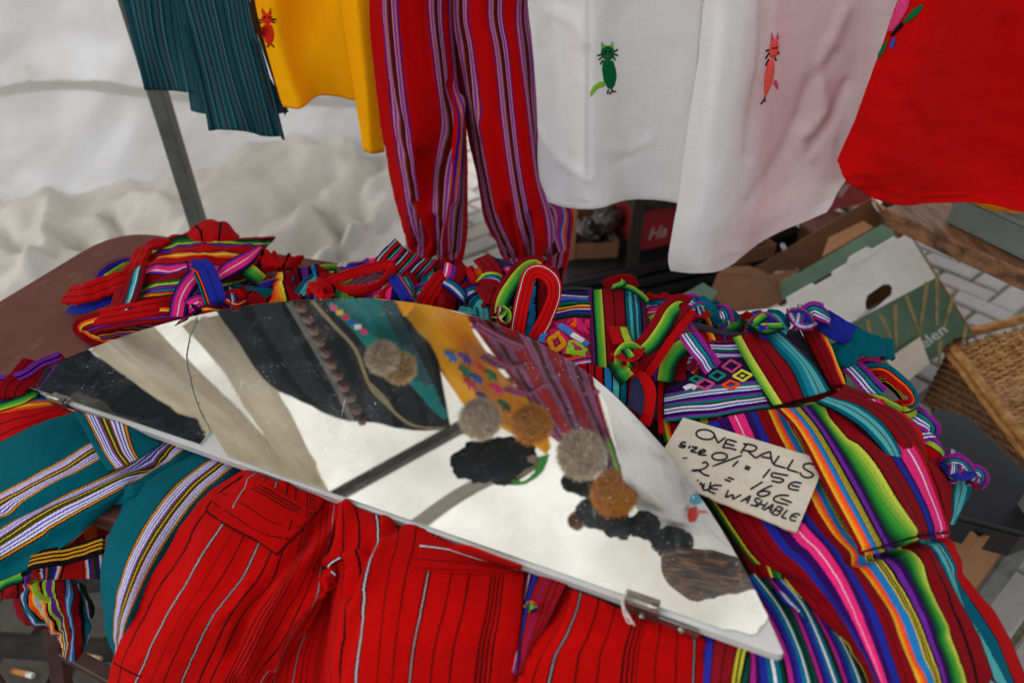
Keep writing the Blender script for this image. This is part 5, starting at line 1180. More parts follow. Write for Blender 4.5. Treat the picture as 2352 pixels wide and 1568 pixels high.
# striped cloth leaning up behind, navy green pink
sheet('leg', [[r5(390, 200, .085), r5(450, 245, .09), r5(540, 300, .08), r5(640, 330, .07)], [r5(330, 260, .08), r5(400, 310, .09), r5(490, 350, .085), r5(590, 380, .075)], [r5(260, 335, .065), r5(340, 385, .075), r5(430, 420, .07), r5(520, 450, .06)], [r5(220, 390, .04), r5(310, 440, .05), r5(400, 470, .05), r5(480, 500, .045)]], M_navstr, h2, nu=50, nv=40, wr=[(.004, 20, 10, 5)])
sheet('leg', [[r5(600, 350, .06), r5(680, 330, .075), r5(770, 370, .075), r5(850, 440, .06)], [r5(560, 420, .06), r5(660, 390, .075), r5(750, 430, .07), r5(820, 480, .055)], [r5(500, 480, .05), r5(600, 470, .06), r5(700, 490, .06), r5(780, 520, .05)]], S_('pink_navy_red', [(1, DR), (.2, BK), (.5, NV), (.3, PK), (.2, WH), (.4, PK), (.5, PU), (1.2, DR), (.2, BK), (.5, BL), (.6, DR)], zig=.01), h2, nu=50, nv=40, wr=[(.006, 20, 14, 7)])
sheet('lining', [[r5(620, 570, .05), r5(720, 530, .06), r5(800, 560, .06)], [r5(640, 640, .04), r5(720, 620, .045), r5(790, 640, .045)]], M_lining, h2, nu=20, nv=20, wr=[(.004, 20, 20, 3)])
R_(h2, r4, [(1690, 420, .03), (1760, 385, .04), (1850, 362, .045), (1930, 360, .04)], .016, M_grn, 20)
R_(h2, r4, [(1680, 470, .03), (1750, 430, .035), (1840, 410, .04), (1920, 400, .04)], .018, M_grn, 10)
R_(h2, r4, [(1440, 490, .04), (1510, 460, .05), (1580, 440, .05), (1600, 470, .04), (1500, 520, .03)], .016, M_royal, [0, 10, 50, 60, 20])
R_(h2, r4, [(1620, 400, .04), (1680, 420, .05), (1650, 470, .04), (1580, 480, .03)], .016, M_blue, [10, 40, 20, 0])
R_(h2, r4, [(1300, 470, .04), (1400, 500, .045), (1560, 520, .04), (1700, 510, .04)], .03, M_tealp, 0)
R_(h2, r4, [(1720, 520, .05), (1760, 460, .06), (1810, 420, .06)], .024, M_teal, 0)
R_(h2, r4, [(1940, 340, .05), (2000, 345, .055), (2050, 350, .05)], .012, plain_cloth('pale_tape', 'a8a4a0'), 0)
R_(h2, r4, [(1960, 352, .05), (2030, 345, .06), (2100, 340, .055)], .014, M_royal, 0)
# red loop and its knot
R_(h2, r4, [(1790, 500, .06), (1880, 450, .075), (2000, 400, .085), (2140, 360, .09), (2230, 345, .09), (2245, 380, .085), (2180, 450, .08), (2090, 490, .075), (1980, 490, .07), (1880, 490, .065)], .021, S_('red_black_edge', [(2, 'b40e10'), (.15, BK), (.3, 'b40e10')]), [10, 30, 40, 40, 20, -60, -70, -50, -40, -30], th=.003)
knot(h2, r4(1840, 490, .07), 34, [M_red, M_redp, M_red], 20, seed=5)
R_(h2, r5, [(330, 545, .065), (350, 500, .07), (410, 490, .075), (460, 530, .07), (440, 570, .06)], .026, M_red, [0, 0, 10, 10, 0])
R_(h2, r5, [(290, 540, .06), (310, 490, .065), (340, 470, .07)], .02, M_grn, 0)
R_(h2, r5, [(375, 400, .08), (400, 440, .085), (450, 520, .08), (470, 560, .07)], .028, M_royal, 0)
R_(h2, r5, [(440, 415, .08), (465, 470, .085), (475, 540, .075)], .018, M_teal, 0)
R_(h2, r5, [(120, 500, .06), (190, 440, .07), (260, 400, .075), (330, 410, .07)], .03, M_navstr, 0)
R_(h2, r5, [(20, 470, .05), (100, 450, .06), (180, 470, .06), (250, 520, .055)], .026, M_grn, 10)
R_(h2, r5, [(480, 560, .06), (500, 510, .07), (560, 490, .075), (590, 540, .065)], .03, M_multi, 0)
R_(h2, r5, [(545, 575, .065), (590, 500, .08), (640, 430, .085), (670, 410, .08)], .032, M_red, [0, 10, 10, 30])
R_(h2, r5, [(600, 580, .06), (660, 530, .07), (700, 500, .07)], .022, M_dred, 0)
R_(h2, r5, [(670, 440, .085), (720, 470, .09), (770, 520, .085), (790, 560, .07)], .022, M_blue, [20, 20, 10, 0])
R_(h2, r5, [(760, 540, .07), (800, 510, .085), (850, 490, .085), (880, 520, .075), (850, 560, .07)], .024, M_blue, [0, 0, 20, 20, 0])
R_(h2, r5, [(800, 360, .07), (830, 420, .08), (850, 460, .075)], .014, M_redp, 30)
R_(h2, r5, [(880, 300, .075), (930, 360, .09), (960, 420, .09), (1000, 470, .08)], .036, M_dred, [10, 0, 0, 0])
R_(h2, r5, [(900, 300, .07), (960, 330, .08), (1030, 350, .08), (1070, 390, .07)], .02, M_navyl, 10)
R_(h2, r5, [(1000, 350, .075), (1040, 380, .085), (1060, 430, .08)], .024, M_pink, 0)
R_(h2, r5, [(860, 470, .08), (910, 420, .095), (970, 420, .095), (1000, 450, .08)], .02, S_('sky_lime', [(1, LB), (.4, WH), (.8, LB), (.3, BK), (.8, LI)], zig=.02), [0, 20, 20, 0])
knot(h2, r5(930, 500, .085), 46, [M_dred, M_dred, M_dred], 30, seed=8)
R_(h2, r5, [(760, 590, .06), (830, 600, .065), (900, 610, .065), (960, 640, .06)], .03, M_teal, 0)
R_(h2, r5, [(840, 610, .07), (855, 580, .08), (880, 560, .085), (905, 600, .08), (910, 660, .07)], .034, M_teal, 0)
R_(h2, r5, [(920, 660, .07), (990, 620, .08), (1030, 560, .085)], .024, M_grn, 0)
# big tie: green strap over a red loop
R_(h2, r5, [(1000, 720, .075), (985, 620, .09), (1000, 540, .105), (1060, 440, .12), (1130, 360, .125), (1190, 340, .122), (1230, 370, .12)], .034, S_('green_tie', GREENS+[(1.0, DR), (.2, BK)], zig=.006), [0, 0, 0, 10, 20, 20, 50], th=.0024)
R_(h2, r5, [(1080, 780, .08), (1100, 640, .10), (1130, 500, .115), (1160, 400, .125), (1220, 380, .13), (1290, 430, .125), (1300, 520, .115), (1260, 640, .10), (1190, 770, .08)], .026, S_('red_white_edge', [(.9, 'b80c0e'), (.15, BK), (1, 'b80c0e'), (.15, BK), (.7, 'b80c0e'), (.12, BK), (.18, WH), (.12, BK), (.4, 'b80c0e')], zig=.012), [0, 0, 5, 15, 20, 0, -25, -20, -10], th=.0024)
knot(h2, r5(1005, 630, .095), 28, [M_grn, S_('red_white_tie', [(1, DR), (.3, WH), (.2, BK), (.3, WH), (1, DR)], zig=.03), M_grn], 70, seed=11)

# ---------------------------------------------------------------- overalls with the pink embroidered bib
h3 = thing('overalls', 'overalls with large orange and pink embroidered diamonds on the bib, behind the mirror', 'overalls', pz(1300, 780), G_T)
M_bib1 = S_('bib_stripe_pink', [(.6, NV), (.5, VI), (.25, WH), (.3, PU), (.5, LB), (.5, BL), (.4, GR), (.5, DG), (.3, YE), (.3, OR), (.35, DR), (.25, WH), (.4, VI), (.5, BL), (.6, DG), (.3, BK), (5.2, '8c1444'), (.3, BK), (.6, BR), (.4, OR), (.4, BL), (.3, PK), (.3, WH), (.5, PU), (1.5, BR)], zig=.006, zf=200)
bib1 = vsheet('bib', [[r5(1290, 480, .085), r5(1400, 495, .09), r5(1510, 490, .09)], [r5(1270, 580, .085), r5(1400, 570, .092), r5(1510, 570, .092)], [r5(1240, 680, .08), r5(1380, 650, .092), r5(1510, 650, .092)], [r5(1200, 760, .078), r5(1370, 760, .09), r5(1510, 760, .09)], [r5(1180, 880, .076), r5(1360, 880, .088), r5(1510, 860, .088)], [r5(1200, 1000, .074), r5(1400, 980, .084), r5(1520, 960, .084)]], M_bib1, h3, nu=70, nv=50, wr=[(.003, 20, 16, 5)])
fb1 = on(bib1, .0005)
TH = {k: yarn('yarn_'+k, c) for k, c in (('amber', 'd08a14'), ('rose', 'c42060'), ('leaf', '88b830'), ('sky', '3078c0'), ('white', 'd8d4d8'), ('tangerine', 'e85014'), ('jade', '1c8c78'), ('lemon', 'd8d040'), ('violet', '6c3090'), ('candy', 'd04a80'))}
def band_(parent, f, conv, pts, w, m, nm='embroidered_bar'):
    return ribbon(nm, [conv(*p)[:2]+(.0008,) for p in pts], w*.75, m, parent, f=f, n=max(8, 5*len(pts)), th=.003, wr=.0006)
def diamond(parent, f, conv, cx, cy, rx, ry, w, m, rot=0, core=None):
    c_, s_ = math.cos(math.radians(rot)), math.sin(math.radians(rot))
    P = [(cx+a*rx*c_-b*ry*s_, cy+a*rx*s_+b*ry*c_) for a, b in ((0, -1), (1, 0), (0, 1), (-1, 0), (0, -1))]
    PP = []
    for i in range(4):
        for t_ in (0, .34, .67): PP.append((P[i][0]*(1-t_)+P[i+1][0]*t_, P[i][1]*(1-t_)+P[i+1][1]*t_))
    PP.append(P[0])
    o = band_(parent, f, conv, PP, w, m, 'embroidered_diamond')
    if core: decal('diamond_core', [conv(*p)[:2] for p in [(cx, cy-ry*.35), (cx+rx*.35, cy), (cx, cy+ry*.35), (cx-rx*.35, cy)]], f, core, o, .0025)
    return o
diamond(h3, fb1, r5, 1315, 790, 44, 58, .009, TH['amber'], 18, TH['rose'])
band_(h3, fb1, r5, [(1390, 860), (1400, 800), (1440, 815), (1480, 850)], .014, TH['leaf']); band_(h3, fb1, r5, [(1400, 850), (1480, 855)], .010, TH['leaf'])
band_(h3, fb1, r5, [(1330, 690), (1400, 740)], .011, TH['sky']); band_(h3, fb1, r5, [(1400, 742), (1470, 785)], .010, TH['white']); band_(h3, fb1, r5, [(1470, 790), (1495, 805)], .010, TH['sky'])
for p in ([(1260, 720), (1330, 730), (1390, 790), (1500, 860)], [(1300, 680), (1380, 700), (1440, 750), (1500, 800)], [(1250, 800), (1290, 740)], [(1350, 860), (1390, 790)], [(1370, 680), (1420, 660), (1500, 740)]):
    band_(h3, fb1, r5, p, .006, TH['rose'])
for p in ([(1450, 660), (1440, 700), (1470, 720), (1480, 680)], [(1490, 660), (1495, 710)]): band_(h3, fb1, r5, p, .008, TH['rose'])
for p in ([(1400, 680), (1425, 700)], [(1430, 655), (1420, 680)]): band_(h3, fb1, r5, p, .009, TH['tangerine'])
band_(h3, fb1, r5, [(1225, 790), (1250, 720)], .012, TH['sky'])
sheet('bib_side', [[r5(1495, 483, .093), r5(1570, 485, .1), r5(1660, 480, .1), r5(1750, 475, .095), r5(1820, 485, .08)], [r5(1500, 620, .094), r5(1580, 620, .1), r5(1670, 615, .1), r5(1760, 610, .096), r5(1835, 620, .08)], [r5(1510, 780, .092), r5(1590, 780, .098), r5(1680, 780, .098), r5(1770, 770, .094), r5(1835, 770, .08)], [r5(1520, 940, .088), r5(1600, 960, .094), r5(1690, 980, .094), r5(1770, 980, .09), r5(1840, 960, .078)]], S_('bib_side_stripe', [(.5, '4a1a50'), (.25, BK)]+grad('14582c', '3c9c34', .5)+grad('468c2c', 'a4a830', .7)+[(.2, BK), (1.1, DR), (.15, BK), (1.1, DR), (.2, BK), (.4, TL), (.35, LT), (.3, TL), (.15, VI), (.3, LT), (.4, TL), (.25, BK), (.5, '4a1a50'), (.3, DR)], zig=.004), h3, nu=50, nv=50, wr=[(.002, 20, 10, 6)], roll=.004)
sheet('lining', [[r5(1300, 500, .08), r5(1420, 482, .085), r5(1520, 488, .085)], [r5(1330, 478, .075), r5(1420, 470, .08), r5(1520, 478, .08)]], M_lining, h3, nu=20, nv=8)
R_(h3, r5, [(1590, 480, .095), (1620, 450, .11), (1690, 432, .115), (1745, 445, .11), (1770, 490, .09)], .024, M_dred, [30, 40, 40, 20, 0])
R_(h3, r5, [(1630, 475, .105), (1690, 455, .118), (1700, 435, .118)], .012, M_grn, 20); R_(h3, r5, [(1660, 462, .112), (1730, 475, .112), (1800, 520, .1), (1830, 555, .09)], .012, M_grn, 0)
# side seam going down, check pocket, navy lining, dark edge
sheet('side_panel', [[r5(1830, 620, .075), r5(1860, 700, .078), r5(1900, 760, .075)], [r5(1850, 850, .075), r5(1880, 880, .075), r5(1910, 900, .072)], [r5(1850, 1050, .072), r5(1880, 1070, .072), r5(1910, 1080, .07)], [r5(1850, 1200, .07), r5(1890, 1240, .07), r5(1912, 1320, .068)]], M_lining, h3, nu=16, nv=40)
R_(h3, r5, [(1905, 880, .075), (1912, 1000, .075), (1908, 1150, .073), (1915, 1310, .072)], .006, M_redp, 0, 'piping')
sheet('pocket', [[r5(1440, 905, .09), r5(1540, 925, .096), r5(1640, 950, .098), r5(1750, 985, .095), r5(1840, 1020, .085)], [r5(1450, 1010, .088), r5(1545, 1020, .094), r5(1640, 1040, .096), r5(1745, 1090, .092), r5(1835, 1120, .082)], [r5(1500, 1100, .08), r5(1560, 1110, .085), r5(1640, 1150, .085), r5(1740, 1200, .082), r5(1820, 1240, .075)]], M_plaid, h3, nu=50, nv=36, wr=[(.002, 20, 20, 6)])
sheet('lining', [[r5(1745, 975, .1), r5(1790, 990, .1), r5(1835, 1015, .094)], [r5(1735, 1080, .098), r5(1780, 1095, .098), r5(1820, 1120, .092)], [r5(1715, 1160, .092), r5(1760, 1185, .092), r5(1795, 1210, .088)]], M_navyl, h3, nu=20, nv=24, wr=[(.002, 20, 20, 6)])
R_(h3, r5, [(1760, 980, .098), (1810, 990, .1), (1850, 1070, .094), (1835, 1200, .085), (1815, 1260, .078)], .018, M_redp, 0)
# knot with two strap ends
R_(h3, r5, [(1670, 700, .105), (1680, 740, .115), (1700, 800, .12)], .034, S_('red_lime_end', [(1.6, BR), (.15, BK), (.5, LI), (.5, 'a4a830'), (.4, GR)], zig=.01), 0)
knot(h3, r5(1725, 850, .12), 36, [M_grn, M_red, M_grn], -15, seed=17)
R_(h3, r5, [(1640, 940, .1), (1700, 930, .108), (1780, 950, .1)], .03, M_red, 0)
R_(h3, r5, [(1655, 900, .105), (1690, 960, .108), (1720, 1000, .1)], .03, M_grn, 0)
R_(h3, r5, [(1800, 830, .115), (1860, 770, .125), (1920, 680, .135), (1960, 610, .14), (2010, 570, .138), (2060, 580, .13)], .034, M_grnred, [0, 0, 0, 10, 30, 60], th=.0024)
R_(h3, r5, [(1790, 980, .095), (1860, 880, .11), (1940, 760, .125), (2020, 660, .133), (2075, 590, .13)], .032, S_('red_fold_strap', [(1.6, BR), (.2, BK), (1.6, DR), (.4, BK)], zig=.01), [0, 0, 0, 0, 30], th=.0024)

# ---------------------------------------------------------------- the big rainbow overalls on the right
h4 = thing('overalls', 'rainbow striped overalls lying along the right side under the handwritten price card', 'overalls', pz(1900, 1100), G_T)
M_bib2 = S_('bib_stripe_navy', [(.5, 'b02a4c'), (.25, BK), (.4, PU), (.3, 'e0dcf0'), (.3, BL), (.3, 'e0dcf0'), (.5, '0c6a60'), (.2, BK), (.5, PU), (.3, 'e0dcf0'), (.3, BL), (.3, 'e0dcf0'), (.3, '0c6a60'), (.5, PU), (.2, BK), (3.6, '2a1640'), (.25, BK), (.4, PU), (.5, '0c6a60'), (.3, WH), (.25, BL), (.3, WH), (.3, BL), (.2, BK), (.55, PU), (.45, '0c6a60'), (.25, BK), (.3, WH), (.3, BL), (.3, WH), (.4, VI), (.2, BK), (.4, PU), (.35, '0c6a60')], zig=.012, zf=230)
bib2 = vsheet('bib', [[r6(370, 790, .085), r6(500, 770, .09), r6(610, 765, .09), r6(700, 765, .09)], [r6(380, 870, .085), r6(520, 850, .09), r6(640, 850, .09), r6(740, 850, .09)], [r6(330, 985, .082), r6(500, 930, .09), r6(660, 900, .09), r6(770, 900, .09)], [r6(290, 1080, .08), r6(480, 1040, .088), r6(660, 1020, .088), r6(830, 1010, .088)], [r6(285, 1160, .078), r6(480, 1130, .086), r6(680, 1105, .086), r6(860, 1080, .086)], [r6(290, 1250, .076), r6(500, 1220, .084), r6(700, 1180, .084), r6(900, 1150, .084)]], M_bib2, h4, nu=80, nv=60, wr=[(.003, 14, 14, 5)])
fb2 = on(bib2, .0005)
for cx, cy, rx, ry, m, core in ((672, 925, 52, 34, 'candy', None), (590, 980, 44, 27, 'jade', None), (520, 1030, 50, 30, 'candy', None), (735, 980, 52, 30, 'lemon', 'lemon'), (668, 1032, 46, 24, 'tangerine', None), (470, 1000, 36, 18, 'jade', None)):
    diamond(h4, fb2, r6, cx, cy, rx, ry, .0036, TH[m], -4, TH[core] if core else None)
band_(h4, fb2, r6, [(400, 1055), (440, 1040), (470, 1055)], .008, TH['white'])
M_strap2 = S_('side_lime_red_teal', grad('76a832', 'a8b03c', .7, 4)+grad('468c2c', '0c4c24', 1.0)+[(.15, BK), (1.4, DR), (.12, BK), (1.3, DR), (.15, BK), (.5, TL), (.7, '0c7c8c'), (.5, LT), (.12, '4a1030'), (.6, LT), (.3, '0c7c8c'), (.4, TL)])
M_strap2 = S_('side_lime_red_teal', grad('3c8c34', '76a832', .5, 4)+grad('98b43a', 'c2c44c', .7, 4)+[(.15, BK), (1.4, DR), (.12, BK), (1.2, DR), (.15, BK), (.6, TL), (.7, '0c7c8c'), (.4, LT), (.12, '4a1030'), (.6, LT), (.4, TL)], zig=.004)
sheet('bib_side', [[r6(678, 762, .1), r6(770, 740, .104), r6(860, 728, .102), r6(955, 715, .095)], [r6(735, 870, .099), r6(830, 840, .104), r6(940, 815, .102), r6(1040, 800, .094)], [r6(820, 1010, .096), r6(920, 975, .1), r6(1040, 935, .098), r6(1140, 920, .09)], [r6(910, 1148, .092), r6(1010, 1125, .096), r6(1110, 1100, .094), r6(1232, 1070, .086)]], M_strap2, h4, nu=50, nv=50, wr=[(.002, 18, 10, 6)], roll=.005)
sheet('lining', [[r6(400, 660, .09), r6(500, 680, .098), r6(600, 715, .098), r6(750, 730, .094)], [r6(470, 710, .092), r6(560, 728, .098), r6(640, 745, .098), r6(740, 752, .094)]], M_lining, h4, nu=30, nv=10)
sheet('bib_edge', [[r6(480, 715, .09), r6(570, 735, .095), r6(690, 755, .095)], [r6(500, 770, .086), r6(590, 775, .09), r6(690, 772, .09)]], M_org, h4, nu=20, nv=16)
# curled strap left of the bib
R_(h4, r6, [(270, 1010, .085), (290, 910, .1), (350, 820, .115), (430, 790, .12), (490, 830, .118), (490, 900, .105), (450, 960, .095)], .04, S_('curl_strap', GREENS+[(.8, PU), (.3, BK), (.8, DR)], zig=.006), [-20, -10, 0, 10, 40, 80, 90], th=.0024)
R_(h4, r6, [(380, 760, .09), (330, 830, .095), (300, 920, .09), (300, 1010, .08)], .06, M_dred, 0, wr=.004)
R_(h4, r6, [(440, 960, .092), (480, 900, .104), (500, 860, .105)], .02, M_org, 20)
R_(h4, r6, [(385, 680, .118), (440, 770, .13), (500, 850, .125), (560, 940, .11)], .03, M_multi, [0, 0, -10, -20], th=.0024)
R_(h4, r6, [(400, 660, .115), (460, 740, .128), (530, 830, .124), (595, 920, .108)], .014, S_('magenta_edge', [(1, MG), (.4, PU), (1, MG)]), [0, 0, 0, 0])
# waist seam and the leg
RB = [(.25, GR), (.2, YE), (.15, BK), (.7, DR), (.1, BK), (.75, DR), (.1, BK), (.7, DR), (.8, BL), (.25, VI), (.55, VI), (.5, PK), (.12, WH), (.65, PK), (.45, VI), (.3, VI), (.7, BL), (.1, BK), (.5, DR), (.12, BK), (.7, DR), (.1, BK)]+grad('e8a828', 'e83c18', .9, 4)+[(.6, LB), (.1, BK), (.12, 'c8b43c'), (.1, BK), (.12, 'c8b43c'), (.12, BK), (.12, 'c8b43c'), (.25, BK), (.5, PU), (.5, '2a0c48')]+[(.2, '0c2c1c')]+grad('0c4420', '2c8830', .8, 4)+grad('468c2c', 'babc40', .9, 4)+[(.12, BK), (.85, DR), (.12, BK), (.75, DR), (.12, BK), (.35, TL), (.5, LT), (.1, '4a1030'), (.4, LT), (.5, TL), (.12, BK), (.9, BR)]
M_leg = S_('rainbow_leg', RB, zig=.0012, zf=240, wob=.004)
def hz(c, h): return [(p[0], p[1], hh) for p, hh in zip(c, h)]
cA = hz([(300, 200), (560, 560), (780, 870), (930, 960), (1110, 1140), (1350, 1400), (1480, 1620)], [.062, .062, .06, .058, .05, .035, .01])
cA2 = hz([(520, 100), (730, 480), (930, 790), (1060, 900), (1250, 1130), (1420, 1400), (1520, 1620)], [.075, .073, .07, .07, .065, .05, .02])
cB = hz([(740, 30), (900, 380), (1090, 690), (1230, 850), (1400, 1130), (1510, 1400), (1590, 1620)], [.08, .078, .074, .076, .072, .056, .028])
cC = hz([(960, -10), (1120, 300), (1330, 690), (1510, 870), (1680, 1130), (1790, 1400), (1860, 1620)], [.082, .08, .076, .072, .068, .052, .025])
cD = hz([(1190, -40), (1400, 300), (1640, 640), (1770, 830), (1880, 1130), (1990, 1400), (2070, 1620)], [.08, .076, .066, .05, .048, .03, .0])
cE = hz([(1540, -50), (1780, 330), (1930, 720), (2080, 1010), (2200, 1190), (2300, 1370), (2420, 1620)], [.05, .035, .015, -.005, -.02, -.04, -.07])
LCR = [([r9(*p)[:2] for p in q], a, w) for q, a, w in (([(1340, 860), (1520, 830), (1740, 760), (1930, 720)], -.007, 9), ([(1100, 700), (1260, 960), (1330, 1150)], .006, 26), ([(1420, 850), (1600, 1100), (1760, 1450)], -.006, 22), ([(1780, 850), (1960, 1200), (2110, 1500)], .007, 26), ([(1650, 900), (1840, 1250)], .004, 20), ([(2010, 950), (2130, 1300), (2200, 1560)], -.008, 20), ([(1180, 1000), (1330, 1350)], -.004, 18), ([(930, 960), (1060, 1000), (1180, 1100)], -.006, 10))]
leg4 = sheet('leg', rows_from_cols(r9, [cA, cA2, cB, cC, cD, cE]), M_leg, h4, uc=[0, .15, .31, .555, .79, 1], nu=120, nv=130, wr=[(.0035, 9, 6, 4), (.0014, 40, 26, 7)], creases=LCR, roll=.006, rp=8)
# upper thigh pocket laid over it
pC0 = hz([(930, 0), (1040, 120), (1190, 400), (1320, 640), (1420, 832)], [.092, .093, .092, .089, .086])
pC1 = hz([(1080, -20), (1190, 120), (1350, 390), (1470, 610), (1570, 795)], [.096, .097, .094, .09, .085])
pD = hz([(1190, -50), (1330, 120), (1470, 300), (1610, 540), (1740, 742)], [.096, .096, .092, .082, .072])
pE0 = hz([(1400, -60), (1530, 120), (1640, 290), (1770, 520), (1840, 730)], [.086, .082, .072, .058, .05])
pE = hz([(1540, -60), (1700, 160), (1790, 310), (1880, 560), (1928, 716)], [.07, .06, .045, .032, .026])
M_pock = S_('thigh_pocket', [(.3, DR), (.1, BK)]+grad('e8a828', 'e83c18', 1.0, 4)+[(.6, LB), (.12, BK), (.12, 'c8b43c'), (.1, BK), (.12, 'c8b43c'), (.12, BK), (.12, 'c8b43c'), (.3, BK), (.6, PU), (.6, '2a0c48'), (.2, '0c2c1c')]+grad('0c4420', '2c8830', .8, 4)+grad('468c2c', 'babc40', 1, 4)+[(.12, BK), (.8, DR), (.12, BK), (.8, DR), (.12, BK), (.5, BL), (.2, VI), (.7, PK), (.12, WH), (.5, PK), (.3, BR)], zig=.0015, zf=240)
PCR = [([r9(*p)[:2] for p in q], a, w) for q, a, w in (([(1240, 30), (1420, 330), (1600, 700)], -.006, 20), ([(1420, 200), (1560, 420), (1700, 700)], .006, 22), ([(1410, 810), (1560, 780), (1740, 725), (1910, 700)], -.003, 5))]
sheet('pocket', rows_from_cols(r9, [pC0, pC1, pD, pE0, pE]), M_pock, h4, uc=[0, .3, .6, .82, 1], nu=80, nv=80, wr=[(.002, 12, 8, 4)], creases=PCR, rollv=.003)
ribbon('hem_stitch', [r9(1422, 815, .088), r9(1560, 778, .089), r9(1730, 728, .075), r9(1912, 702, .03)], .0018, plain_cloth('dark_thread', '1c0c14'), h4, f=on([o for o in bpy.data.objects if o.name.startswith('pocket') and o.parent == h4], .0006) if 0 else pz, n=30, th=.001, wr=0)
# teal shoulder swoop and red side
sheet('side_swoop', rows_from_cols(r9, [hz([(1160, -45), (1260, 0), (1400, 90), (1500, 190), (1560, 260)], [.1, .101, .098, .09, .08]), hz([(1200, -65), (1340, -10), (1470, 80), (1560, 180), (1610, 265)], [.1, .101, .097, .088, .076]), hz([(1230, -80), (1400, -30), (1540, 70), (1620, 180), (1660, 275)], [.098, .098, .09, .078, .066])], ) , S_('swoop_teal', [(.12, BK), (.5, TL), (.6, LT), (.15, '4a1030'), (.5, LT), (.4, TL), (.12, BK)], zig=.02), h4, nu=24, nv=50)
sheet('side_panel', rows_from_cols(r9, [hz([(1240, -80), (1410, -20), (1550, 80), (1640, 190), (1680, 290)], [.094, .092, .086, .072, .06]), hz([(1290, -110), (1470, -40), (1620, 60), (1710, 180), (1770, 300)], [.086, .084, .074, .06, .045]), hz([(1320, -150), (1520, -60), (1680, 60), (1760, 180), (1800, 300)], [.07, .065, .055, .04, .03])]), M_dred, h4, nu=24, nv=50)
# ---------------------------------------------------------------- second red pair behind it at the right, with its knotted straps
h5 = thing('overalls', 'red overalls with blue and teal knotted straps at the far right edge of the table', 'overalls', pz(1980, 850), G_T)
sheet('bib_side', [[r6(1055, 690, .07), r6(1110, 680, .074), r6(1180, 682, .07)], [r6(1130, 830, .072), r6(1190, 820, .076), r6(1245, 815, .07)], [r6(1235, 1035, .07), r6(1285, 1030, .073), r6(1330, 1025, .066)]], S_('red_orange_band', [(.2, BK), (1, DR), (.12, BK), (1, DR), (.12, BK), (.8, DR)]+grad('e83c18', 'e8b828', .8, 4)+[(.15, GR)], zig=.006), h5, nu=36, nv=40, wr=[(.002, 20, 10, 4)])
sheet('lining', [[r6(980, 730, .06), r6(1020, 720, .062), r6(1060, 710, .06)], [r6(1060, 830, .062), r6(1100, 850, .064), r6(1140, 870, .062)], [r6(1180, 990, .062), r6(1220, 1020, .064), r6(1260, 1060, .062)]], M_lining, h5, nu=16, nv=30)
sheet('side_panel', [[r6(1255, 1035, .07), r6(1300, 1035, .07), r6(1350, 1010, .06)], [r6(1300, 1090, .075), r6(1390, 1090, .074), r6(1460, 1100, .06)], [r6(1450, 1190, .08), r6(1560, 1180, .07), r6(1640, 1200, .05)], [r6(1600, 1330, .075), r6(1680, 1300, .055), r6(1740, 1330, .03)], [r6(1680, 1480, .05), r6(1730, 1460, .03), r6(1790, 1480, .0)]], S_('red_white_line', [(1.2, 'b40c10'), (.15, BK), (.15, WH), (.15, BK), (1.2, 'b40c10'), (.12, BK), (1, 'b40c10'), (.12, BK), (1, 'b40c10')], zig=.01), h5, nu=40, nv=50, wr=[(.006, 14, 10, 6), (.002, 40, 30, 2)], roll=.01)
sheet('leg', [[r9(1760, 280, .03), r9(1850, 300, .0), r9(1900, 360, -.03)], [r9(1850, 420, .02), r9(1950, 400, -.02), r9(2040, 430, -.05)], [r9(1880, 560, .0), r9(1950, 560, -.03), r9(2000, 560, -.06)], [r9(1910, 650, -.02), r9(1935, 660, -.04), r9(1950, 660, -.06)]], S_('red_teal_leg', [(1, DR), (.12, BK), (.8, DR), (.15, BK), (.4, TL), (.6, LT), (.12, '4a1030'), (.6, LT), (.6, TL)], zig=.01), h5, nu=40, nv=40, wr=[(.003, 20, 10, 4)])
knot(h5, r6(855, 690, .105), 42, [M_royal, M_grn, M_royal], 0, seed=21)
R_(h5, r6, [(770, 720, .09), (800, 690, .115), (840, 655, .125), (870, 640, .12)], .014, M_grn, 0); R_(h5, r6, [(800, 720, .105), (860, 700, .122), (960, 700, .112)], .014, M_grn, 0)
R_(h5, r6, [(860, 630, .1), (920, 640, .11), (960, 680, .105), (990, 720, .09)], .026, M_teal, 10)
knot(h5, r6(1065, 655, .1), 36, [M_royal, M_multi, M_multi], 30, seed=22)
R_(h5, r6, [(1090, 640, .1), (1140, 600, .11), (1190, 620, .105), (1230, 650, .09)], .03, M_multi, [0, 10, 10, 0])
R_(h5, r6, [(1180, 640, .085), (1260, 700, .085), (1330, 740, .075), (1400, 780, .06)], .04, plain_cloth('royal_blue_cloth', '1e2684'), [10, 20, 20, 10], th=.004, wr=.004)
R_(h5, r6, [(1280, 800, .06), (1370, 780, .07), (1480, 810, .065), (1595, 835, .05)], .05, M_tealp, [0, -10, -10, 10], th=.004, wr=.005, wend=[.7, 1.2, .9, .75])
R_(h5, r6, [(1240, 800, .06), (1320, 850, .065), (1390, 880, .06)], .05, M_tealp, 0, th=.004, wr=.006)
R_(h5, r6, [(1380, 900, .04), (1440, 870, .05), (1520, 880, .045)], .034, M_pink, 0, th=.003)
R_(h5, r6, [(1450, 850, .05), (1500, 860, .05), (1530, 900, .04)], .03, M_redp, 0)
R_(h5, r6, [(1330, 900, .05), (1400, 960, .06), (1460, 1030, .06), (1520, 1090, .05)], .034, M_multi, [0, 0, 0, 10], th=.0024)
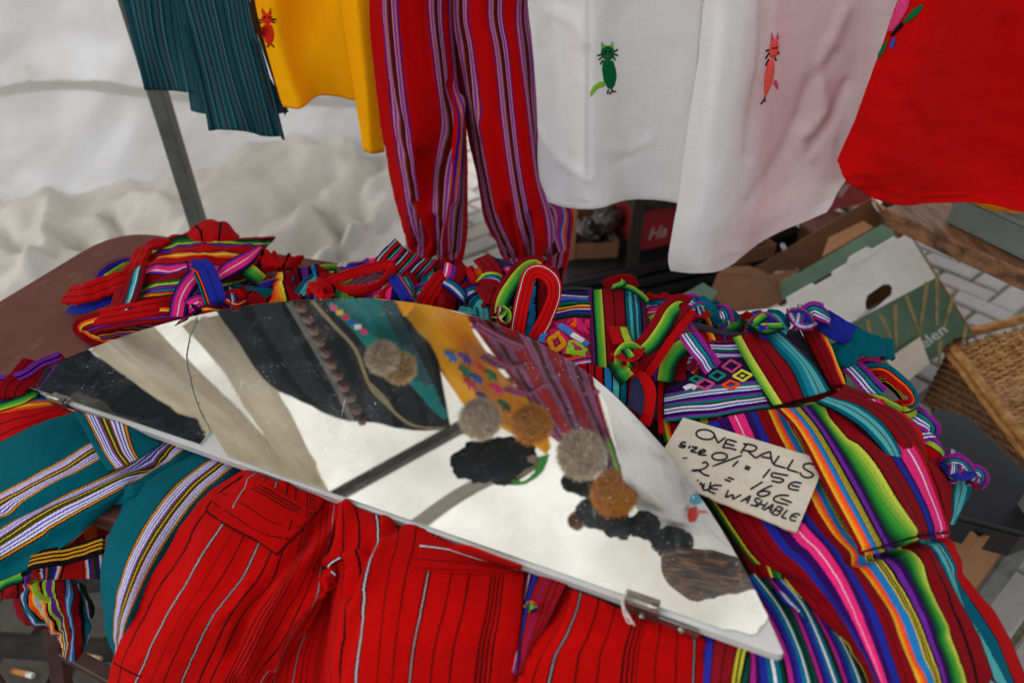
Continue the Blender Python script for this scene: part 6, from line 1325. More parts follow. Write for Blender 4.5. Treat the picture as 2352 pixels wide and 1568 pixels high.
R_(h5, r6, [(1430, 950, .05), (1540, 945, .065), (1620, 1000, .065), (1700, 1080, .055), (1700, 1140, .05), (1620, 1150, .04)], .022, S_('red_teal_loop', [(.8, BR), (.15, BK), (.5, OR), (.2, BK), (.8, TL)]), [20, 20, 10, -20, -60, -70], th=.0024)
R_(h5, r6, [(1480, 1010, .045), (1560, 1000, .055), (1630, 1060, .05), (1660, 1110, .04)], .022, S_('olive_dot_loop', [(.6, BK), (.2, YE), (.2, BK), (.2, YE), (.2, BK), (.2, YE), (.6, BK)], zig=.03), [10, 10, -20, -40])
R_(h5, r6, [(1430, 1110, .05), (1500, 1120, .055), (1570, 1150, .05), (1640, 1190, .04)], .022, M_grn, 0)
R_(h5, r6, [(1600, 1180, .035), (1680, 1190, .04), (1740, 1160, .035)], .02, S_('olive', [(1, '8a9428'), (.3, BK), (1, '9aa030')]), 20)
R_(h5, r6, [(1690, 1180, .03), (1750, 1220, .035), (1810, 1270, .025), (1800, 1330, .01)], .034, M_multi, [10, 0, -20, -30], th=.003)
R_(h5, r6, [(1700, 1290, .025), (1760, 1300, .025), (1820, 1300, .015)], .036, M_multi, [0, 0, 0])
R_(h5, r6, [(1760, 1330, .01), (1830, 1360, .01), (1860, 1400, .0)], .02, M_royal, 0)
R_(h5, r9, [(1770, 200, .015), (1830, 230, .015), (1880, 280, .0)], .034, S_('red_lime_tab', [(1.4, BR), (.15, BK), (.6, LI), (.5, PU)], zig=.01), 90 if 0 else 0, th=.003)
knot(h5, r9(1960, 330, .0), 44, [M_multi, M_royal, M_multi], 20, seed=25)
R_(h5, r9, [(1880, 330, .0), (1930, 295, .015), (2000, 310, .012), (2040, 360, .0)], .02, M_multi, 10); R_(h5, r9, [(2020, 380, -.01), (2080, 350, .0), (2110, 390, -.01), (2080, 440, -.02)], .02, M_multi, [0, 20, 20, 0])
knot(h5, r9(2070, 400, -.02), 22, [M_multi, M_dred, M_multi], 60, seed=26)
# tangle between the two bibs
h6 = thing('overalls', 'overalls mostly hidden behind the two bibs, showing teal and red strap ends', 'overalls', pz(1600, 720), G_T)
sheet('body', [[(1490, 690, .05), (1580, 690, .055), (1680, 720, .05), (1790, 760, .04), (1900, 800, .03)], [(1490, 760, .06), (1580, 745, .065), (1680, 760, .06), (1800, 800, .05), (1930, 860, .04)], [(1500, 840, .06), (1590, 830, .06), (1690, 830, .06), (1810, 860, .05), (1960, 920, .035)], [(1510, 960, .055), (1600, 940, .055), (1700, 920, .055), (1820, 920, .05), (1980, 1000, .03)]], M_dred, h6, nu=70, nv=50, wr=[(.012, 20, 20, 14, 'r'), (.005, 40, 40, 5)])
for pts, m in (([(170, 530, .07), (250, 560, .08), (330, 590, .08), (400, 620, .07)], M_red), ([(180, 580, .07), (290, 575, .085), (420, 570, .085), (520, 620, .07)], M_blue), ([(190, 620, .07), (300, 610, .085), (430, 640, .085), (520, 650, .07)], M_pink), ([(395, 560, .09), (440, 545, .098), (480, 570, .09)], M_multi), ([(450, 570, .085), (500, 560, .1), (550, 620, .095), (580, 690, .08)], S_('orange_teal_strap', [(.6, OR), (.3, YE), (.2, BK), (1.2, TL), (.6, TL)])), ([(500, 600, .08), (570, 590, .09), (640, 620, .085), (700, 670, .07)], M_teal), ([(560, 610, .085), (620, 610, .096), (640, 660, .09), (600, 700, .075)], M_multi), ([(610, 700, .075), (660, 700, .085), (700, 680, .08), (690, 650, .07)], M_grn), ([(590, 640, .085), (650, 640, .09), (705, 665, .08)], M_tealp), ([(200, 680, .07), (260, 650, .08), (320, 640, .08)], M_grn), ([(170, 650, .065), (220, 700, .07), (250, 760, .07)], M_dred)):
    R_(h6, r6, pts, .026, m, 10)
knot(h6, r6(490, 610, .09), 30, [M_multi, M_red, M_blue], 0, seed=31)
for k, (x, y, w_) in enumerate(((230, 600, .03), (330, 560, .03))): pass

# ---------------------------------------------------------------- teal overalls at the left
h7 = thing('overalls', 'teal overalls with white, blue and gold striped bands hanging over the left front edge', 'overalls', pz(200, 1080), G_T)
TB = [(.25, BK), (.4, 'c87818'), (.2, BK), (.35, WH), (.3, '5a52c0'), (.35, WH), (.3, '2c2c9c'), (.35, WH), (.3, '5a52c0'), (.2, MG), (.5, '30440c'), (.15, BK), (.3, 'd0a828'), (.15, BK), (.5, '30440c'), (.2, MG), (.35, WH), (.3, '5a52c0'), (.35, WH), (.3, '2c2c9c'), (.35, WH), (.2, BK), (.4, 'c87818'), (.25, BK)]
tw = sum(w for w, c in TB)
def TBs(f): return [(w/tw*f, c) for w, c in TB]
M_tb1 = S_('teal_bands', [(.36, '00525e')]+TBs(.17)+[(.12, '00525e')]+TBs(.24)+[(.11, '00525e')], zig=.004, zf=200)
M_tb2 = S_('teal_leg_band', [(.44, '00525e')]+TBs(.44)+[(.12, '00525e')], zig=.012, zf=200)
M_tb3 = S_('teal_patch_band', [(.2, '00525e')]+TBs(.55)+[(.25, '00525e')], zig=.012, zf=200)
c0 = hz([(440, 20), (300, 60), (170, 105), (60, 165), (-80, 235)], [.018, .022, .022, .015, .0])
c1 = hz([(700, 150), (520, 240), (330, 345), (140, 450), (-80, 570)], [.016, .024, .026, .018, .0])
c2 = hz([(1000, 195), (800, 320), (560, 430), (270, 570), (-80, 800)], [.014, .022, .026, .018, -.01])
c3 = hz([(1160, 240), (770, 470), (420, 735), (205, 890), (-80, 1020)], [.012, .012, .004, -.02, -.05])
TCR = [([r7(*p)[:2] for p in q], a, w) for q, a, w in (([(940, 260), (620, 360), (300, 500), (0, 600)], -.008, 16), ([(740, 470), (560, 560), (300, 690)], .006, 16), ([(880, 280), (780, 400), (740, 470)], -.008, 12), ([(420, 700), (240, 800), (50, 900)], -.005, 14))]
sheet('leg', rows_from_cols(r7, [c0, c1, c2, c3]), M_tb1, h7, uc=[0, .445, .77, 1], nu=90, nv=80, wr=[(.003, 10, 8, 4), (.001, 40, 30, 6)], creases=TCR, roll=.008, rp=8)
sheet('waist_patch', [[r7(425, 12, .03), r7(560, 40, .031), r7(760, 100, .026), r7(900, 160, .016)], [r7(505, 160, .032), r7(620, 170, .033), r7(770, 165, .027), r7(905, 175, .018)], [r7(565, 265, .032), r7(660, 255, .033), r7(790, 225, .028), r7(915, 185, .02)], [r7(620, 352, .03), r7(710, 320, .031), r7(810, 265, .028), r7(925, 192, .02)]], M_tb3, h7, uc=[.05, .42, .8, 1], nu=50, nv=40, wr=[(.0015, 20, 20, 4)])
d0 = hz([(1130, 240), (900, 370), (760, 480), (630, 760), (580, 1000), (595, 1260), (648, 1450)], [.014, .016, .018, .01, -.02, -.07, -.11])
d1 = hz([(1240, 270), (1060, 400), (920, 560), (770, 800), (690, 1040), (640, 1280), (655, 1455)], [.02, .028, .034, .03, .005, -.05, -.10])
d2 = hz([(1400, 330), (1220, 480), (1060, 680), (920, 900), (790, 1150), (700, 1360), (668, 1470)], [.022, .026, .026, .015, -.01, -.06, -.10])
sheet('leg', rows_from_cols(r7, [d0, d1, d2]), M_tb2, h7, uc=[0, .48, 1], nu=60, nv=90, wr=[(.003, 12, 8, 14), (.001, 40, 30, 6)], roll=.012, rp=5)
sheet('crotch_fold', [[r7(690, 440, .012), r7(760, 430, .022), r7(830, 420, .02)], [r7(640, 500, .01), r7(740, 480, .024), r7(800, 500, .02)], [r7(600, 560, .0), r7(680, 540, .012), r7(720, 560, .01)]], M_tealp, h7, nu=24, nv=24, wr=[(.004, 40, 40, 4)])
# ---------------------------------------------------------------- red multi strip under the mirror's left tip
h8 = thing('overalls', 'red overalls with thin rainbow lines sticking out under the left tip of the mirror', 'overalls', pz(60, 950), G_T)
M_strip = S_('strip_stripe', [(.4, PU), (.3, BK), (1.2, DR), (.15, BK), (.6, DR), (.4, OR), (.3, MG), (.5, DR), (.2, PK), (.5, DG), (.5, LI), (.4, PU), (.2, BK), (.5, LB), (.4, OR), (.3, YE), (.5, OR), (1.2, BR), (.12, BK), (1.1, BR), (.12, BK), (1, BR)], zig=.004, wob=.01)
vsheet('leg', [[r4(345, 855, .02), r4(240, 890, .022), r4(120, 960, .02), r4(-60, 1040, .01)], [r4(420, 940, .012), r4(240, 980, .014), r4(100, 1040, .016), r4(-60, 1090, .01)], [r4(500, 1120, .01), r4(260, 1100, .012), r4(120, 1110, .02), r4(-60, 1140, .012)], [r4(540, 1180, .01), r4(320, 1170, .016), r4(140, 1200, .024), r4(-60, 1250, .01)], [r4(560, 1230, .008), r4(330, 1240, .012), r4(120, 1310, .014), r4(-60, 1420, .0)]], M_strip, h8, nu=60, nv=60, wr=[(.004, 14, 14, 4), (.001, 40, 30, 6)])
R_(h8, r4, [(60, 1110, .025), (70, 1050, .03), (120, 1000, .03), (200, 900, .028)], .04, M_dred, 0, th=.004)
R_(h8, r4, [(340, 865, .03), (230, 910, .034), (120, 980, .034), (-40, 1010, .03)], .012, S_('purple_edge', [(1, PU), (.4, BK), (.6, PU)]), 0, 'edge')
R_(h8, r4, [(200, 1105, .02), (190, 1085, .02), (120, 1120, .026), (-30, 1170, .02)], .012, M_grn, 0, 'edge')
# ---------------------------------------------------------------- things hanging below the teal legs
h9 = thing('overalls', 'rainbow striped overalls hanging down behind the teal legs at the lower left', 'overalls', py(120, 1380, .47), G_T)
YB = .475
def pyr(conv, Y): return lambda *p: py(*conv(p[0], p[1])[:2], Y+(p[2] if len(p) > 2 else 0))
f9 = pyr(rb, YB)
M_hang = S_('hang_stripe', [(1, DR), (.2, BK), (.5, TL), (.35, 'a8a0c0'), (.5, TL), (.25, BK), (.4, OR), (.25, YE), (.3, 'a8a0c0'), (.25, YE), (.4, OR), (.35, BK), (.4, LI), (.7, PU), (.4, LI), (.2, BK), (1.1, DR), (.15, BK), (.3, LB), (.25, 'a8a0c0'), (.4, LB), (.15, BK), (1, DR), (.3, BK), (.5, TL), (.25, 'a8a0c0'), (.8, DG), (.5, '101418')], zig=.004, wob=.03, wobf=12)
sheet('leg', [[f9(180, 420, .01), f9(400, 330, -.01), f9(650, 310, -.02), f9(880, 310, -.01), f9(1020, 400, .01)], [f9(195, 560, .01), f9(400, 540, -.01), f9(650, 560, -.02), f9(900, 520, -.01), f9(1140, 640, .02)], [f9(310, 770, .01), f9(480, 740, -.012), f9(680, 740, -.02), f9(900, 740, -.015), f9(1130, 800, .02)], [f9(540, 930, .01), f9(620, 960, .0), f9(760, 980, -.01), f9(920, 960, -.01), f9(1110, 980, .02)], [f9(690, 1090, .01), f9(740, 1150, .0), f9(830, 1230, -.005), f9(900, 1245, -.005), f9(1050, 1130, .02)]], M_hang, h9, nu=70, nv=60, wr=[(.005, 24, 14, 5), (.003, 50, 20, 6)], roll=.012)
sheet('hem', [[f9(-60, 350, .02), f9(150, 340, .01), f9(430, 330, .01)], [f9(-60, 440, .015), f9(150, 420, .0), f9(440, 390, .0)], [f9(-60, 545, .01), f9(120, 530, .0), f9(400, 500, .005)]], M_dred, h9, nu=30, nv=24, wr=[(.004, 20, 20, 3)])
ribbon('edge', [f9(-60, 420, -.012), f9(120, 330, -.012), f9(300, 280, -.012)], .014, M_grn, h9, th=.0024)
ribbon('edge', [f9(400, 350, -.03), f9(440, 460, -.03), f9(500, 530, -.03), f9(600, 570, -.03)], .006, S_('lime_edge', [(1, LI)]), h9, th=.004)
h10 = thing('overalls', 'red overalls with a purple hem and gold line, its edge showing between the teal legs', 'overalls', py(170, 1310, .45), G_T)
f10 = pyr(rb, .452)
M_h10 = S_('hem_colour_groups', [(1, BR), (.2, OR), (.3, WH), (.4, BL), (.2, OR), (.3, DG), (.3, VI), (.4, BL), (.3, WH), (.2, OR), (.3, BK), (2.4, BR), (.2, BK), (.2, OR), (.3, WH), (.4, BL), (.2, DR), (.4, DG), (.4, VI), (.3, WH), (.6, BR)], zig=.006)
sheet('hem', [[f10(340, 60, .0), f10(700, 30, -.005), f10(1000, -20, 0), f10(1300, -60, .0)], [f10(360, 180, .0), f10(700, 150, -.008), f10(1000, 100, 0), f10(1300, 60, .0)], [f10(400, 320, .01), f10(650, 318, .0), f10(1000, 300, 0.005), f10(1300, 290, .01)]], M_h10, h10, nu=60, nv=24, wr=[(.003, 20, 20, 3)])
ribbon('purple_edge', [f10(320, 350, -.004), f10(330, 250, -.012), f10(430, 150, -.014), f10(640, 105, -.014), f10(880, 60, -.012), f10(1200, -40, -.01)], .008, S_('purple_only', [(1, PU)]), h10, th=.003)
ribbon('gold_band', [f10(300, 170, -.008), f10(420, 90, -.012), f10(640, 50, -.014), f10(880, 10, -.012), f10(1250, -110, -.01)], .02, S_('gold_black', [(.5, BK), (.2, 'b07a18'), (.2, BK), (.2, 'b07a18'), (.2, BK), (.2, 'b07a18'), (.4, BK)], zig=.03), h10, th=.004)
f7 = lambda *p: pz(*r7(p[0], p[1])[:2], p[2])
sheet('fold', [[f7(200, 930, -.05), f7(400, 770, -.04), f7(600, 600, -.03), f7(740, 500, -.02)], [f7(260, 920, -.05), f7(440, 820, -.04), f7(600, 720, -.035), f7(740, 600, -.03)]], S_('dark_fold', [(.6, BK), (.4, LI), (.5, BR), (.4, OR), (1, BR), (.4, LB)]), h10, nu=30, nv=40)

# ---------------------------------------------------------------- red pinstriped overalls in front
h11 = thing('overalls', "bright red pinstriped overalls with two pockets, in front of the mirror's middle", 'overalls', pz(760, 1330), G_T)
RS = 'aa0604'
def bw(u, s=1): return [(u-.0062*s, .0075*s, BK), (u, .0046*s, 'b8aab2'), (u+.0062*s, .0075*s, BK)]
M_rl = S_('red_pin_left', lines(RS, [(.06, .007, BK)]+bw(.165, .8)+[(.245, .005, BK), (.315, .009, BK)]+bw(.405)+[(.50, .009, BK), (.565, .008, BK), (.65, .008, BK), (.672, .008, BK), (.694, .008, BK), (.716, .008, BK), (.80, .007, BK), (.85, .006, BK)]+bw(.91, .7)+[(.96, .008, BK)]), zig=.004, zf=330, mott=.15)
M_rr = S_('red_pin_right', lines(RS, [(.05, .005, BK), (.10, .008, BK)]+bw(.205, 1.25)+[(.30, .008, BK), (.405, .008, BK)]+bw(.515, 1.25)+[(.63, .007, BK), (.72, .008, BK), (.83, .007, BK), (.85, .007, BK), (.87, .007, BK), (.89, .007, BK)]), zig=.004, zf=330, mott=.15)
M_rp = S_('red_pocket_left', lines(RS, [(.08, .02, BK), (.13, .02, BK), (.18, .02, BK), (.50, .022, BK), (.80, .022, BK)]), zig=.012, zf=330)
e0 = hz([(1400, 350), (1210, 470), (1050, 650), (940, 850), (800, 1080), (700, 1310), (638, 1490), (600, 1620)], [.03, .034, .036, .026, -.005, -.05, -.085, -.12])
e1 = hz([(1470, 370), (1340, 560), (1210, 760), (1090, 960), (960, 1180), (860, 1400), (790, 1560), (760, 1680)], [.042, .052, .054, .044, .012, -.034, -.07, -.1])
e2 = hz([(1600, 410), (1560, 560), (1500, 760), (1400, 960), (1230, 1190), (1130, 1400), (1060, 1560), (1030, 1680)], [.045, .055, .056, .05, .022, -.024, -.06, -.09])
e3 = hz([(1800, 480), (1790, 640), (1730, 830), (1640, 1010), (1530, 1180), (1420, 1400), (1340, 1560), (1310, 1680)], [.042, .05, .054, .05, .026, -.02, -.05, -.08])
e4 = hz([(1970, 540), (1930, 760), (1890, 930), (1860, 1080), (1780, 1240), (1660, 1400), (1570, 1560), (1530, 1680)], [.04, .042, .04, .028, .0, -.045, -.075, -.10])
RCR = [([r7(*p)[:2] for p in q], a, w) for q, a, w in (([(1880, 560), (1720, 780), (1560, 960), (1430, 1150), (1330, 1400)], -.009, 16), ([(1960, 600), (1830, 800), (1640, 1010), (1500, 1250), (1400, 1500)], .007, 14), ([(1900, 960), (1780, 1080), (1640, 1260), (1560, 1450)], .010, 13), ([(1930, 880), (1800, 900), (1640, 960)], -.004, 10), ([(1430, 420), (1560, 440), (1740, 400)], .004, 10), ([(1250, 1200), (1360, 1120), (1420, 1020)], .003, 14), ([(1050, 760), (960, 1000), (830, 1200)], -.003, 22))]
L1 = sheet('leg', rows_from_cols(r7, [e0, e1, e2, e3, e4]), M_rl, h11, uc=[0, .17, .42, .70, 1], nu=110, nv=110, wr=[(.003, 9, 7, 4), (.0008, 20, 16, 9), (.0007, 70, 50, 6)], creases=RCR, roll=.008, rp=6)
g0 = hz([(60, 500), (60, 640), (25, 900), (10, 1080), (-20, 1300), (-30, 1450), (-30, 1650)], [.045, .046, .042, .03, .006, -.02, -.05])
g1 = hz([(170, 570), (200, 700), (180, 900), (130, 1080), (95, 1300), (70, 1450), (60, 1650)], [.052, .06, .062, .056, .038, .02, -.01])
g2 = hz([(400, 650), (390, 780), (350, 920), (320, 1100), (300, 1300), (285, 1450), (270, 1650)], [.055, .066, .07, .066, .052, .034, .006])
g3 = hz([(760, 790), (745, 880), (720, 1000), (690, 1150), (640, 1330), (620, 1450), (600, 1650)], [.055, .066, .07, .068, .056, .04, .012])
g4 = hz([(1140, 920), (1132, 960), (1126, 1060), (1118, 1180), (1105, 1330), (1095, 1450), (1075, 1650)], [.056, .06, .064, .064, .052, .036, .008])
RCR2 = [([r8(*p)[:2] for p in q], a, w) for q, a, w in (([(400, 660), (280, 760), (190, 900), (120, 1050)], -.009, 16), ([(120, 560), (90, 760), (30, 900)], .009, 14), ([(330, 680), (250, 900), (170, 1150)], .007, 18), ([(210, 1090), (130, 1300), (60, 1560)], -.005, 16), ([(20, 900), (110, 850), (200, 820)], .005, 9), ([(980, 1000), (930, 1300), (900, 1560)], -.003, 14))]
L2 = sheet('leg', rows_from_cols(r8, [g0, g1, g2, g3, g4]), M_rr, h11, uc=[0, .11, .29, .65, 1], nu=110, nv=110, wr=[(.003, 9, 7, 24), (.0008, 20, 16, 19), (.0007, 70, 50, 16)], creases=RCR2, roll=.008, rp=9)
fL1, fL2 = on(L1, .0025), on(L2, .0025)
vsheet('pocket', [[r7(*p) for p in ((1385, 385), (1530, 420), (1670, 500), (1808, 585))], [r7(*p) for p in ((1310, 445), (1450, 510), (1600, 600), (1755, 640))], [r7(*p) for p in ((1235, 500), (1380, 590), (1520, 680), (1700, 700))], [r7(*p) for p in ((1190, 575), (1320, 660), (1460, 735), (1590, 822))]], M_rp, h11, f=fL1, nu=44, nv=44, wr=[(.001, 30, 30, 4)], rollv=.001)
vsheet('pocket', [[r8(*p) for p in ((545, 700), (690, 760), (830, 800), (1115, 905))], [r8(*p) for p in ((528, 780), (680, 800), (850, 850), (1105, 920))], [r8(*p) for p in ((515, 860), (680, 870), (850, 890), (1098, 930))], [r8(*p) for p in ((498, 918), (690, 925), (880, 936), (1092, 948))]], S_('red_pocket_right', lines(RS, [(.30, .02, BK), (.335, .035, WH), (.37, .02, BK), (.66, .03, BK), (.94, .03, BK)]), zig=.02, zf=330), h11, f=fL2, nu=44, nv=40, wr=[(.0008, 30, 30, 4)], rollv=.001)
M_dth = plain_cloth('dark_red_thread', '3a0808')
def seam(parent, f, conv, pts, m=None): return ribbon('seam', [conv(*p)[:2]+(.0003,) for p in pts], .0017, m or M_dth, parent, f=f, n=28, th=.0008, wr=0)
fL1b, fL2b = on(L1, .0008), on(L2, .0008)
seam(h11, fL1b, r7, [(1395, 380), (1290, 450), (1200, 540), (1192, 590)]); seam(h11, fL1b, r7, [(1192, 590), (1330, 680), (1480, 755), (1590, 830)]); seam(h11, fL1b, r7, [(1590, 830), (1700, 720), (1820, 590), (1870, 520)])
seam(h11, fL1b, r7, [(655, 1450), (740, 1500), (810, 1530)])
seam(h11, fL2b, r8, [(1130, 940), (1122, 1100), (1112, 1250), (1098, 1450), (1085, 1560)])
sheet('crotch_fold', [[r7(1830, 980, .03), r7(1890, 930, .044), r7(1940, 900, .046)], [r7(1800, 1060, .024), r7(1870, 1010, .042), r7(1930, 960, .046)], [r7(1780, 1120, .01), r7(1840, 1080, .03), r7(1900, 1040, .04)]], plain_cloth('red_plain_pin', RS), h11, nu=30, nv=30, wr=[(.006, 60, 60, 4, 'r')])
ribbon('seam', [r7(1955, 848, .058), r7(1900, 880, .056), r7(1885, 910, .052), r7(1925, 950, .05)], .0032, S_('bw_thread', [(1, BK), (1, WH), (1, BK)], zig=.1), h11, th=.003)
# dark inside of the gap between the legs: the lower layer of the same pair
sheet('back_layer', [[r7(1700, 1100, -.0), r7(1850, 1050, .01), r7(2000, 1040, .01)], [r7(1620, 1250, -.03), r7(1800, 1230, -.015), r7(1980, 1230, -.01)], [r7(1540, 1420, -.07), r7(1750, 1420, -.05), r7(1960, 1420, -.04)], [r7(1480, 1650, -.12), r7(1720, 1650, -.1), r7(1960, 1650, -.09)]], M_rl, h11, nu=30, nv=40, wr=[(.003, 20, 10, 5)])
# third red leg
h12 = thing('overalls', 'red pinstriped trouser leg below the metal clip at the right end of the mirror', 'overalls', pz(1400, 1480), G_T)
M_r3 = S_('red_pin_third', lines(RS, [(.08, .006, BK)]+bw(.16, 1.2)+[(.285, .009, BK), (.40, .009, BK), (.52, .009, BK), (.545, .009, BK), (.57, .009, BK), (.595, .009, BK), (.71, .009, BK), (.825, .009, BK)]+bw(.93, 1.2)), zig=.004, zf=330, mott=.15)
k0 = hz([(1330, 1000), (1300, 1130), (1230, 1250), (1150, 1400), (1100, 1500), (1040, 1680)], [.06, .064, .062, .05, .036, .006])
k1 = hz([(1520, 1070), (1500, 1160), (1450, 1300), (1400, 1400), (1380, 1500), (1350, 1680)], [.066, .07, .07, .06, .046, .02])
k2 = hz([(1800, 1180), (1790, 1220), (1770, 1310), (1750, 1400), (1740, 1500), (1725, 1680)], [.066, .07, .07, .06, .048, .022])
k3 = hz([(2150, 1230), (2150, 1280), (2170, 1330), (2170, 1400), (2168, 1500), (2165, 1680)], [.058, .06, .06, .05, .04, .014])
L3 = sheet('leg', rows_from_cols(r8, [k0, k1, k2, k3]), M_r3, h12, uc=[0, .24, .56, 1], nu=90, nv=80, wr=[(.002, 9, 7, 44), (.0006, 20, 16, 49), (.0006, 70, 50, 46)], roll=.008, rp=9, creases=[([r8(*p)[:2] for p in ((1370, 1050), (1280, 1240), (1180, 1420))], -.004, 12)])
# purple and pink fold between the red legs
h13 = thing('overalls', 'dark red netted overalls with blue and pink edge wedged between the two red pinstriped legs', 'overalls', pz(1240, 1400), G_T)
M_net = S_('dark_net', [(.4, PK), (.2, WH), (.6, VI), (.7, BL), (.3, BK), (1.2, '8a1018'), (.1, BL), (.8, '8a1018'), (.15, BK), (.7, '8a1018'), (.12, BK), (1, '8a1018'), (.3, BK)], zig=.02, zf=300)
sheet('leg', rows_from_cols(r8, [hz([(1150, 950), (1130, 1060), (1110, 1200), (1085, 1380), (1060, 1500)], [.05, .054, .052, .04, .025]), hz([(1260, 960), (1220, 1060), (1180, 1200), (1130, 1380), (1090, 1520)], [.058, .062, .06, .046, .03]), hz([(1390, 1010), (1370, 1040), (1290, 1190), (1190, 1360), (1120, 1520)], [.06, .064, .062, .046, .03])]), M_net, h13, nu=40, nv=50, wr=[(.003, 20, 12, 3)], roll=.004)
knot(h13, r8(1165, 1125, .062), 14, [S_('gold_tie', [(1, YE), (.5, BK), (1, OR)]), M_blue, M_grn], 20, seed=41)
# blue red yellow leg and teal purple leg below the mirror tip
h14 = thing('overalls', 'narrow dark red and blue leg with yellow line, right of the bright red pinstriped leg', 'overalls', pz(1680, 1530), G_T)
sheet('leg', [[r9(480, 1230, .052), r9(640, 1290, .056), r9(800, 1340, .052)], [r9(500, 1330, .05), r9(640, 1360, .054), r9(770, 1400, .05)], [r9(500, 1450, .04), r9(620, 1470, .044), r9(750, 1500, .04)], [r9(490, 1640, .015), r9(600, 1640, .02), r9(720, 1640, .015)]], S_('blue_dred_yellow', [(.3, BK), (1.0, '28288c'), (.15, BK), (1.2, '7c1018'), (.15, BK), (1.2, '7c1018'), (.15, BK), (.4, 'c0b030'), (.2, BK), (.4, 'c8c03c'), (.4, BK)], zig=.01), h14, nu=40, nv=40, wr=[(.002, 14, 10, 4)], roll=.004)
h15 = thing('overalls', 'teal and purple striped leg with white zigzag lines under the right tip of the mirror', 'overalls', pz(1830, 1500), G_T)
M_tp = S_('teal_purple_zig', [(.5, '0c3c30'), (.2, BK), (.6, MG), (.5, VI), (.6, BL), (.5, '0c5c70'), (.25, WH), (.5, '0c5c70'), (.3, DG), (.3, BK), (.5, MG), (.4, VI), (.6, BL), (.6, '0c6478'), (.25, WH), (.4, '0c4c40'), (.3, BK)]*2, zig=.004, zf=230)
sheet('leg', rows_from_cols(r9, [hz([(720, 1330), (760, 1450), (740, 1560), (720, 1680)], [.044, .044, .034, .02]), hz([(760, 980), (900, 1180), (1000, 1400), (1060, 1680)], [.05, .052, .046, .024]), hz([(900, 940), (1060, 1120), (1180, 1380), (1290, 1680)], [.052, .054, .046, .02]), hz([(1000, 960), (1180, 1120), (1370, 1400), (1480, 1680)], [.045, .045, .032, .005])]), M_tp, h15, nu=70, nv=70, wr=[(.002, 14, 10, 4)])
sheet('hem', [[r9(905, 1020, .058), r9(970, 1050, .06), r9(1050, 1110, .058)], [r9(940, 1080, .062), r9(1010, 1100, .064), r9(1090, 1170, .06)], [r9(1000, 1130, .062), r9(1060, 1150, .064), r9(1110, 1215, .06)]], M_blue, h15, nu=24, nv=20, uc=[0, .5, 1])
# green-gold leg edge under the card
h16 = thing('overalls', 'dark red overalls with a green and gold side stripe just below the price card', 'overalls', pz(1730, 1230), G_T)
sheet('leg', rows_from_cols(r9, [hz([(560, 500), (640, 640), (720, 800), (800, 960)], [.056, .056, .055, .05]), hz([(720, 500), (780, 640), (850, 820), (900, 960)], [.066, .066, .065, .06]), hz([(860, 520), (900, 640), (960, 800), (1000, 960)], [.06, .06, .058, .055])]), S_('dred_gold_green', [(1, DR), (.12, BK), (1, DR), (.12, BK), (.3, 'c0b030'), (.15, BK), (.5, '14582c'), (.5, '2c8830'), (.3, BK), (.6, DR)], zig=.01), h16, nu=40, nv=40)
sheet('leg', [[r9(260, 60, .07), r9(420, 20, .074), r9(600, -20, .078)], [r9(290, 180, .066), r9(440, 140, .07), r9(640, 120, .074)], [r9(360, 300, .06), r9(500, 300, .064), r9(700, 300, .068)]], S_('waist_multi', [(.4, GR), (.4, YE), (.3, OR), (1, DR), (.12, BK), (.6, BL), (.3, VI), (.6, PK), (.12, BK), (1, DR), (.5, LI), (.3, YE), (.12, BK), (.9, DR), (.5, PK)], zig=.006), h16, nu=50, nv=30)
# ================================================================== THE BROKEN MIRROR
mr = thing('broken_mirror', 'broken half-round mirror on a white edged board lying across the overalls', 'mirror', MP0-MN*.02)
t = NT('mirror_silver'); oc = t.n('ShaderNodeTexCoord').outputs['Object']
sm = t.noise(oc, 9, 5, .7); dust = t.noise(oc, 420, 2, .5); scr = t.noise(mapping(t, oc, 260, 26, 40), 1, 3)
msk = t.ramp(sm, [(.48, (0, 0, 0, 1)), (.68, (1, 1, 1, 1))])
spk = t.ramp(dust, [(.66, (0, 0, 0, 1)), (.72, (1, 1, 1, 1))])
sc2 = t.ramp(scr, [(.66, (0, 0, 0, 1)), (.72, (1, 1, 1, 1))])
d_ = t.math('ADD', t.math('MULTIPLY', spk, t.math('ADD', .22, t.math('MULTIPLY', msk, .6))), t.math('MULTIPLY', t.math('MULTIPLY', sc2, msk), .4))
d_ = t.math('ADD', t.math('ADD', .014, t.math('MULTIPLY', msk, .05)), d_)
gl = t.n('ShaderNodeBsdfGlossy'); gl.inputs['Color'].default_value = (.93, .95, .94, 1); t.val(gl.inputs['Roughness'], t.math('ADD', .006, t.math('MULTIPLY', msk, .02)))
df = t.n('ShaderNodeBsdfDiffuse'); df.inputs[0].default_value = (.75, .76, .76, 1)
mx = t.n('ShaderNodeMixShader'); t.l(d_, mx.inputs[0]); t.l(gl.outputs[0], mx.inputs[1]); t.l(df.outputs[0], mx.inputs[2]); M_mir = t.out(mx.outputs[0])
t = NT('glass_edge'); b_ = t.bsdf(lin('aab6ae'), .15); b_.inputs['Specular IOR Level'].default_value = .8; M_ge = t.out(b_.outputs[0])
M_lam = surf('white_laminate', 'c4c2c0', .35, .05, 20, .05, .001, spec=.5)
M_ply = surf('plywood_edge', '8a6a44', .8, .25, 90, .1, .001)
M_nick = surf('nickel', '9a958c', .3, .2, 60, .1, .0006, metal=.9)
arc = catmull(np.array([(50, 876), (130, 835), (250, 785), (370, 746), (480, 718), (590, 699), (700, 689), (800, 685.5), (870, 686.5), (985, 701), (1100, 729), (1200, 768), (1300, 822), (1395, 893), (1480, 978), (1545, 1052), (1605, 1136), (1655, 1212), (1700, 1290), (1735, 1356), (1765, 1420), (1798, 1495)]), 90)
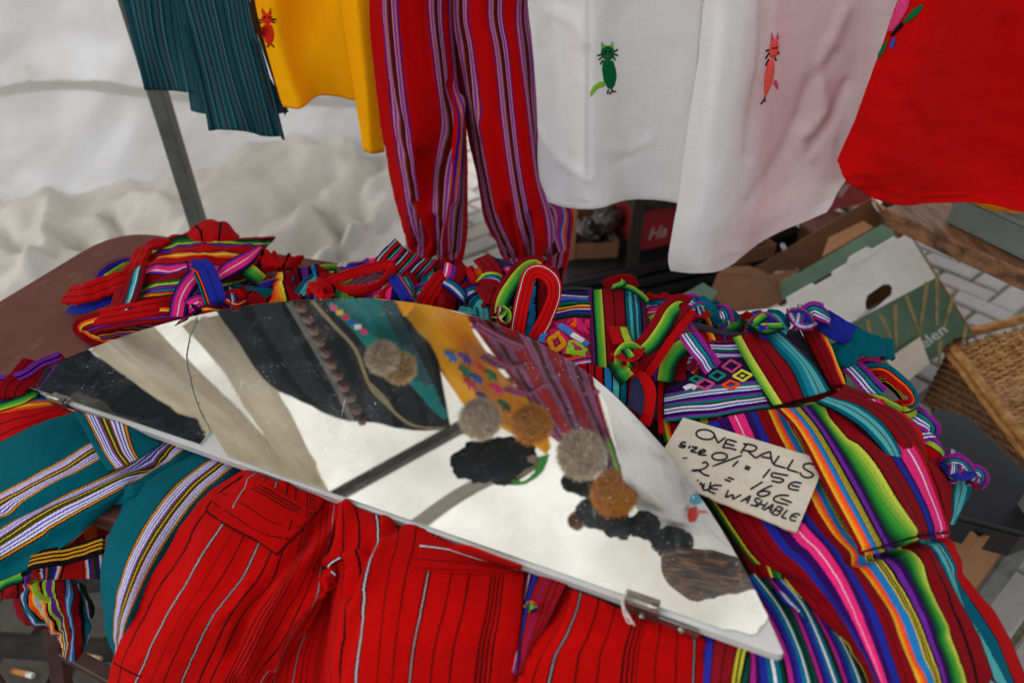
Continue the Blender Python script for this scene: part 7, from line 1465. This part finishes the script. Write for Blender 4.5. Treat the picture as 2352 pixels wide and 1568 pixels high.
bot = [(1799, 1500), (1790, 1503), (1776, 1500), (60, 893), (47, 885), (46, 880)]
V3 = lambda pts, l=0: [pmir(p[0], p[1], l) for p in pts]
def slab(name, pts, top, thick, mats, parent, tilt=None):
    P = V3(pts, top)
    if tilt: P = [tilt(p) for p in P]
    n = len(P); V = P+[p-MN*thick for p in P]
    a = sum(np.cross(P[i], P[(i+1) % n]) for i in range(n))@MN
    tp = list(range(n)); bt = list(range(n, 2*n))[::-1]; sd = [[i, i+n, (i+1) % n+n, (i+1) % n] for i in range(n)]
    if a < 0: tp = tp[::-1]; bt = bt[::-1]; sd = [f[::-1] for f in sd]
    o = mesh(name, V, [tp, bt]+sd, mats, parent)
    for i, p in enumerate(o.data.polygons): p.material_index = 0 if i == 0 else 1
    return o
outline = [tuple(p) for p in arc]+bot
slab('backing_board', outline, -.0032, .011, [M_lam, M_lam], mr)
c_ = np.mean(np.array(arc), 0)
slab('plywood_layer', [(c_[0]+(p[0]-c_[0])*1.0012, c_[1]+(p[1]-c_[1])*1.0025) for p in outline], -.0045, .0016, [M_ply, M_ply], mr)
ia = int(np.argmin(np.abs(arc[:, 0]-458)))
iend = int(np.argmin(np.abs(arc[:, 1]-1408)))
crack = [(458, 724), (452, 738), (446, 752), (437, 772), (432, 798), (429, 818), (431, 842), (437, 862), (441, 884), (446, 904), (454, 926), (461, 944), (467, 958), (476, 972), (485, 990)]
main = [tuple(p) for p in arc[ia:iend]]+[(1764, 1414), (1757, 1430), (1746, 1438), (1737, 1455), (1722, 1456), (1690, 1446), (1668, 1443)]+[(1668+(520-1668)*s, 1446+(1046-1446)*s) for s in (0, .25, .5, .75, 1)]+[(512, 1030), (500, 1008), (488, 991)]+[(x+1.6, y+.5) for x, y in crack[::-1]][1:-1]
slab('mirror_shard', main, 0, .003, [M_mir, M_ge], mr)
left = [tuple(p) for p in arc[:ia]]+[(455, 725)]+[(x-1.6, y) for x, y in crack[1:-1]]+[(482, 991), (470, 1006), (459, 1019), (440, 1013)]+[(440+(66-440)*s, 1013+(889-1013)*s) for s in (.33, .66, 1)]+[(54, 882)]
pcr = pmir(455, 860)
def tl(p):
    d = pcr[0]-p[0]; return p+MN*(.0125*max(0, d))*.0+MN*(.006*d)
slab('mirror_shard', left, .0, .003, [M_mir, M_ge], mr, tl)
# chip line of little splinters along the crack
M_spl = surf('glass_splinter', '8f9992', .1, .2, 90, 0, spec=.9)
V = []; Fc = []; rg = random.Random(4)
for i in range(len(crack)-1):
    for k in range(5):
        s = rg.random(); x = crack[i][0]*(1-s)+crack[i+1][0]*s+rg.uniform(-3.5, 3.5); y = crack[i][1]*(1-s)+crack[i+1][1]*s+rg.uniform(-3, 3)
        if rg.random() < .35: continue
        q = [pmir(x+rg.uniform(-2.2, 2.2), y+rg.uniform(-2.2, 2.2), .0002+.0016*(j == 0)) for j in range(3)]; n0 = len(V); V += q; Fc.append((n0, n0+1, n0+2))
o = mesh('splinters', V, Fc, M_spl, mr); o['kind'] = 'stuff'
# clips on the straight edge
dch = pmir(1790, 1503)-pmir(50, 893); dch /= np.linalg.norm(dch); inw = np.cross(MN, dch)
def clip(x0, x1, hinge):
    def edge(x): return (x, 893+(1503-893)*(x-50)/(1790-50))
    a, b = pmir(*edge(x0)), pmir(*edge(x1)); L = np.linalg.norm(b-a)
    if inw@(pmir(900, 900)-a) < 0: iv = -inw
    else: iv = inw
    def box(nm, s0, s1, i0, i1, z0, z1, par, bev=.0008):
        P = [a+dch*s0+iv*i0+MN*z0, a+dch*s1+iv*i0+MN*z0, a+dch*s1+iv*i1+MN*z0, a+dch*s0+iv*i1+MN*z0]
        return prism(nm, P, MN*(z1-z0), M_nick, par, bev)
    o = box('clip', 0, L, -.0026, -.0006, -.022, .0035, mr)
    box('clip_lip', .0005, L-.0005, -.0006, .010, .0008, .0022, o, .0004)
    n_ = 14
    Vt, Ft = tube_mesh([[a+dch*(L*s)+iv*.0015+MN*.0036 for s in np.linspace(0, 1, 4)]], .0036, n_)
    Ft += [list(range(n_)), list(range(len(Vt)-n_, len(Vt)))[::-1]]
    mesh('clip_roll', Vt, Ft, M_nick, o, True)
    if hinge:
        q = box('clip_plate', L+.0008, L+.034, -.0026, -.0008, -.017, -.004, o)
        for s in (.012,): 
            ccn = a+dch*(L+s+.008)-iv*.0028-MN*.011
            lump('screw', ccn, .0032, .0032, .0032, M_nick, o, .0, 1, 1, 14)
        lump('screw', a+dch*(L*.55)-iv*.003-MN*.013, .0032, .0032, .0032, M_nick, o, .0, 1, 1, 14)
    else:
        box('clip_plate', L+.0008, L+.026, -.0026, -.0008, -.016, -.005, o)
    return o
clip(1432, 1512, True); clip(112, 150, False)
M_str = plain_cloth('frayed_string', 'cfc4be')
for pts in ([(1440, 1352), (1428, 1375), (1430, 1400), (1440, 1425), (1448, 1432)], [(1441, 1355), (1432, 1380), (1438, 1405), (1452, 1432)], [(1430, 1385), (1434, 1408), (1444, 1418)], [(1432, 1392), (1437, 1400), (1458, 1436)]):
    ribbon('string', [pmir(x, y, .008) for x, y in pts], .0009, M_str, mr, th=.0007, wr=.0004)

# ================================================================== THE PRICE CARD
def cc(x, y): return (1486.5+x*.20397, 922+y*.204)
cTL, cTR, cBR, cBL = pz(*cc(405, 178), .088), pz(*cc(2015, 665), .090), pz(*cc(1685, 1460), .082), None
cn = np.cross(cBR-cTR, cTL-cTR); cn /= np.linalg.norm(cn); cn = cn if cn[2] > 0 else -cn
def oncard(x, y, l=0.0):
    q = cc(x, y); d = ray(*q); return CAMP+d*(((cTR+cn*l-CAMP)@cn)/(d@cn))
t = NT('price_card'); oc = t.n('ShaderNodeTexCoord').outputs['Object']; nz = t.noise(oc, 22, 5, .65); st = t.noise(oc, 90, 4, .7)
col = t.ramp(nz, [(.35, lin('bdb19a')), (.6, lin('ccc3b0'))]); col = t.mix(t.math('MULTIPLY', t.ramp(st, [(.62, (0, 0, 0, 1)), (.75, (1, 1, 1, 1))]), .35), col, lin('b09a78'))
M_pc = t.out(t.bsdf(col, .7).outputs[0])
M_pce = surf('card_torn_edge', 'c49a68', .9, .2, 200, 0)
cd = thing('price_card', 'cream card handwritten OVERALLS size 0/1 = 15€ tucked under the mirror edge', 'price card', oncard(1000, 900))
edge_b = [(1685, 1460), (1560, 1425), (1440, 1372), (1300, 1316), (1170, 1262), (1060, 1226), (900, 1160), (760, 1110), (700, 1072), (400, 960), (60, 830)]
pts = [(405, 178), (2015, 665)]+edge_b+[(150, 600)]
prism('card', [oncard(*p) for p in pts], -cn*.0016, M_pc, cd)
prism('torn_edge', [oncard(x, y, -.0003) for x, y in edge_b[:9]]+[oncard(x+6*math.sin(x*.05), y+14+4*math.sin(x*.09), -.0012) for x, y in edge_b[:9]][::-1], -cn*.0008, M_pce, cd)
M_ink = plain_cloth('marker_ink', '2a2430', mott=.3)
SV, SF = [], []
def stroke(pts, w=23, sm=True):
    P = np.array(pts, float)
    Q = catmull(P, max(3, 8*(len(P)-1))) if sm and len(P) > 2 else catmull(P, 6) if len(P) == 2 else np.array(P)
    T = np.gradient(Q, axis=0); T /= np.linalg.norm(T, axis=1, keepdims=True)+1e-9
    Nn = np.stack([-T[:, 1], T[:, 0]], 1); n0 = len(SV)
    lf = .00030+len(SF)*.0000002
    for k, (q, n) in enumerate(zip(Q, Nn)):
        ww = w*.5*(1 if 0 < k < len(Q)-1 else .75)
        SV.append(oncard(*(q+n*ww), lf)); SV.append(oncard(*(q-n*ww), lf))
    for k in range(len(Q)-1): SF.append((n0+2*k, n0+2*k+1, n0+2*k+3, n0+2*k+2))
def el(cx, cy, rx, ry, rot): return ell(cx, cy, rx, ry, rot, 18)+[ell(cx, cy, rx, ry, rot, 18)[0], ell(cx, cy, rx, ry, rot, 18)[1]]
def segs(*ls):
    for l in ls: stroke(l)
stroke(el(655, 370, 104, 54, 8))
stroke([(758, 375), (797, 466)]); stroke([(797, 466), (882, 402)])
segs([(905, 422), (1012, 455)], [(905, 420), (878, 465), (850, 518)], [(880, 468), (985, 497)], [(850, 515), (925, 522), (1005, 545)])
segs([(1118, 482), (1085, 530), (1052, 582)], [(1078, 472), (1190, 490), (1232, 522), (1185, 558), (1085, 545)], [(1130, 552), (1180, 600), (1225, 636)])
segs([(1222, 636), (1300, 590), (1388, 560)], [(1388, 560), (1395, 625), (1412, 697)], [(1285, 618), (1402, 640)])
stroke([(1490, 608), (1455, 655), (1420, 708)]); stroke([(1420, 708), (1562, 748)]); stroke([(1645, 650), (1610, 705), (1575, 760)]); stroke([(1575, 760), (1702, 797)])
stroke([(1905, 768), (1890, 722), (1835, 695), (1768, 708), (1768, 752), (1850, 800), (1868, 832), (1815, 855), (1750, 838), (1716, 795)])
stroke([(440, 462), (400, 456), (378, 480), (428, 498), (400, 516), (350, 494)]); stroke([(485, 492), (466, 528)]); stroke([(500, 506), (562, 520), (492, 556), (562, 572)]); stroke([(582, 578), (650, 562), (638, 540), (592, 556), (582, 592), (672, 602)])
stroke(el(815, 616, 86, 42, 0)); stroke([(1068, 604), (735, 726)]); stroke([(1028, 664), (960, 730)]); stroke([(1105, 722), (1166, 746)]); stroke([(1092, 746), (1152, 768)])
stroke([(1386, 754), (1300, 860)]); stroke([(1592, 832), (1500, 815), (1418, 802), (1404, 840), (1500, 862), (1535, 885), (1490, 908), (1400, 890)]); stroke([(1742, 918), (1660, 905), (1600, 935), (1605, 978), (1712, 1000)]); stroke([(1625, 940), (1720, 962)])
stroke([(412, 624), (416, 646)], 24); stroke([(434, 628), (448, 640)], 24)
stroke([(618, 692), (660, 680), (684, 712), (640, 752), (560, 776), (500, 776)]); stroke([(500, 776), (570, 770), (640, 818), (702, 836)]); stroke([(905, 850), (982, 876)]); stroke([(868, 872), (945, 900)])
stroke([(1302, 900), (1230, 945), (1160, 986)]); stroke([(1412, 940), (1310, 985), (1240, 1035), (1290, 1065), (1365, 1045), (1375, 1015), (1300, 1005), (1245, 1028)]); stroke([(1602, 1056), (1500, 1052), (1430, 1080), (1445, 1122), (1592, 1162)]); stroke([(1495, 1085), (1632, 1136)])
stroke([(562, 880), (580, 892)], 24); stroke([(612, 905), (590, 935)]); stroke([(608, 915), (632, 985)]); stroke([(645, 915), (632, 985), (690, 985), (718, 902)]); stroke([(842, 944), (765, 940), (712, 965), (695, 1002), (770, 1038)]); stroke([(715, 978), (798, 988)])
def bl(o, e1, e2, *ls):
    for l in ls: stroke([(o[0]+a*e1[0]+b*e2[0], o[1]+a*e1[1]+b*e2[1]) for a, b in l], 22, len(l) > 3)
e1, e2 = (92, 30), (48, -92)
bl((872, 1075), (140, 46), e2, [(.0, .9), (.05, .0)], [(.05, .0), (.5, .6)], [(.5, .6), (.62, .05)], [(.62, .05), (1.05, .85)])
bl((1050, 1125), e1, e2, [(0, 0), (.75, 1)], [(.75, 1), (.8, 0)], [(.25, .4), (.85, .4)])
bl((1160, 1160), e1, e2, [(.8, .95), (.3, .9), (.25, .6), (.6, .45), (.6, .1), (.0, .0)])
bl((1225, 1190), e1, e2, [(.3, 1), (0, 0)], [(.95, 1), (.7, 0)], [(.15, .5), (.85, .5)])
bl((1300, 1220), e1, e2, [(.1, 0), (.8, 1)], [(.8, 1), (.9, 0)], [(.35, .4), (.9, .4)])
bl((1400, 1258), e1, e2, [(.3, 1), (0, 0)], [(.25, 1), (.9, .9), (.7, .55), (.15, .5)], [(.15, .5), (.85, .45), (.65, .02), (.0, .0)])
bl((1505, 1298), e1, e2, [(.3, 1), (.05, .0)], [(.05, .0), (.7, .05)])
bl((1590, 1325), e1, e2, [(1.0, .85), (.5, .9), (.1, .5), (.25, .05), (.9, .1)], [(.2, .5), (.8, .5)])
mesh('handwriting', SV, SF, M_ink, cd)
